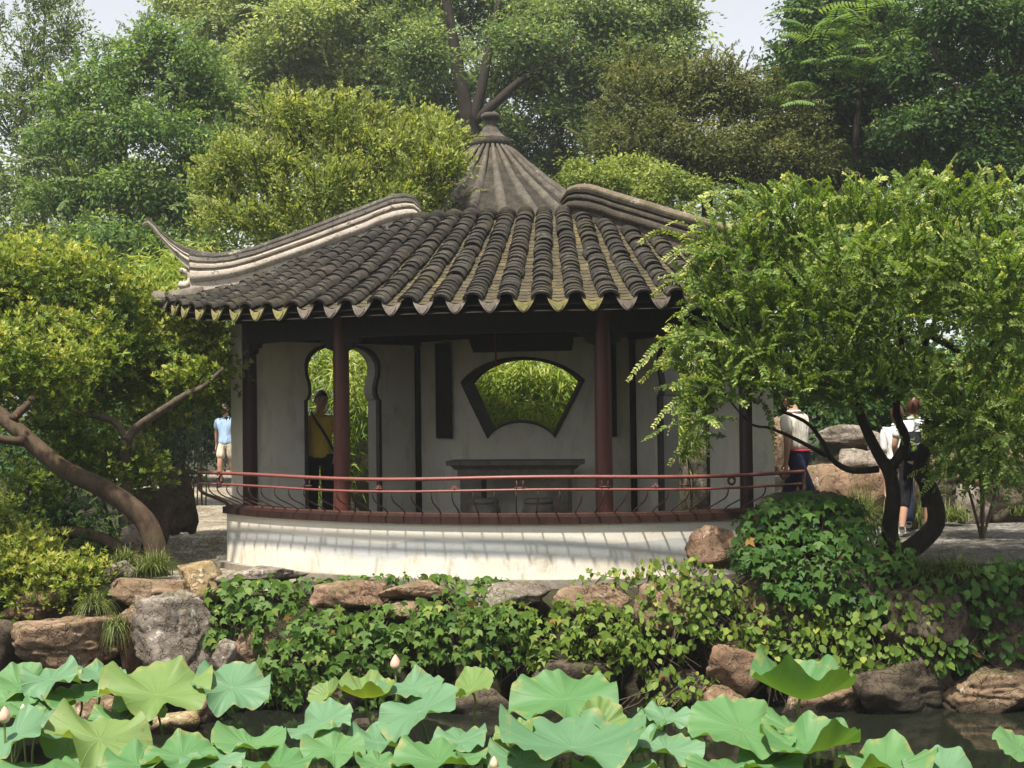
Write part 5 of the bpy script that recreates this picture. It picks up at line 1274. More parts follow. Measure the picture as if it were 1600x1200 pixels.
m.build('trunk', M['bark_spot'], LT, True)
rg = np.random.RandomState(7); L = Leaves(); tw = MB()
rosettes(L, px_clumps([(20, 560, 12.7, 70, 40, 0.45), (90, 585, 12.9, 60, 35, 0.4), (-60, 560, 12.4, 90, 60, 0.6), (140, 560, 13.3, 50, 35, 0.4), (40, 440, 14.4, 85, 55, 0.7), (130, 440, 14.6, 80, 55, 0.7), (190, 470, 14.8, 55, 50, 0.5), (50, 520, 14.0, 90, 45, 0.6), (150, 530, 14.3, 60, 50, 0.5), (-40, 500, 14.0, 80, 120, 0.8), (40, 410, 15, 90, 40, 0.7), (30, 590, 14.3, 70, 50, 0.4)]), 1500, rg, 4, 8, 0.070, 0.024, tint=(0.48, 0.22), stems=(tw, 160))
tw.build('twigs', M['bark'], LT, True, 'stuff'); o = link('crown', L.mesh('crown', 'oval'), M['lf_holly'], LT); o['kind'] = 'stuff'
# small forked tree between it and the path
b = at(196, 800, 14.5); b.z = 0
FT = thing('forked_tree', 'small tree with pale Y-shaped fork left of the man in blue', 'tree', b); m = MB()
limb(m, [b] + tp((194, 760, 14.5), (195, 715, 14.4), (197, 685, 14.3)), 0.075, 0.06, 10, 10)
limb(m, tp((197, 688, 14.3), (214, 668, 14.3), (255, 640, 14.2), (290, 617, 14.2), (318, 604, 14.2), (350, 575, 14.2)), 0.058, 0.022, 16, 10)
limb(m, tp((197, 688, 14.3), (186, 665, 14.3), (160, 652, 14.3), (118, 648, 14.3), (100, 668, 14.4), (80, 660, 14.5)), 0.045, 0.025, 16, 10)
m.build('trunk', M['bark'], FT, True); L = Leaves(); tw = MB()
rosettes(L, px_clumps([(245, 540, 15.1, 60, 50, 0.5), (310, 545, 15.2, 60, 45, 0.5), (280, 600, 15.4, 70, 35, 0.5), (345, 600, 15.6, 32, 40, 0.4), (200, 580, 15.0, 60, 50, 0.5), (160, 605, 15.5, 60, 36, 0.4), (245, 650, 15.8, 50, 30, 0.3), (110, 600, 15.4, 60, 40, 0.5), (250, 480, 15.6, 50, 35, 0.5), (330, 500, 15.8, 40, 35, 0.4), (338, 582, 14.5, 36, 28, 0.3), (292, 590, 14.6, 45, 22, 0.3)]), 1120, rg, 4, 8, 0.068, 0.024, tint=(0.50, 0.22), stems=(tw, 150))
tw.build('twigs', M['bark'], FT, True, 'stuff'); o = link('crown', L.mesh('crown', 'oval'), M['lf_holly'], FT); o['kind'] = 'stuff'
def shrub(label, rows, ncl, seed, leaf='lf_holly', ll=0.062, lw=0.021, tint=(0.45, 0.2), per=4, name='leafy_shrub', top=0.35, core=0.35):
    rg = np.random.RandomState(seed); cl = px_clumps(rows); b0 = Vector(cl[0][0]); b0.z = max(-0.3, float(ground_z(b0.x, b0.y)))
    T = thing(name, label, 'shrub', b0, 'shrubs near the water'); L = Leaves(); tw = MB()
    rosettes(L, cl, ncl, rg, per, 8, ll, lw, tint=tint, stems=(tw, 60), top=top, core=core)
    for c, r in cl: tw.tube(spline([b0, b0.lerp(Vector(c), 0.5) + Vector((0, 0, 0.05)), Vector(c)], 6), [0.02, 0.018, 0.016, 0.014, 0.012, 0.01], 5, False)
    tw.build('stems', M['bark'], T, True, 'stuff'); o = link('foliage', L.mesh('foliage', 'oval'), M[leaf], T); o['kind'] = 'stuff'
shrub('leafy shrub growing behind the leaning trunk', [(190, 720, 14.6, 60, 35, 0.35), (130, 700, 14.6, 50, 35, 0.4), (225, 730, 14.8, 35, 30, 0.3), (90, 660, 14.4, 60, 40, 0.4), (60, 760, 14.3, 60, 40, 0.4)], 460, 61, tint=(0.42, 0.2))
shrub('shrub with pale yellow leaf tips hanging over the rocks at far left', [(40, 890, 12.6, 55, 35, 0.35), (100, 905, 12.5, 55, 32, 0.3), (150, 895, 12.5, 32, 24, 0.22), (20, 930, 12.4, 40, 25, 0.25), (60, 860, 12.8, 50, 25, 0.35), (-30, 890, 12.5, 60, 60, 0.4)], 400, 62, tint=(0.60, 0.2), core=0.7)
shrub('small leafy shrub at the left edge above the pale-tipped one', [(10, 805, 13.3, 40, 30, 0.35), (-30, 830, 13.3, 60, 50, 0.4)], 130, 63, tint=(0.50, 0.2))
shrub('dark undergrowth in the shade beneath the leaning trunk', [(100, 820, 14.4, 80, 40, 0.4), (30, 850, 14.0, 70, 40, 0.4), (170, 850, 14.2, 45, 30, 0.3), (110, 870, 13.6, 70, 22, 0.3)], 330, 64, leaf='lf_dark', tint=(0.35, 0.2))
shrub('leafy shrub on the right edge behind the trunk', [(1530, 610, 14.6, 80, 60, 0.5), (1590, 660, 14.4, 70, 60, 0.5), (1490, 690, 14.6, 50, 45, 0.4), (1540, 720, 14.5, 60, 40, 0.4)], 420, 65, leaf='lf_mid', ll=0.055, lw=0.028, tint=(0.45, 0.22))

# ------------------------------------------------------------------ grass tufts
def tuft(label, px, py, Yd, wpx, hpx, n, seed, dark=0.0, droop=0.9):
    rg = np.random.RandomState(seed); c = at(px, py, Yd); k = mpp(Yd); R_ = wpx * k * 0.5; H_ = hpx * k
    T = thing('grass_tuft', label, 'grass', c, 'tufts of long grass')
    P = np.zeros((n, 3)); P[:, 0] = rg.normal(0, 0.22, n) * R_; P[:, 1] = rg.normal(0, 0.22, n) * R_; P += np.array(c)
    az = rg.uniform(0, 2 * np.pi, n); out = np.stack([np.cos(az), np.sin(az), 0 * az], 1); ln = rg.uniform(0.65, 1.1, n); V = []; Fc = []; tn = []
    rr = R_ * rg.uniform(0.3, 1.1, n); segs = 5; sd = np.stack([-np.sin(az), np.cos(az), 0 * az], 1)
    vv = []
    for s in range(segs + 1):
        t_ = s / segs; z = H_ * ln * (1.9 * t_ - (0.75 + droop) * t_ * t_ * (rr / R_) ** 0.8)
        p = P + out * (rr * (t_ ** 1.25))[:, None]; p[:, 2] += z
        wd = 0.0055 * (1 - 0.85 * t_); vv.append(p - sd * wd); vv.append(p + sd * wd)
    V = np.stack(vv, 1); k_ = 2 * (segs + 1)
    q = np.array([(2 * s, 2 * s + 1, 2 * s + 3, 2 * s + 2) for s in range(segs)])
    F_ = (q[None] + (np.arange(n) * k_)[:, None, None]).reshape(-1, 4)
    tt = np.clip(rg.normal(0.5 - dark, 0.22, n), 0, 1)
    o = link('blades', fast_mesh('blades', V.reshape(-1, 3), F_, False, np.repeat(tt, segs)), M['lf_grass'], T); o['kind'] = 'stuff'
tuft('tuft of long straw-green grass at the foot of the leaning trunk', 240, 900, 12.85, 90, 40, 420, 71)
tuft('smaller grass tuft left of the trunk foot', 195, 882, 12.95, 60, 26, 220, 72)
tuft('drooping grass tuft over the brown boulder at left', 148, 950, 12.15, 70, 30, 300, 73, 0.05, 1.7)
tuft('lower grass tuft hanging between the boulders at left', 182, 985, 11.95, 56, 36, 260, 74, 0.05, 2.0)
tuft('sunlit grass tuft left of the twisted trunk behind the ivy mound', 1342, 830, 15.2, 110, 66, 420, 75)
tuft('grass tuft between the walking woman and the trunk', 1428, 825, 15.9, 60, 44, 240, 76)
tuft('grass tuft at the back edge of the right path', 1490, 815, 16.2, 90, 30, 260, 77)
tuft('grass at the foot of the rockery left of the walker', 1290, 810, 15.4, 70, 34, 220, 78)
tuft('low grass beside the dark boulder at far right', 1590, 805, 16.6, 80, 30, 200, 79)
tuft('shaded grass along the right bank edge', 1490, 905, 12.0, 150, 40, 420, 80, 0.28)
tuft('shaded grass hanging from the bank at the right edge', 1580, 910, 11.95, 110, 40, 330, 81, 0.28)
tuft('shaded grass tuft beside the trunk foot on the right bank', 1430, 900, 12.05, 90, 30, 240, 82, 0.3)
tuft('grass under the dark undergrowth at left', 110, 905, 12.75, 90, 30, 200, 83, 0.15)

# ------------------------------------------------------------------ ivy and creeper on the bank
def ivy(name, label, rows, dens, size, leaf, shape, seed, nparts=130, ratio=1.0, tint=(0.45, 0.18), hang=0.75):
    """cushions of leaves over the rock: leaves sit on the outer side of ellipsoids, tips hanging"""
    rg = np.random.RandomState(seed); cl = px_clumps(rows); L = Leaves(); c0 = Vector(cl[0][0])
    T = thing(name, label, 'ivy', (c0.x, c0.y, c0.z - 0.3), 'climbers on the rocks'); stm = MB()
    for c, r in cl:
        n = int(dens * 14.0 * (r[0] * r[2]) / (size * size))
        u = nrmz(rg.normal(size=(n, 3))); u[:, 1] = -np.abs(u[:, 1]) * 0.9 + 0.15 * rg.rand(n); u = nrmz(u); lowc = u[:, 2] < -0.55; u[lowc, 2] *= 0.6
        lump = 1 + 0.20 * np.sin(u[:, 0] * 7 + c[0] * 5) * np.cos(u[:, 2] * 8 + c[2] * 7) + 0.10 * np.sin(u[:, 0] * 17 + u[:, 2] * 13)
        p = np.array(c) + u * np.array(r) * (lump * (1.02 - 0.22 * rg.rand(n) ** 2))[:, None]
        nn = u * 0.75 + np.array([0, -0.25, 0.45]) + rg.normal(size=(n, 3)) * 0.28
        ax = np.array([0, -0.25, -hang]) + rg.normal(size=(n, 3)) * np.array([0.5, 0.3, 0.28]) + u * np.array([0.35, 0.1, 0])
        sz = size * np.clip(rg.normal(0.92, 0.24, n), 0.4, 1.5)
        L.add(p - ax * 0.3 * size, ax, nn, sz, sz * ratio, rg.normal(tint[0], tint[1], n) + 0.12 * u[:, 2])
        for k in range(9):
            a_ = Vector(c) + Vector((rg.uniform(-0.8, 0.8) * r[0], -0.15 * r[1], rg.uniform(0, 0.9) * r[2])); e_ = a_ + Vector((rg.normal() * 0.25, -0.05, -rg.uniform(0.1, 0.5)))
            stm.tube([a_, a_.lerp(e_, 0.5) + Vector(rg.normal(size=3)) * 0.04, e_], 0.005, 4, False)
    stm.build('stems', M['bark'], T, True, 'stuff')
    p, a, bb, n, l, w_, t_ = L.frames()
    dead = rg.permutation(len(p))[:max(3, len(p) // 160)]; dm_ = np.zeros(len(p), bool); dm_[dead] = True
    o = link('withered_leaves', L.mesh('withered_leaves', shape, dead), M['lf_dead'], T); o['kind'] = 'stuff'
    order = np.argsort(-(l * 4 - p[:, 1] * 0.5 + n[:, 2] * 0.1)); order = order[~dm_[order]]; big = order[:nparts]; rest = order[nparts:]
    for k, Lk in enumerate(big[:0]): pass
    # the largest leaves are parts of their own: a few meshes by tone, placed by matrix
    tpl = {}
    for tone in range(4):
        me = Leaves(); me.add(np.zeros((1, 3)), np.array([[1.0, 0, 0]]), np.array([[0, 0, 1.0]]), 1.0, 1.0, 0.2 + 0.22 * tone)
        tpl[tone] = me.mesh('leaf', shape); tpl[tone].materials.append(M[leaf])
    inv = wmat(T).inverted()
    for i in big:
        o = bpy.data.objects.new('leaf', tpl[int(np.clip((t_[i] - 0.09) / 0.22, 0, 3))]); C.objects.link(o); o.parent = T
        A, B, N = a[i] * l[i], bb[i] * w_[i], n[i] * w_[i]
        o.matrix_local = inv @ Matrix(((A[0], B[0], N[0], p[i, 0]), (A[1], B[1], N[1], p[i, 1]), (A[2], B[2], N[2], p[i, 2]), (0, 0, 0, 1)))
    o = link('foliage', L.mesh('foliage', shape, rest), M[leaf], T); o['kind'] = 'stuff'
ivy('ivy', 'wide curtain of pointed ivy leaves over the left half of the bank',
    [(365, 935, 12.2, 48, 32, 0.22), (420, 935, 12.2, 55, 30, 0.22), (370, 970, 12.15, 50, 32, 0.22), (450, 985, 12.1, 60, 36, 0.26), (520, 985, 12.05, 60, 34, 0.26), (475, 1035, 12.0, 75, 40, 0.28), (560, 1020, 12.0, 70, 40, 0.28), (455, 1080, 12.0, 50, 30, 0.22), (540, 1080, 12.05, 55, 32, 0.22),
     (620, 975, 12.05, 65, 32, 0.24), (640, 1015, 12.0, 70, 34, 0.26), (700, 960, 12.05, 60, 30, 0.22), (715, 1005, 12.0, 65, 34, 0.26), (780, 975, 12.05, 60, 34, 0.24), (790, 1020, 12.05, 45, 26, 0.2), (480, 912, 12.55, 60, 9, 0.10), (570, 908, 12.6, 60, 8, 0.10), (650, 906, 12.6, 60, 8, 0.10), (740, 912, 12.6, 60, 9, 0.10), (740, 935, 12.3, 50, 22, 0.16), (330, 1000, 12.1, 22, 35, 0.15), (410, 1060, 12.05, 40, 30, 0.2), (340, 1090, 11.9, 40, 30, 0.2), (600, 1085, 12.1, 40, 30, 0.2)],
    1.1, 0.088, 'lf_ivy', 'ivy', 91, 150, 0.95, (0.50, 0.16))
ivy('ivy', 'cushion of pale ivy hanging right of the middle of the bank',
    [(860, 995, 12.0, 40, 34, 0.2), (905, 965, 12.05, 45, 36, 0.22), (945, 985, 11.95, 48, 48, 0.26), (930, 1035, 11.95, 45, 34, 0.22), (980, 1010, 11.95, 28, 40, 0.2), (840, 1030, 12.0, 26, 20, 0.14), (800, 960, 12.1, 40, 26, 0.2)],
    1.05, 0.086, 'lf_creeper', 'ivy', 92, 110, 0.92, (0.52, 0.16))
ivy('creeper', 'pale yellow-green creeper with small oval leaves on the brown rocks',
    [(1040, 940, 12.05, 45, 40, 0.2), (1060, 990, 11.95, 50, 36, 0.22), (1030, 1035, 11.9, 40, 36, 0.2), (1090, 900, 12.1, 36, 30, 0.18), (1130, 925, 11.95, 44, 34, 0.2), (1115, 970, 11.9, 44, 34, 0.2), (1150, 1000, 11.85, 36, 30, 0.18), (1040, 1080, 11.85, 40, 34, 0.18), (1090, 1075, 11.65, 36, 22, 0.12), (960, 905, 12.3, 60, 16, 0.14), (1040, 890, 12.3, 40, 22, 0.15), (1200, 1030, 11.8, 26, 40, 0.15), (1000, 985, 12.0, 30, 40, 0.18)],
    0.62, 0.072, 'lf_creeper', 'egg', 93, 120, 0.85, (0.45, 0.2))
ivy('ivy', 'large mound of ivy, tinted dark for tree shade, over the boulder right of the pavilion base',
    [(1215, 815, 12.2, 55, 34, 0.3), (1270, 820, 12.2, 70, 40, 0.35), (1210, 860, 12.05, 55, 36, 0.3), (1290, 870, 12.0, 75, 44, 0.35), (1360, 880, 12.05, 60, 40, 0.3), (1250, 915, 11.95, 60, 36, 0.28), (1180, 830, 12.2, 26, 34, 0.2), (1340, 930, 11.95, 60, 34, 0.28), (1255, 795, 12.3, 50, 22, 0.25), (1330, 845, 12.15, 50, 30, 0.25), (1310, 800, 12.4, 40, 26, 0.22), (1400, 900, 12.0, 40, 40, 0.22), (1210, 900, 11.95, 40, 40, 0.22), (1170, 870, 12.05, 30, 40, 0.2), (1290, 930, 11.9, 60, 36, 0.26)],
    1.1, 0.096, 'lf_ivy', 'ivy', 94, 140, 0.95, (0.20, 0.15))  # low tint puts the tree's shade into the leaf colour
ivy('creeper', 'leafy creeper with oval leaves hanging below the dark ivy mound',
    [(1330, 975, 11.85, 60, 36, 0.26), (1390, 960, 11.85, 50, 40, 0.26), (1290, 1010, 11.8, 60, 34, 0.24), (1360, 1020, 11.75, 60, 34, 0.24), (1420, 1010, 11.8, 40, 40, 0.22), (1240, 1000, 11.85, 40, 36, 0.2), (1300, 1055, 11.75, 40, 20, 0.15), (1400, 1055, 11.75, 40, 20, 0.15), (1240, 1045, 11.8, 26, 30, 0.14), (1440, 960, 11.85, 40, 44, 0.22), (1460, 1020, 11.75, 36, 36, 0.2), (1190, 985, 11.9, 36, 40, 0.18), (1260, 955, 11.88, 50, 30, 0.2), (1340, 1050, 11.7, 40, 24, 0.16)],
    0.85, 0.085, 'lf_creeper', 'egg', 95, 120, 0.85, (0.36, 0.2))
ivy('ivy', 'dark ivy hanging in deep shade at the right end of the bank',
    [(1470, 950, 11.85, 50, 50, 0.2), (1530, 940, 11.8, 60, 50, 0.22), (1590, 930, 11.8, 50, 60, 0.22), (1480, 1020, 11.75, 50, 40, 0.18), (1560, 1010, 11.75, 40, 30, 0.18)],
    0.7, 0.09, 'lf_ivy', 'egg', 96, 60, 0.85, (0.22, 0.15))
# ------------------------------------------------------------------ lotus
def m_lotus(name, top, top2, under, trans):
    t = NT(name); tc = t.n('TexCoord'); sp = t.n('SeparateXYZ'); t.l(tc.outputs['Object'], sp.inputs[0])
    ang = t.math('ARCTAN2', sp.outputs['Y'], sp.outputs['X'])
    fr = t.math('FRACT', t.math('MULTIPLY', t.math('ADD', ang, 3.1416), 21 / 6.28318))
    line = t.math('ABSOLUTE', t.math('SUBTRACT', fr, 0.5))
    rad = t.math('SQRT', t.math('ADD', t.math('MULTIPLY', sp.outputs['X'], sp.outputs['X']), t.math('MULTIPLY', sp.outputs['Y'], sp.outputs['Y'])))
    wdt = t.math('MULTIPLY', line, t.math('MULTIPLY', rad, 6.0))
    vein = t.ramp(wdt, [(0.006, 1.0), (0.055, 0.0)])
    n = t.noise(t.geo(), 5, 5, 0.6, 0.3); n2 = t.noise(t.geo(), 40, 4, 0.6); oi = t.n('ObjectInfo')
    col = t.mix(t.math('ADD', t.math('MULTIPLY', n, 0.6), t.math('MULTIPLY', oi.outputs['Random'], 0.5)), top, top2)
    col = t.mix(t.math('MULTIPLY', vein, 0.55), col, tuple(min(1, c * 1.9) for c in top2))
    col = t.mix(t.ramp(n2, [(0.62, 0.0), (0.74, 0.35)]), col, (top2[0] * 1.4, top2[1] * 1.1, top2[2] * 0.6))
    sp_ = t.ramp(t.noise(t.geo(), 19, 3, 0.5, 0.2), [(0.70, 0.0), (0.735, 0.8)]); col = t.mix(sp_, col, (0.16, 0.12, 0.045))
    at_ = t.n('Attribute', attribute_name='tint'); nb = t.noise(t.geo(), 9, 4, 0.6)
    rimf = t.math('MULTIPLY', t.ramp(at_.outputs['Fac'], [(0.86, 0.0), (0.97, 1.0)]), t.ramp(nb, [(0.52, 0.0), (0.62, 1.0)]))
    col = t.mix(t.math('MULTIPLY', rimf, 0.65), col, (0.30, 0.27, 0.085))
    g = t.n('NewGeometry'); colu = t.mix(t.math('MULTIPLY', vein, 0.30), under, tuple(min(1, c * 1.6) for c in under))
    c2 = t.mix(g.outputs['Backfacing'], col, colu)
    b = t.n('BsdfPrincipled', Roughness=0.55); b.inputs['Specular IOR Level'].default_value = 0.35; t.l(c2, b.inputs['Base Color'])
    t.l(t.bump(t.math('ADD', t.math('MULTIPLY', t.math('ADD', vein, t.math('MULTIPLY', line, -1.2)), 0.6), t.math('MULTIPLY', n2, 0.2)), 0.55, 0.012), b.inputs['Normal'])
    tr = t.n('BsdfTranslucent'); tr.inputs['Color'].default_value = (under[0] * 1.5, under[1] * 1.35, under[2] * 0.6, 1)
    mx = t.n('MixShader'); mx.inputs[0].default_value = trans
    t.l(b.outputs[0], mx.inputs[1]); t.l(tr.outputs[0], mx.inputs[2]); t.l(mx.outputs[0], t.out.inputs['Surface']); return t.m
M['lotus_blue'] = m_lotus('blue_green_lotus', (0.075,0.178,0.082), (0.138,0.255,0.138), (0.12,0.23,0.045), 0.25)
M['lotus_mid'] = m_lotus('green_lotus', (0.062,0.172,0.055), (0.120,0.240,0.090), (0.12,0.235,0.04), 0.27)
M['lotus_yel'] = m_lotus('yellow_green_lotus', (0.118,0.215,0.052), (0.190,0.270,0.090), (0.20,0.29,0.04), 0.32)
M['stalk'] = m_plain('lotus_stalk', (0.14, 0.20, 0.05), 0.6, 0.3, 0.25, 20)
t = NT('lotus_bud'); tc = t.n('TexCoord'); sp = t.n('SeparateXYZ'); t.l(tc.outputs['Object'], sp.inputs[0])
t.finish(t.ramp(sp.outputs['Z'], [(0.0, (0.42, 0.44, 0.18)), (0.03, (0.72, 0.52, 0.36)), (0.11, (0.70, 0.30, 0.26))]), 0.55); M['bud'] = t.m
WATER = -1.2
def lotus_mesh(seed, R, cup, wave, folds):
    rg = np.random.RandomState(seed); NR, NS = 12, 96
    k1, k2 = rg.randint(3, 6), rg.randint(7, 10); p1, p2, p3 = rg.uniform(0, 6.28, 3)
    V = [(0, 0, 0)]; 
    for i in range(1, NR + 1):
        r = i / NR
        for j in range(NS):
            a = 2 * math.pi * j / NS
            rim = 1 + 0.05 * math.sin(2 * a + p3) + 0.035 * math.sin(k1 * a + p2) * r
            z = cup * R * r ** 1.7 + wave * R * r ** 2.3 * (0.85 * math.sin(k1 * a + p1) + 0.50 * math.sin(k2 * a + p2)) + 0.030 * R * r ** 5 * math.sin(15 * a + p3) + 0.018 * R * r ** 6 * math.sin(23 * a + p1)
            x, y = R * r * rim * math.cos(a), R * r * rim * math.sin(a)
            for fa, fw, fz in folds:                     # a side of the rim turned up or down
                c = max(0.0, math.cos(a - fa)) ** fw; z += fz * R * c * r ** 2.6; x -= 0.35 * abs(fz) * R * c * r ** 3 * math.cos(fa); y -= 0.35 * abs(fz) * R * c * r ** 3 * math.sin(fa)
            V.append((x, y, z))
    Fc3 = [(0, 1 + j, 1 + (j + 1) % NS) for j in range(NS)]; Fc4 = [(1 + i * NS + j, 1 + (i + 1) * NS + j, 1 + (i + 1) * NS + (j + 1) % NS, 1 + i * NS + (j + 1) % NS) for i in range(NR - 1) for j in range(NS)]
    return fast_mesh('blade', np.array(V), [np.array(Fc3), np.array(Fc4)], True, np.concatenate([np.zeros(NS), np.repeat(np.arange(2, NR + 1) / NR, NS)]))
def lotus(px, py, wpx, hpx, z, tone, seed, label, lean=0.0, cup=0.14, wave=0.10, folds=(), tiltadd=0.0):
    """leaf whose centre the photograph shows at px, py; wpx x hpx its outline there; lean turns it sideways"""
    v = at(px, py, 1.0) - Vector((0, 0, EYE)); Yd = (z - EYE) / v.z
    c = at(px, py, Yd); R = wpx * mpp(Yd) * 0.5
    down = math.atan2(EYE - c.z, c.y)
    tilt = 0.85 * (math.asin(min(0.98, hpx / wpx * 0.92)) - down) + tiltadd
    T = thing('lotus_leaf', label, 'lotus leaf', (c.x, c.y, WATER), 'lotus leaves on the pond')
    o = link('blade', lotus_mesh(seed, R, cup, wave, folds), M[{'b': 'lotus_blue', 'm': 'lotus_mid', 'y': 'lotus_yel'}[tone]])
    o.parent = T; o.matrix_local = Matrix.Translation((0, 0, c.z - WATER)) @ Matrix.Rotation(lean, 4, 'Y') @ Matrix.Rotation(tilt, 4, 'X') @ Matrix.Rotation(seed * 1.3 % 6.28, 4, 'Z')
    rr = random.Random(seed); foot = Vector((c.x + rr.uniform(-0.12, 0.12), c.y + rr.uniform(-0.05, 0.12), WATER - 0.1))
    nd = (Matrix.Rotation(lean, 3, 'Y') @ Matrix.Rotation(tilt, 3, 'X')) @ Vector((0, 0, 1))
    MB().tube(spline([foot, foot.lerp(c, 0.5) + Vector((rr.uniform(-0.03, 0.03), 0, 0)), c - nd * 0.10, c - nd * 0.004], 10), [0.009] * 8 + [0.010, 0.014], 7).build('stalk', M['stalk'], T, True)
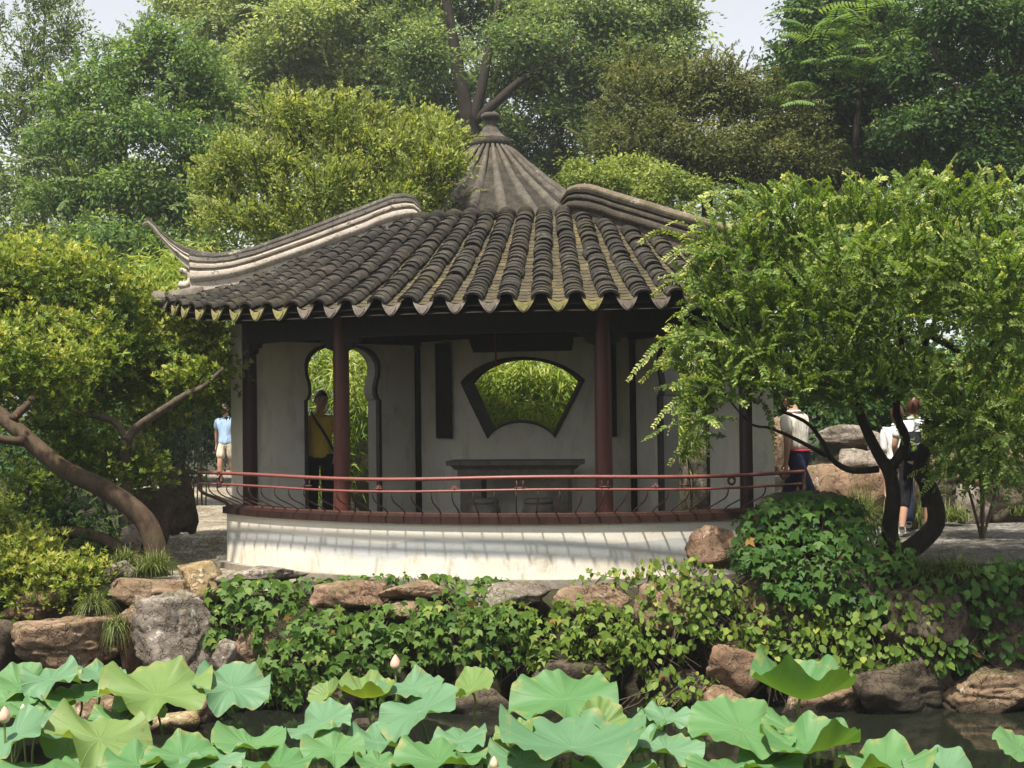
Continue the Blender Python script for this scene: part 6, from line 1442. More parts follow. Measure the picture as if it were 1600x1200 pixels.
LOT = [
 (30, 1072, 105, 40, -0.62, 'm', 1, 'lotus leaf at the far left edge in the back row with a rim turned down', 0.2, 0.16, 0.15),
 (80, 1062, 96, 34, -0.55, 'b', 2, 'small blue-green wavy lotus leaf below the broad brown boulder', 0.0, 0.10, 0.17),
 (158, 1055, 70, 30, -0.55, 'b', 3, 'small pale lotus leaf left of the big yellow-green one', 0.1, 0.14, 0.10),
 (125, 1088, 110, 46, -0.68, 'm', 4, 'dark green lotus leaf half hidden under the pale back-row leaves', -0.1, 0.2, 0.10),
 (245, 1085, 168, 70, -0.62, 'y', 5, 'big yellow-green lotus leaf below the big pale boulder', 0.05, 0.16, 0.12),
 (362, 1074, 122, 66, -0.60, 'b', 6, 'blue-green lotus leaf beneath the small pointed rock', 0.15, 0.10, 0.13),
 (220, 1103, 90, 40, -0.72, 'b', 7, 'pale lotus leaf tucked under the big yellow-green one', 0.2, 0.1, 0.1),
 (25, 1100, 70, 26, -0.70, 'm', 8, 'lotus leaf at the left edge just above the bud', 0.0, 0.12, 0.12),
 (22, 1150, 118, 86, -0.70, 'b', 9, 'large bluish lotus leaf standing at the left edge behind the bud', -0.35, 0.18, 0.10),
 (108, 1152, 110, 70, -0.78, 'b', 10, 'bluish lotus leaf between the left edge leaf and the yellow one', 0.25, 0.12, 0.12),
 (155, 1155, 165, 52, -0.75, 'y', 11, 'wavy yellow-green lotus leaf low at the left with lit rim', 0.22, 0.10, 0.15),
 (285, 1182, 125, 56, -0.82, 'm', 12, 'green lotus leaf in the bottom row under the tan rock', 0.0, 0.14, 0.10),
 (215, 1195, 110, 40, -0.84, 'm', 13, 'lotus leaf at the bottom edge below the wavy yellow one', 0.1, 0.12, 0.12),
 (390, 1165, 110, 46, -0.80, 'm', 14, 'cupped lotus leaf right of the tan rock, near the lily pads', 0.05, 0.22, 0.10),
 (335, 1192, 95, 36, -0.84, 'b', 15, 'bluish lotus leaf at the bottom edge beside the lily pads', -0.1, 0.12, 0.12),
 (435, 1196, 110, 34, -0.84, 'm', 16, 'lotus leaf at the bottom edge under the cupped leaf', 0.0, 0.12, 0.12),
 (505, 1130, 108, 58, -0.70, 'b', 17, 'blue-green lotus leaf tilted to the left in the open water', -0.3, 0.12, 0.09),
 (522, 1175, 105, 56, -0.80, 'm', 18, 'light green lotus leaf in front of the left-tilted one', 0.1, 0.16, 0.12),
 (512, 1086, 54, 42, -0.62, 'y', 19, 'small folded lotus leaf showing its veined back', -0.6, 0.35, 0.04),
 (572, 1088, 86, 44, -0.62, 'y', 20, 'lotus leaf with bright lit underside in the middle row', 0.0, 0.30, 0.10),
 (642, 1075, 100, 46, -0.58, 'b', 21, 'blue-green lotus leaf just below the bud by the ivy', 0.0, 0.12, 0.12),
 (735, 1078, 92, 44, -0.60, 'y', 22, 'yellow lotus leaf tilted to the right in the back row', -0.40, 0.20, 0.05),
 (655, 1112, 144, 50, -0.66, 'b', 23, 'wide grey-green lotus leaf leaning left over two pale stalks', -0.28, 0.08, 0.08),
 (685, 1190, 152, 50, -0.82, 'm', 24, 'broad light green lotus leaf at the bottom left of centre', 0.0, 0.16, 0.07),
 (720, 1158, 92, 42, -0.78, 'b', 25, 'small bluish lotus leaf right of the two pale stalks', -0.2, 0.12, 0.12),
 (592, 1194, 80, 40, -0.84, 'm', 26, 'lotus leaf at the bottom edge left of the broad light one', 0.2, 0.16, 0.12),
 (885, 1092, 168, 78, -0.60, 'm', 27, 'large ruffled lotus leaf right of centre in front of the ivy cushion', -0.18, 0.12, 0.12),
 (938, 1135, 90, 60, -0.72, 'y', 28, 'yellowing lotus leaf seen behind the large ruffled one', 0.5, 0.30, 0.06),
 (895, 1168, 225, 76, -0.74, 'b', 29, 'very wide lotus leaf with V-shaped dip in the bottom row', 0.0, 0.22, 0.12),
 (815, 1192, 120, 46, -0.84, 'b', 30, 'bluish lotus leaf at the bottom edge left of the V-shaped one', 0.1, 0.16, 0.08),
 (805, 1148, 70, 30, -0.72, 'y', 31, 'small pale leaf curling at the left rim of the V-shaped lotus leaf', -0.3, 0.2, 0.14),
 (1040, 1122, 84, 36, -0.68, 'b', 32, 'small bluish lotus leaf left of the largest one', 0.1, 0.14, 0.12),
 (1042, 1172, 108, 48, -0.80, 'b', 33, 'lotus leaf at the bottom, just left of the largest one', 0.1, 0.16, 0.12),
 (1158, 1140, 176, 96, -0.72, 'm', 34, 'the largest lotus leaf, facing the viewer with pale radiating veins', 0.05, 0.10, 0.06),
 (1250, 1090, 152, 62, -0.58, 'm', 35, 'tall upturned lotus leaf showing a lit green underside on the right', 0.1, 0.34, 0.14),
 (1238, 1140, 90, 44, -0.74, 'm', 36, 'dark lotus leaf under the tall upturned one', 0.1, 0.2, 0.1),
 (1265, 1172, 150, 52, -0.78, 'm', 37, 'dark green lotus leaf right of the largest one, low over the water', -0.05, 0.22, 0.14),
 (1385, 1196, 150, 44, -0.82, 'm', 38, 'lotus leaf at the bottom edge in the dark water on the right', 0.0, 0.18, 0.14),
 (1475, 1206, 130, 44, -0.84, 'b', 39, 'bluish lotus leaf at the bottom edge further right', 0.0, 0.14, 0.12),
 (1592, 1172, 90, 56, -0.74, 'm', 40, 'single lotus leaf at the right edge of the pond', 0.5, 0.10, 0.06),
 (1130, 1204, 120, 40, -0.86, 'm', 41, 'shaded lotus leaf at the bottom edge under the largest one', 0.0, 0.12, 0.1),
 (960, 1206, 130, 36, -0.86, 'b', 42, 'lotus leaf cut by the bottom edge right of centre', 0.0, 0.12, 0.1),
 (60, 1204, 130, 44, -0.88, 'm', 43, 'shaded lotus leaf at the bottom left corner', 0.0, 0.12, 0.1),
 (150, 1206, 120, 44, -0.88, 'm', 44, 'shaded lotus leaf at the bottom edge near the left', 0.1, 0.12, 0.1),
 (60, 1120, 110, 44, -0.76, 'm', 45, 'dark lotus leaf low between the left bud and the yellow wavy leaf', 0.15, 0.2, 0.12),
 (185, 1130, 110, 40, -0.80, 'm', 46, 'shaded lotus leaf under the stalk of the big yellow-green one', 0.0, 0.16, 0.12),
 (590, 1160, 90, 40, -0.82, 'b', 47, 'low bluish lotus leaf by the tiny bud in open water', 0.1, 0.16, 0.12),
 (985, 1150, 110, 44, -0.78, 'm', 48, 'lotus leaf between the V-shaped leaf and the largest one', -0.1, 0.18, 0.12),
 (755, 1186, 90, 36, -0.84, 'm', 49, 'small lotus leaf behind the pink bud tip at the bottom', 0.0, 0.16, 0.12),
 (1200, 1196, 110, 36, -0.86, 'm', 50, 'shaded lotus leaf at the bottom edge under the dark one on the right', 0.0, 0.14, 0.1),
]
FOLD = {1: [(4.4, 2, -0.45)], 2: [(4.6, 3, -0.35)], 11: [(5.4, 3, -0.4)], 20: [(4.7, 2, 0.35)], 23: [(3.9, 3, -0.3)], 27: [(5.0, 3, -0.35), (0.3, 4, -0.25)], 29: [(4.7, 5, -0.3), (1.57, 4, -0.25)], 35: [(4.7, 2, 0.45)], 37: [(5.2, 3, 0.3)], 5: [(5.2, 4, -0.3)], 6: [(5.1, 4, -0.35)]}
for px, py, wd, hg, z, tone, sd, lab, lean, cup, wave in LOT:
    # folds are given in the picture's sense (4.7 = towards the viewer); undo the leaf's own turn
    lotus(px, py, wd * 1.02, hg * 1.02, z, tone, sd, lab, lean, cup * 1.5, wave * 1.4, [(fa - sd * 1.3 % 6.28, fw, fz) for fa, fw, fz in FOLD.get(sd, [])] or [((sd * 2.4) % 6.28, 4, -0.28), ((sd * 2.4 + 2.6) % 6.28, 5, -0.18)])
def bud(px, py, Yd, h_px, label, r=0.36):
    c = at(px, py, Yd); h = h_px * mpp(Yd); T = thing('lotus_bud', label, 'lotus bud', (c.x, c.y, WATER), 'lotus buds')
    o = MB().lathe([(0.10 * h, 0), (0.26 * h, 0.12 * h), (0.34 * h, 0.32 * h), (0.30 * h, 0.55 * h), (0.18 * h, 0.80 * h), (0.03 * h, 1.0 * h)], (0, 0, 0), 14).build('bud', M['bud'], None, True)
    o.parent = T; o.location = (0, 0, c.z - WATER)
    pm = MB()
    for k in range(3):
        a0 = k * 2.1; P = []
        V = []
        for i in range(7):
            tt = i / 6; rr = h * lerp_tab([(0, 0.12), (0.2, 0.29), (0.4, 0.365), (0.7, 0.27), (1, 0.05)], tt); wd = 0.75 * math.sin(math.pi * min(1, 0.12 + tt * 0.88))
            for s in (-1, 0, 1): V.append((rr * math.cos(a0 + s * wd), rr * math.sin(a0 + s * wd), tt * h * 0.97))
        pm.add(V, [(i * 3 + j, i * 3 + j + 1, (i + 1) * 3 + j + 1, (i + 1) * 3 + j) for i in range(6) for j in range(2)])
    pb = pm.build('petals', M['bud'], None, True); pb.parent = T; pb.location = (0, 0, c.z - WATER)
    s = MB().tube(spline([(0.03, 0.02, -0.1), (0.01, 0, (c.z - WATER) * 0.5), (0, 0, c.z - WATER + 0.01)], 8), 0.008, 7).build('stalk', M['stalk'], None, True); s.parent = T
bud(7, 1130, 9.0, 26, 'pink lotus bud on a tall stalk at the far left edge')
bud(618, 1047, 10.4, 24, 'creamy lotus bud standing against the ivy')
bud(772, 1202, 8.6, 20, 'pink bud tip at the bottom edge left of centre')
bud(584, 1128, 9.9, 10, 'tiny pink bud on a thin stalk in open water')
bud(36, 1112, 9.8, 12, 'small dull pink bud between leaves at the left')
for px, py, wd, lab in ((322, 1166, 36, 'round yellow-green lily pad floating left of the cupped lotus leaf'), (335, 1183, 40, 'second floating lily pad nearer the bottom edge'), (448, 1184, 36, 'pale lily pad floating in open water below the ivy')):
    v = at(px, py, 1.0) - Vector((0, 0, EYE)); Yd = (WATER + 0.012 - EYE) / v.z; c = at(px, py, Yd); R = wd * mpp(Yd) * 0.5
    V = [(0, 0, 0)] + [(R * math.cos(a), R * math.sin(a), 0.004 * math.sin(5 * a)) for a in np.linspace(0.12, 2 * math.pi - 0.12, 30)] + [(R * 0.96 * math.cos(a), R * 0.96 * math.sin(a), -0.012) for a in np.linspace(0.12, 2 * math.pi - 0.12, 30)]
    m = MB().add(V, [(0, i, i + 1) for i in range(1, 30)] + [(i, 30 + i, 31 + i, i + 1) for i in range(1, 30)])
    o = m.build('lily_pad', M['lotus_yel'], None); o.location = c; tag(o, lab, 'lily pad', 'floating lily pads')
# ------------------------------------------------------------------ people
M['skin'] = m_plain('skin', (0.42, 0.235, 0.155), 0.55, 0.35, 0.08, 20)
M['hair_black'] = m_plain('black_hair', (0.012, 0.010, 0.009), 0.45, 0.4, 0.3, 60)
M['hair_red'] = m_plain('reddish_brown_hair', (0.075, 0.026, 0.014), 0.45, 0.4, 0.3, 60)
def cloth(name, col):
    t = NT(name); n1 = t.noise(t.geo((1.6, 1.6, 0.45)), 8, 2, 0.5, 0.8); n2 = t.noise(t.geo(), 90, 2, 0.5)
    c_ = t.ramp(n1, [(0.3, tuple(c * 0.86 for c in col)), (0.65, col)])
    return t.finish(c_, 0.9, t.bump(t.math('ADD', n1, t.math('MULTIPLY', n2, 0.05)), 0.9, 0.035), 0.15)
M['blue_shirt'] = cloth('light_blue_cotton', (0.36, 0.50, 0.70)); M['khaki'] = cloth('beige_cotton', (0.62, 0.55, 0.44)); M['yellow_shirt'] = cloth('mustard_cotton', (0.60, 0.42, 0.07))
M['black_cloth'] = cloth('black_cotton', (0.013, 0.013, 0.016)); M['cream_shirt'] = cloth('cream_cotton', (0.72, 0.67, 0.58)); M['navy'] = cloth('navy_cotton', (0.022, 0.027, 0.060))
M['white_shirt'] = cloth('white_cotton', (0.80, 0.79, 0.79)); M['shoe_white'] = m_plain('white_leather', (0.78, 0.77, 0.75), 0.5, 0.4, 0.05); M['shoe_dark'] = m_plain('dark_leather', (0.03, 0.025, 0.022), 0.5, 0.4, 0.2)
M['eye'] = m_plain('eye_dark', (0.015, 0.012, 0.010), 0.3, 0.5, 0.1); M['lip'] = m_plain('lip', (0.30, 0.12, 0.095), 0.5, 0.3, 0.1); M['red_belt'] = m_plain('red_belt', (0.35, 0.03, 0.04), 0.5, 0.3, 0.1)

def skin_obj(name, nodes, edges, m, parent, sub=2, root=0):
    """continuous surface grown over a skeleton: nodes {key: (x, y, z, rx, ry)}"""
    keys = list(nodes); ix = {k: i for i, k in enumerate(keys)}
    me = bpy.data.meshes.new(name); me.from_pydata([nodes[k][:3] for k in keys], [(ix[a], ix[b]) for a, b in edges], []); me.update()
    o = bpy.data.objects.new(name, me); C.objects.link(o); o.parent = parent; me.materials.append(m)
    md = o.modifiers.new('skin', 'SKIN'); md.use_smooth_shade = True; md.branch_smoothing = 0.4
    for i, k in enumerate(keys):
        sv = me.skin_vertices[0].data[i]; sv.radius = (nodes[k][3], nodes[k][4]); sv.use_root = (i == root)
    s = o.modifiers.new('subdivision', 'SUBSURF'); s.levels = sub; s.render_levels = sub
    return o

def person(label, loc, rotz, H, arms, legs, shirt, trousers, hair, shoes, shorts=False, capri=False, long_hair=False, head=(0, 0), sleeve=0.55, group='visitors in the garden', female=False, tuck=False, bend=0.0):
    """standing or walking figure facing -y before rotz. arms: {side: (elbow, wrist)}, legs: {side: (knee, ankle)} as offsets in metres for H = 1.7"""
    k = H / 1.7
    T = thing('person', label, 'person', loc, group, rotz); T.scale = (k, k, k)
    sh = 0.175 if female else 0.195; bx = lambda z: -bend * max(0, z - 0.95)       # forward lean (towards -y)
    nd = {'pelvis': (0, 0, 0.95, 0.120, 0.085), 'waist': (0, bx(1.10), 1.10, 0.110, 0.080), 'chest': (0, bx(1.28), 1.28, 0.140, 0.092), 'collar': (0, bx(1.40), 1.405, 0.085, 0.075), 'neck': (0, bx(1.47) - 0.005, 1.465, 0.052, 0.054)}
    hy = bx(1.6) - 0.02 + head[1]; hx = head[0]
    nd['neck'] = (0, bx(1.47) - 0.004, 1.455, 0.062, 0.064); nd['nape'] = (hx * 0.5, hy + 0.012, 1.56, 0.058, 0.060)
    ed = [('pelvis', 'waist'), ('waist', 'chest'), ('chest', 'collar'), ('collar', 'neck'), ('neck', 'nape')]
    J = {}
    for s, n in ((1, 'l'), (-1, 'r')):
        S0 = Vector((s * sh, bx(1.37), 1.375)); e, wv = arms[n]; E = S0 + Vector((e[0] * s, e[1], e[2])); W_ = E + Vector((wv[0] * s, wv[1], wv[2])); d = (W_ - E).normalized()
        side = d.cross(Vector((0, 1, 0))); side = side.normalized() if side.length > 0.1 else Vector((1, 0, 0)); fwd = Vector((0, -1, 0)); fwd = (fwd - d * fwd.dot(d)).normalized()
        PL = W_ + d * 0.075
        nd.update({'sh' + n: (*S0, 0.056, 0.056), 'el' + n: (*E, 0.040, 0.040), 'fa' + n: (*E.lerp(W_, 0.3), 0.040, 0.038), 'wr' + n: (*W_, 0.026, 0.023), 'pa' + n: (*PL, 0.030, 0.022)})
        ed += [('chest', 'sh' + n), ('sh' + n, 'el' + n), ('el' + n, 'fa' + n), ('fa' + n, 'wr' + n), ('wr' + n, 'pa' + n)]
        for q in range(4):                                   # fingers, unequal and slightly curled
            o_ = fwd * (0.030 - 0.020 * q); b0 = PL + d * 0.022 + o_; ln = (0.066, 0.076, 0.072, 0.056)[q]
            b1 = b0 + d * ln * 0.55 + side * (-s) * 0.006; b2 = b1 + (d * 0.85 + side * (-s) * 0.5).normalized() * ln * 0.5
            nd.update({f'f{q}a{n}': (*b0, 0.0095, 0.0095), f'f{q}b{n}': (*b1, 0.009, 0.009), f'f{q}c{n}': (*b2, 0.007, 0.007)})
            ed += [('pa' + n, f'f{q}a{n}'), (f'f{q}a{n}', f'f{q}b{n}'), (f'f{q}b{n}', f'f{q}c{n}')]
        t0 = W_ + d * 0.035 + fwd * 0.034; t1 = t0 + (d * 0.8 + fwd * 0.6).normalized() * 0.04; t2 = t1 + d * 0.028
        nd.update({'ta' + n: (*t0, 0.012, 0.012), 'tb' + n: (*t1, 0.010, 0.010), 'tc' + n: (*t2, 0.008, 0.008)}); ed += [('wr' + n, 'ta' + n), ('ta' + n, 'tb' + n), ('tb' + n, 'tc' + n)]
        Hp = Vector((s * 0.095, 0, 0.90)); kn, an = legs[n]; K = Hp + Vector((kn[0] * s, kn[1], kn[2])); A = K + Vector((an[0] * s, an[1], an[2]))
        nd.update({'hp' + n: (*Hp, 0.072, 0.075), 'th' + n: (*Hp.lerp(K, 0.45), 0.076, 0.078), 'kn' + n: (*K, 0.054, 0.056), 'ca' + n: (*(K.lerp(A, 0.35) + Vector((0, 0.012, 0))), 0.052, 0.056), 'an' + n: (*A, 0.034, 0.038), 'to' + n: (*(A + Vector((0.01 * s, -0.13, -0.045))), 0.035, 0.024)})
        ed += [('pelvis', 'hp' + n), ('hp' + n, 'th' + n), ('th' + n, 'kn' + n), ('kn' + n, 'ca' + n), ('ca' + n, 'an' + n), ('an' + n, 'to' + n)]
        J[n] = (S0, E, W_, Hp, K, A)
    skin_obj('body', nd, ed, M['skin'], T, 2, 0)
    # shirt: torso and sleeves a little outside the body
    low = 0.84 if not tuck else 0.955
    sn = {'hem': (0, 0, low, 0.190, 0.145), 'hip': (0, 0.0, 0.98, 0.176, 0.127), 'waist': (0, bx(1.10), 1.10, 0.166, 0.120), 'chest': (0, bx(1.28), 1.28, 0.183, 0.125), 'collar': (0, bx(1.39), 1.40, 0.105, 0.090), 'band': (0, bx(1.43) - 0.002, 1.435, 0.066, 0.066)}
    if tuck: sn['hem'] = (0, 0, low, 0.170, 0.128); sn.pop('hip')
    chain = [q for q in ('hem', 'hip', 'waist', 'chest', 'collar', 'band') if q in sn]; se = list(zip(chain[:-1], chain[1:]))
    for n in 'lr':
        S0, E, W_, *_ = J[n]; mid = S0.lerp(E, 0.35); end = S0.lerp(E, sleeve + 0.2)
        sn.update({'s' + n: (*S0, 0.076, 0.074), 'm' + n: (*mid, 0.070, 0.070), 'e' + n: (*end, 0.066, 0.066)}); se += [('chest', 's' + n), ('s' + n, 'm' + n), ('m' + n, 'e' + n)]
    skin_obj('shirt', sn, se, shirt, T, 2, 0)
    tn = {'top': (0, 0, 1.07, 0.168, 0.126), 'seat': (0, 0.005, 0.93, 0.168, 0.125)}; te = [('top', 'seat')]
    for n in 'lr':
        S0, E, W_, Hp, K, A = J[n]
        if shorts: pts = [Hp + Vector((0, 0, -0.03)), Hp.lerp(K, 0.45), Hp.lerp(K, 0.78)]; rd = [0.108, 0.102, 0.100]
        elif capri: pts = [Hp + Vector((0, 0, -0.03)), Hp.lerp(K, 0.5), K, K.lerp(A, 0.45)]; rd = [0.105, 0.092, 0.078, 0.072]
        else: pts = [Hp + Vector((0, 0, -0.03)), Hp.lerp(K, 0.5), K, K.lerp(A, 0.5), A + Vector((0, 0, -0.03))]; rd = [0.108, 0.096, 0.080, 0.074, 0.072]
        prev = 'seat'
        for i, (p_, r_) in enumerate(zip(pts, rd)):
            tn[f'{n}{i}'] = (*p_, r_, r_); te.append((prev, f'{n}{i}')); prev = f'{n}{i}'
    skin_obj('trousers', tn, te, trousers, T, 2, 0)
    for n in 'lr':
        A = J[n][5]; q = {'heel': (A.x, A.y + 0.035, A.z - 0.035, 0.040, 0.038), 'mid': (A.x, A.y - 0.045, A.z - 0.040, 0.044, 0.036), 'ball': (A.x, A.y - 0.12, A.z - 0.048, 0.047, 0.030), 'toe': (A.x, A.y - 0.175, A.z - 0.052, 0.032, 0.022), 'cuff': (A.x, A.y + 0.012, A.z + 0.01, 0.042, 0.044)}
        skin_obj('shoe', q, [('heel', 'mid'), ('mid', 'ball'), ('ball', 'toe'), ('heel', 'cuff')], shoes, T, 2, 0)
    # head: skull, jaw, brow and nose in one surface; hair a shell over it, open at the face
    def hr(d, g=1.0):
        x, y, z = d.x * 0.078, d.y * 0.097, d.z * 0.116
        if z < 0: x *= 1 + 0.28 * d.z * (0.4 if y > 0 else 1.0); y *= 1 + 0.10 * d.z
        if y > 0 and z < 0: y *= 1 + 0.35 * d.z
        if y < 0: y *= 0.94
        if g == 1.0 and y < 0:
            nz = math.exp(-(x / 0.012) ** 2) * math.exp(-((z + 0.022) / 0.022) ** 2); y -= 0.020 * nz
            y += 0.008 * (math.exp(-((abs(x) - 0.031) / 0.014) ** 2) * math.exp(-((z - 0.004) / 0.012) ** 2))
            y -= 0.004 * math.exp(-((z + 0.062) / 0.010) ** 2) * math.exp(-(x / 0.026) ** 2)
            y -= 0.006 * math.exp(-((z + 0.100) / 0.016) ** 2) * math.exp(-(x / 0.030) ** 2)
        return Vector((x, y, z)) * g
    hc = Vector((hx, hy, 1.598))
    bm = bmesh.new(); bmesh.ops.create_uvsphere(bm, u_segments=40, v_segments=30, radius=1.0)
    for v in bm.verts: v.co = hc + hr(v.co.copy())
    hm = bpy.data.meshes.new('head'); bm.to_mesh(hm); bm.free(); hm.shade_smooth(); hm.materials.append(M['skin'])
    hd = bpy.data.objects.new('head', hm); C.objects.link(hd); hd.parent = T
    bm = bmesh.new(); bmesh.ops.create_uvsphere(bm, u_segments=36, v_segments=26, radius=1.0); kill = []
    for f in bm.faces:
        c = f.calc_center_median(); edge = 0.42 + 0.10 * noise.noise(c * 7)
        keep = c.z > edge - 0.75 * max(0, c.y + 0.55) or (c.y > (0.10 if long_hair else 0.30) and c.z > (-1.2 if long_hair else -0.50)) or (long_hair and abs(c.x) > 0.75 and c.z > -0.9 and c.y > -0.35)
        if not keep: kill.append(f)
    bmesh.ops.delete(bm, geom=kill, context='FACES')
    for v in bm.verts:
        d = v.co.copy(); g = 1.10 + 0.06 * noise.noise(d * 5) + 0.05 * noise.noise(Vector((d.x * 22, d.y * 22, d.z * 3)))
        p_ = hr(d, g)
        if long_hair and d.z < 0: p_.z *= 1.55; p_.x *= 1.12
        v.co = hc + p_ + Vector((0, 0.004, 0.003))
    hm = bpy.data.meshes.new('hair'); bm.to_mesh(hm); bm.free(); hm.shade_smooth(); hm.materials.append(hair)
    ho = bpy.data.objects.new('hair', hm); C.objects.link(ho); ho.parent = T; so = ho.modifiers.new('thickness', 'SOLIDIFY'); so.thickness = 0.010
    for s in (-1, 1):
        em = MB().lathe([(0.001, -0.0075), (0.008, -0.005), (0.0115, 0), (0.008, 0.005), (0.001, 0.0075)], (0, 0, 0), 10).build('eye', M['eye'], hd, True, None)
        em.matrix_parent_inverse = Matrix.Identity(4); em.scale = (1.2, 0.6, 0.8); em.location = hc + Vector((s * 0.031, -0.0775, 0.004))
        bw_ = MB().tube([(-0.017, 0.003, -0.002), (0, -0.002, 0.003), (0.017, 0.005, 0)], [0.002, 0.0042, 0.002], 6).build('eyebrow', hair, hd, True); bw_.matrix_parent_inverse = Matrix.Identity(4); bw_.location = hc + Vector((s * 0.031, -0.084, 0.022))
        er_ = MB().lathe([(0.004, -0.005), (0.016, -0.004), (0.019, 0), (0.014, 0.004), (0.006, 0.003)], (0, 0, 0), 12).build('ear', M['skin'], hd, True); er_.matrix_parent_inverse = Matrix.Identity(4); er_.rotation_euler = (0, math.radians(80) * s, 0); er_.scale = (1.5, 1.0, 1.0); er_.location = hc + Vector((s * 0.076, 0.010, -0.005))
    lm = MB().tube([(-0.022, 0.006, 0), (0, -0.003, -0.001), (0.022, 0.006, 0)], [0.002, 0.0055, 0.002], 6).build('mouth', M['lip'], hd, True); lm.matrix_parent_inverse = Matrix.Identity(4); lm.location = hc + Vector((0, -0.083, -0.060))
    # collar
    cl_ = MB().tube([(0.070 * math.cos(a), bx(1.43) + 0.068 * math.sin(a) - 0.004, 1.445 - 0.030 * max(0, -math.sin(a)) ** 3) for a in np.linspace(0, 2 * math.pi, 25)], 0.014, 6).build('collar', shirt, None, True); cl_.parent = T
    return T
STAND = {'l': ((0.0, 0.0, -0.43), (0.0, 0.0, -0.39)), 'r': ((0.0, 0.0, -0.43), (0.0, 0.0, -0.39))}
def place(px, Yd, z=None):
    p = at(px, 640, Yd); p.z = float(ground_z(p.x, p.y)) + 0.025 if z is None else z; return p
person('man in light blue short-sleeved shirt and beige shorts walking on the pale path', place(353, 26.5), -0.25, 1.72,
       {'l': ((0.05, -0.02, -0.27), (0.0, -0.06, -0.24)), 'r': ((0.05, 0.06, -0.27), (0.02, 0.04, -0.24))}, {'l': ((0.0, 0.06, -0.42), (0.0, 0.10, -0.37)), 'r': ((0.0, -0.10, -0.42), (0.0, 0.02, -0.40))},
       M['blue_shirt'], M['khaki'], M['hair_black'], M['shoe_dark'], shorts=True, head=(-0.02, -0.02))
yp = person('dark-haired person in a mustard yellow shirt standing in the left doorway', place(499, 15.80, FLOOR), 0.30, 1.68,
       {'l': ((0.05, -0.05, -0.26), (-0.06, -0.14, -0.18)), 'r': ((0.05, 0.02, -0.27), (0.0, -0.04, -0.24))}, STAND, M['yellow_shirt'], M['black_cloth'], M['hair_black'], M['shoe_dark'], head=(0.015, -0.05), long_hair=False, female=True)
def strap(T, pts, m, r=0.012, name='shoulder_strap'):
    o = MB().tube(spline(pts, 14), r, 6).build(name, m, None, True); o.parent = T; return o
strap(yp, [(-0.10, 0.02, 1.455), (-0.07, -0.115, 1.36), (0.03, -0.150, 1.20), (0.13, -0.140, 1.02), (0.20, -0.07, 0.90)], M['black_cloth'], 0.016)
wmn = person('man in cream shirt and navy trousers striding left by the pavilion, head among leaves', place(1246, 14.9, 0.02), -2.35, 1.74,
       {'l': ((0.07, 0.07, -0.26), (-0.02, -0.03, -0.25)), 'r': ((0.04, -0.10, -0.25), (0.0, -0.10, -0.22))}, {'l': ((0.0, 0.20, -0.37), (0.0, 0.24, -0.33)), 'r': ((0.0, -0.20, -0.37), (0.0, -0.02, -0.42))},
       M['cream_shirt'], M['navy'], M['hair_black'], M['shoe_dark'], head=(0, -0.03), tuck=True, bend=0.10)
o = MB().tube([(0.163 * math.cos(a), 0.118 * math.sin(a), 1.0) for a in np.linspace(0, 2 * math.pi, 25)], 0.014, 6).build('belt', M['red_belt'], None, True); o.parent = wmn
wp = person('reddish-haired woman in white shirt and black three-quarter trousers walking away on the right path', place(1428, 15.0), 2.75, 1.62,
       {'l': ((0.06, 0.02, -0.26), (0.0, -0.12, -0.20)), 'r': ((0.06, -0.04, -0.26), (0.0, -0.16, -0.18))}, {'l': ((0.02, 0.08, -0.41), (0.03, 0.14, -0.37)), 'r': ((0.02, -0.14, -0.40), (0.02, 0.0, -0.41))},
       M['white_shirt'], M['black_cloth'], M['hair_red'], M['shoe_white'], capri=True, long_hair=True, female=True)
person('companion with reddish hair and white top half hidden in front of the walking woman', place(1402, 15.75), 2.9, 1.52,
       STAND, STAND and {'l': ((0.02, -0.08, -0.41), (0.0, 0.02, -0.40)), 'r': ((0.02, 0.06, -0.41), (0.0, 0.12, -0.38))}, M['white_shirt'], M['navy'], M['hair_red'], M['shoe_white'], long_hair=True, female=True)
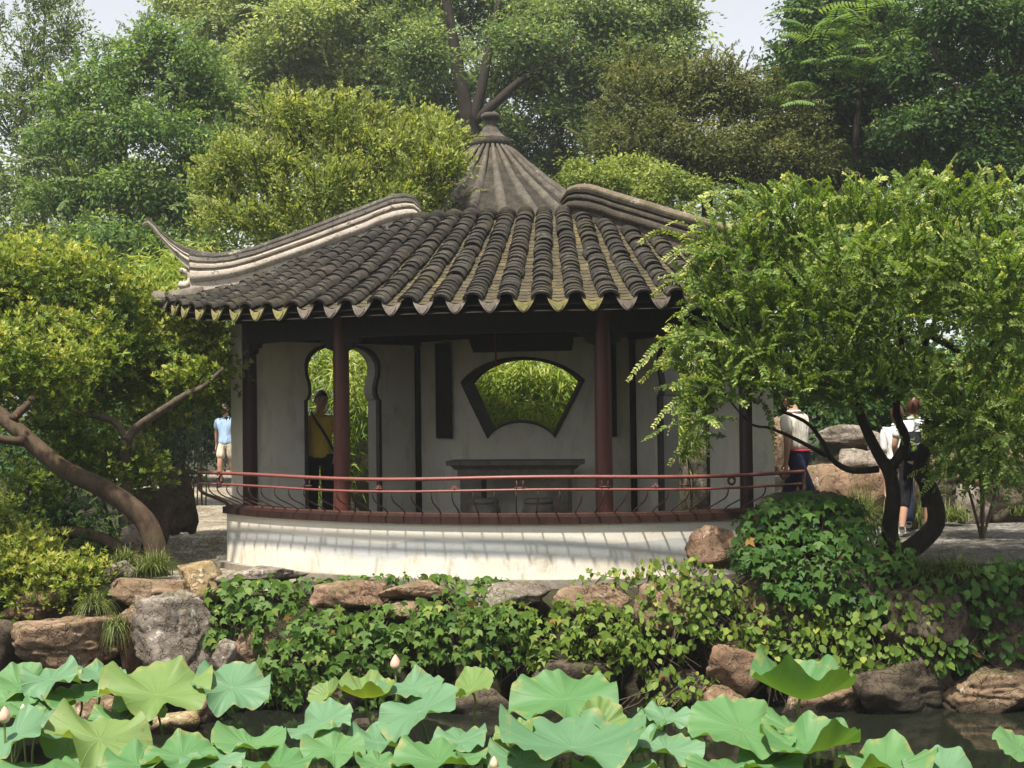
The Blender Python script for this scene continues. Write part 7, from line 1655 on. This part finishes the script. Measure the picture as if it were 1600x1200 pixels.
# bags
def bag(label, c, rz, w_, d_, h_, m, pocket=None):
    T = thing('shoulder_bag', label, 'bag', c, None, rz)
    bm = bmesh.new(); bmesh.ops.create_cube(bm, size=1.0); bmesh.ops.scale(bm, vec=(w_, d_, h_), verts=bm.verts); bmesh.ops.bevel(bm, geom=bm.edges[:], offset=0.035, segments=3, affect='EDGES')
    for v in bm.verts: v.co.x *= 1 + 0.18 * (0.5 - (v.co.z / h_ + 0.5)); v.co.z += h_ * 0.5
    me = bpy.data.meshes.new('bag_body'); bm.to_mesh(me); bm.free(); me.shade_smooth(); me.materials.append(m); o = bpy.data.objects.new('bag_body', me); C.objects.link(o); o.parent = T
    f = MB().tube([(-w_ * 0.45, -d_ * 0.52, h_ * 0.72), (0, -d_ * 0.60, h_ * 0.55), (w_ * 0.45, -d_ * 0.52, h_ * 0.72)], 0.012, 6).build('flap_edge', pocket or m, None, True); f.parent = T
    return T
M['grey_mesh'] = cloth('grey_mesh', (0.20, 0.20, 0.22))
p = place(1430, 14.86); bag('black shoulder bag with grey mesh pocket on the walking woman\'s back', (p.x - 0.02, p.y, p.z + 0.88), 0.15, 0.30, 0.11, 0.34, M['black_cloth'], M['grey_mesh'])
strap(wp, [(-0.12, 0.02, 1.44), (-0.13, 0.11, 1.34), (-0.10, 0.145, 1.22), (-0.02, 0.15, 1.10)], M['black_cloth'], 0.016); strap(wp, [(-0.12, 0.02, 1.44), (-0.15, -0.10, 1.34), (-0.15, -0.12, 1.18)], M['black_cloth'], 0.016)
p = place(516, 15.72, FLOOR); bag('black bag hanging at the hip of the person in yellow', (p.x + 0.02, p.y, p.z + 0.62), 0.2, 0.22, 0.12, 0.30, M['black_cloth'])
# ------------------------------------------------------------------ the hazy summer air
t = NT('summer_haze'); t.t.nodes.remove(t.t.nodes[0]) if False else None
pvn = t.n('VolumePrincipled'); pvn.inputs['Color'].default_value = (0.93, 0.96, 1.0, 1); pvn.inputs['Density'].default_value = 0.0010; pvn.inputs['Anisotropy'].default_value = 0.3
t.l(pvn.outputs[0], t.out.inputs['Volume'])
hb = MB().box(-75, 75, -16, 62, -3.3, 26).build('haze', t.m); tag(hb, 'thin pale summer haze between the trees', 'haze', kind='stuff')
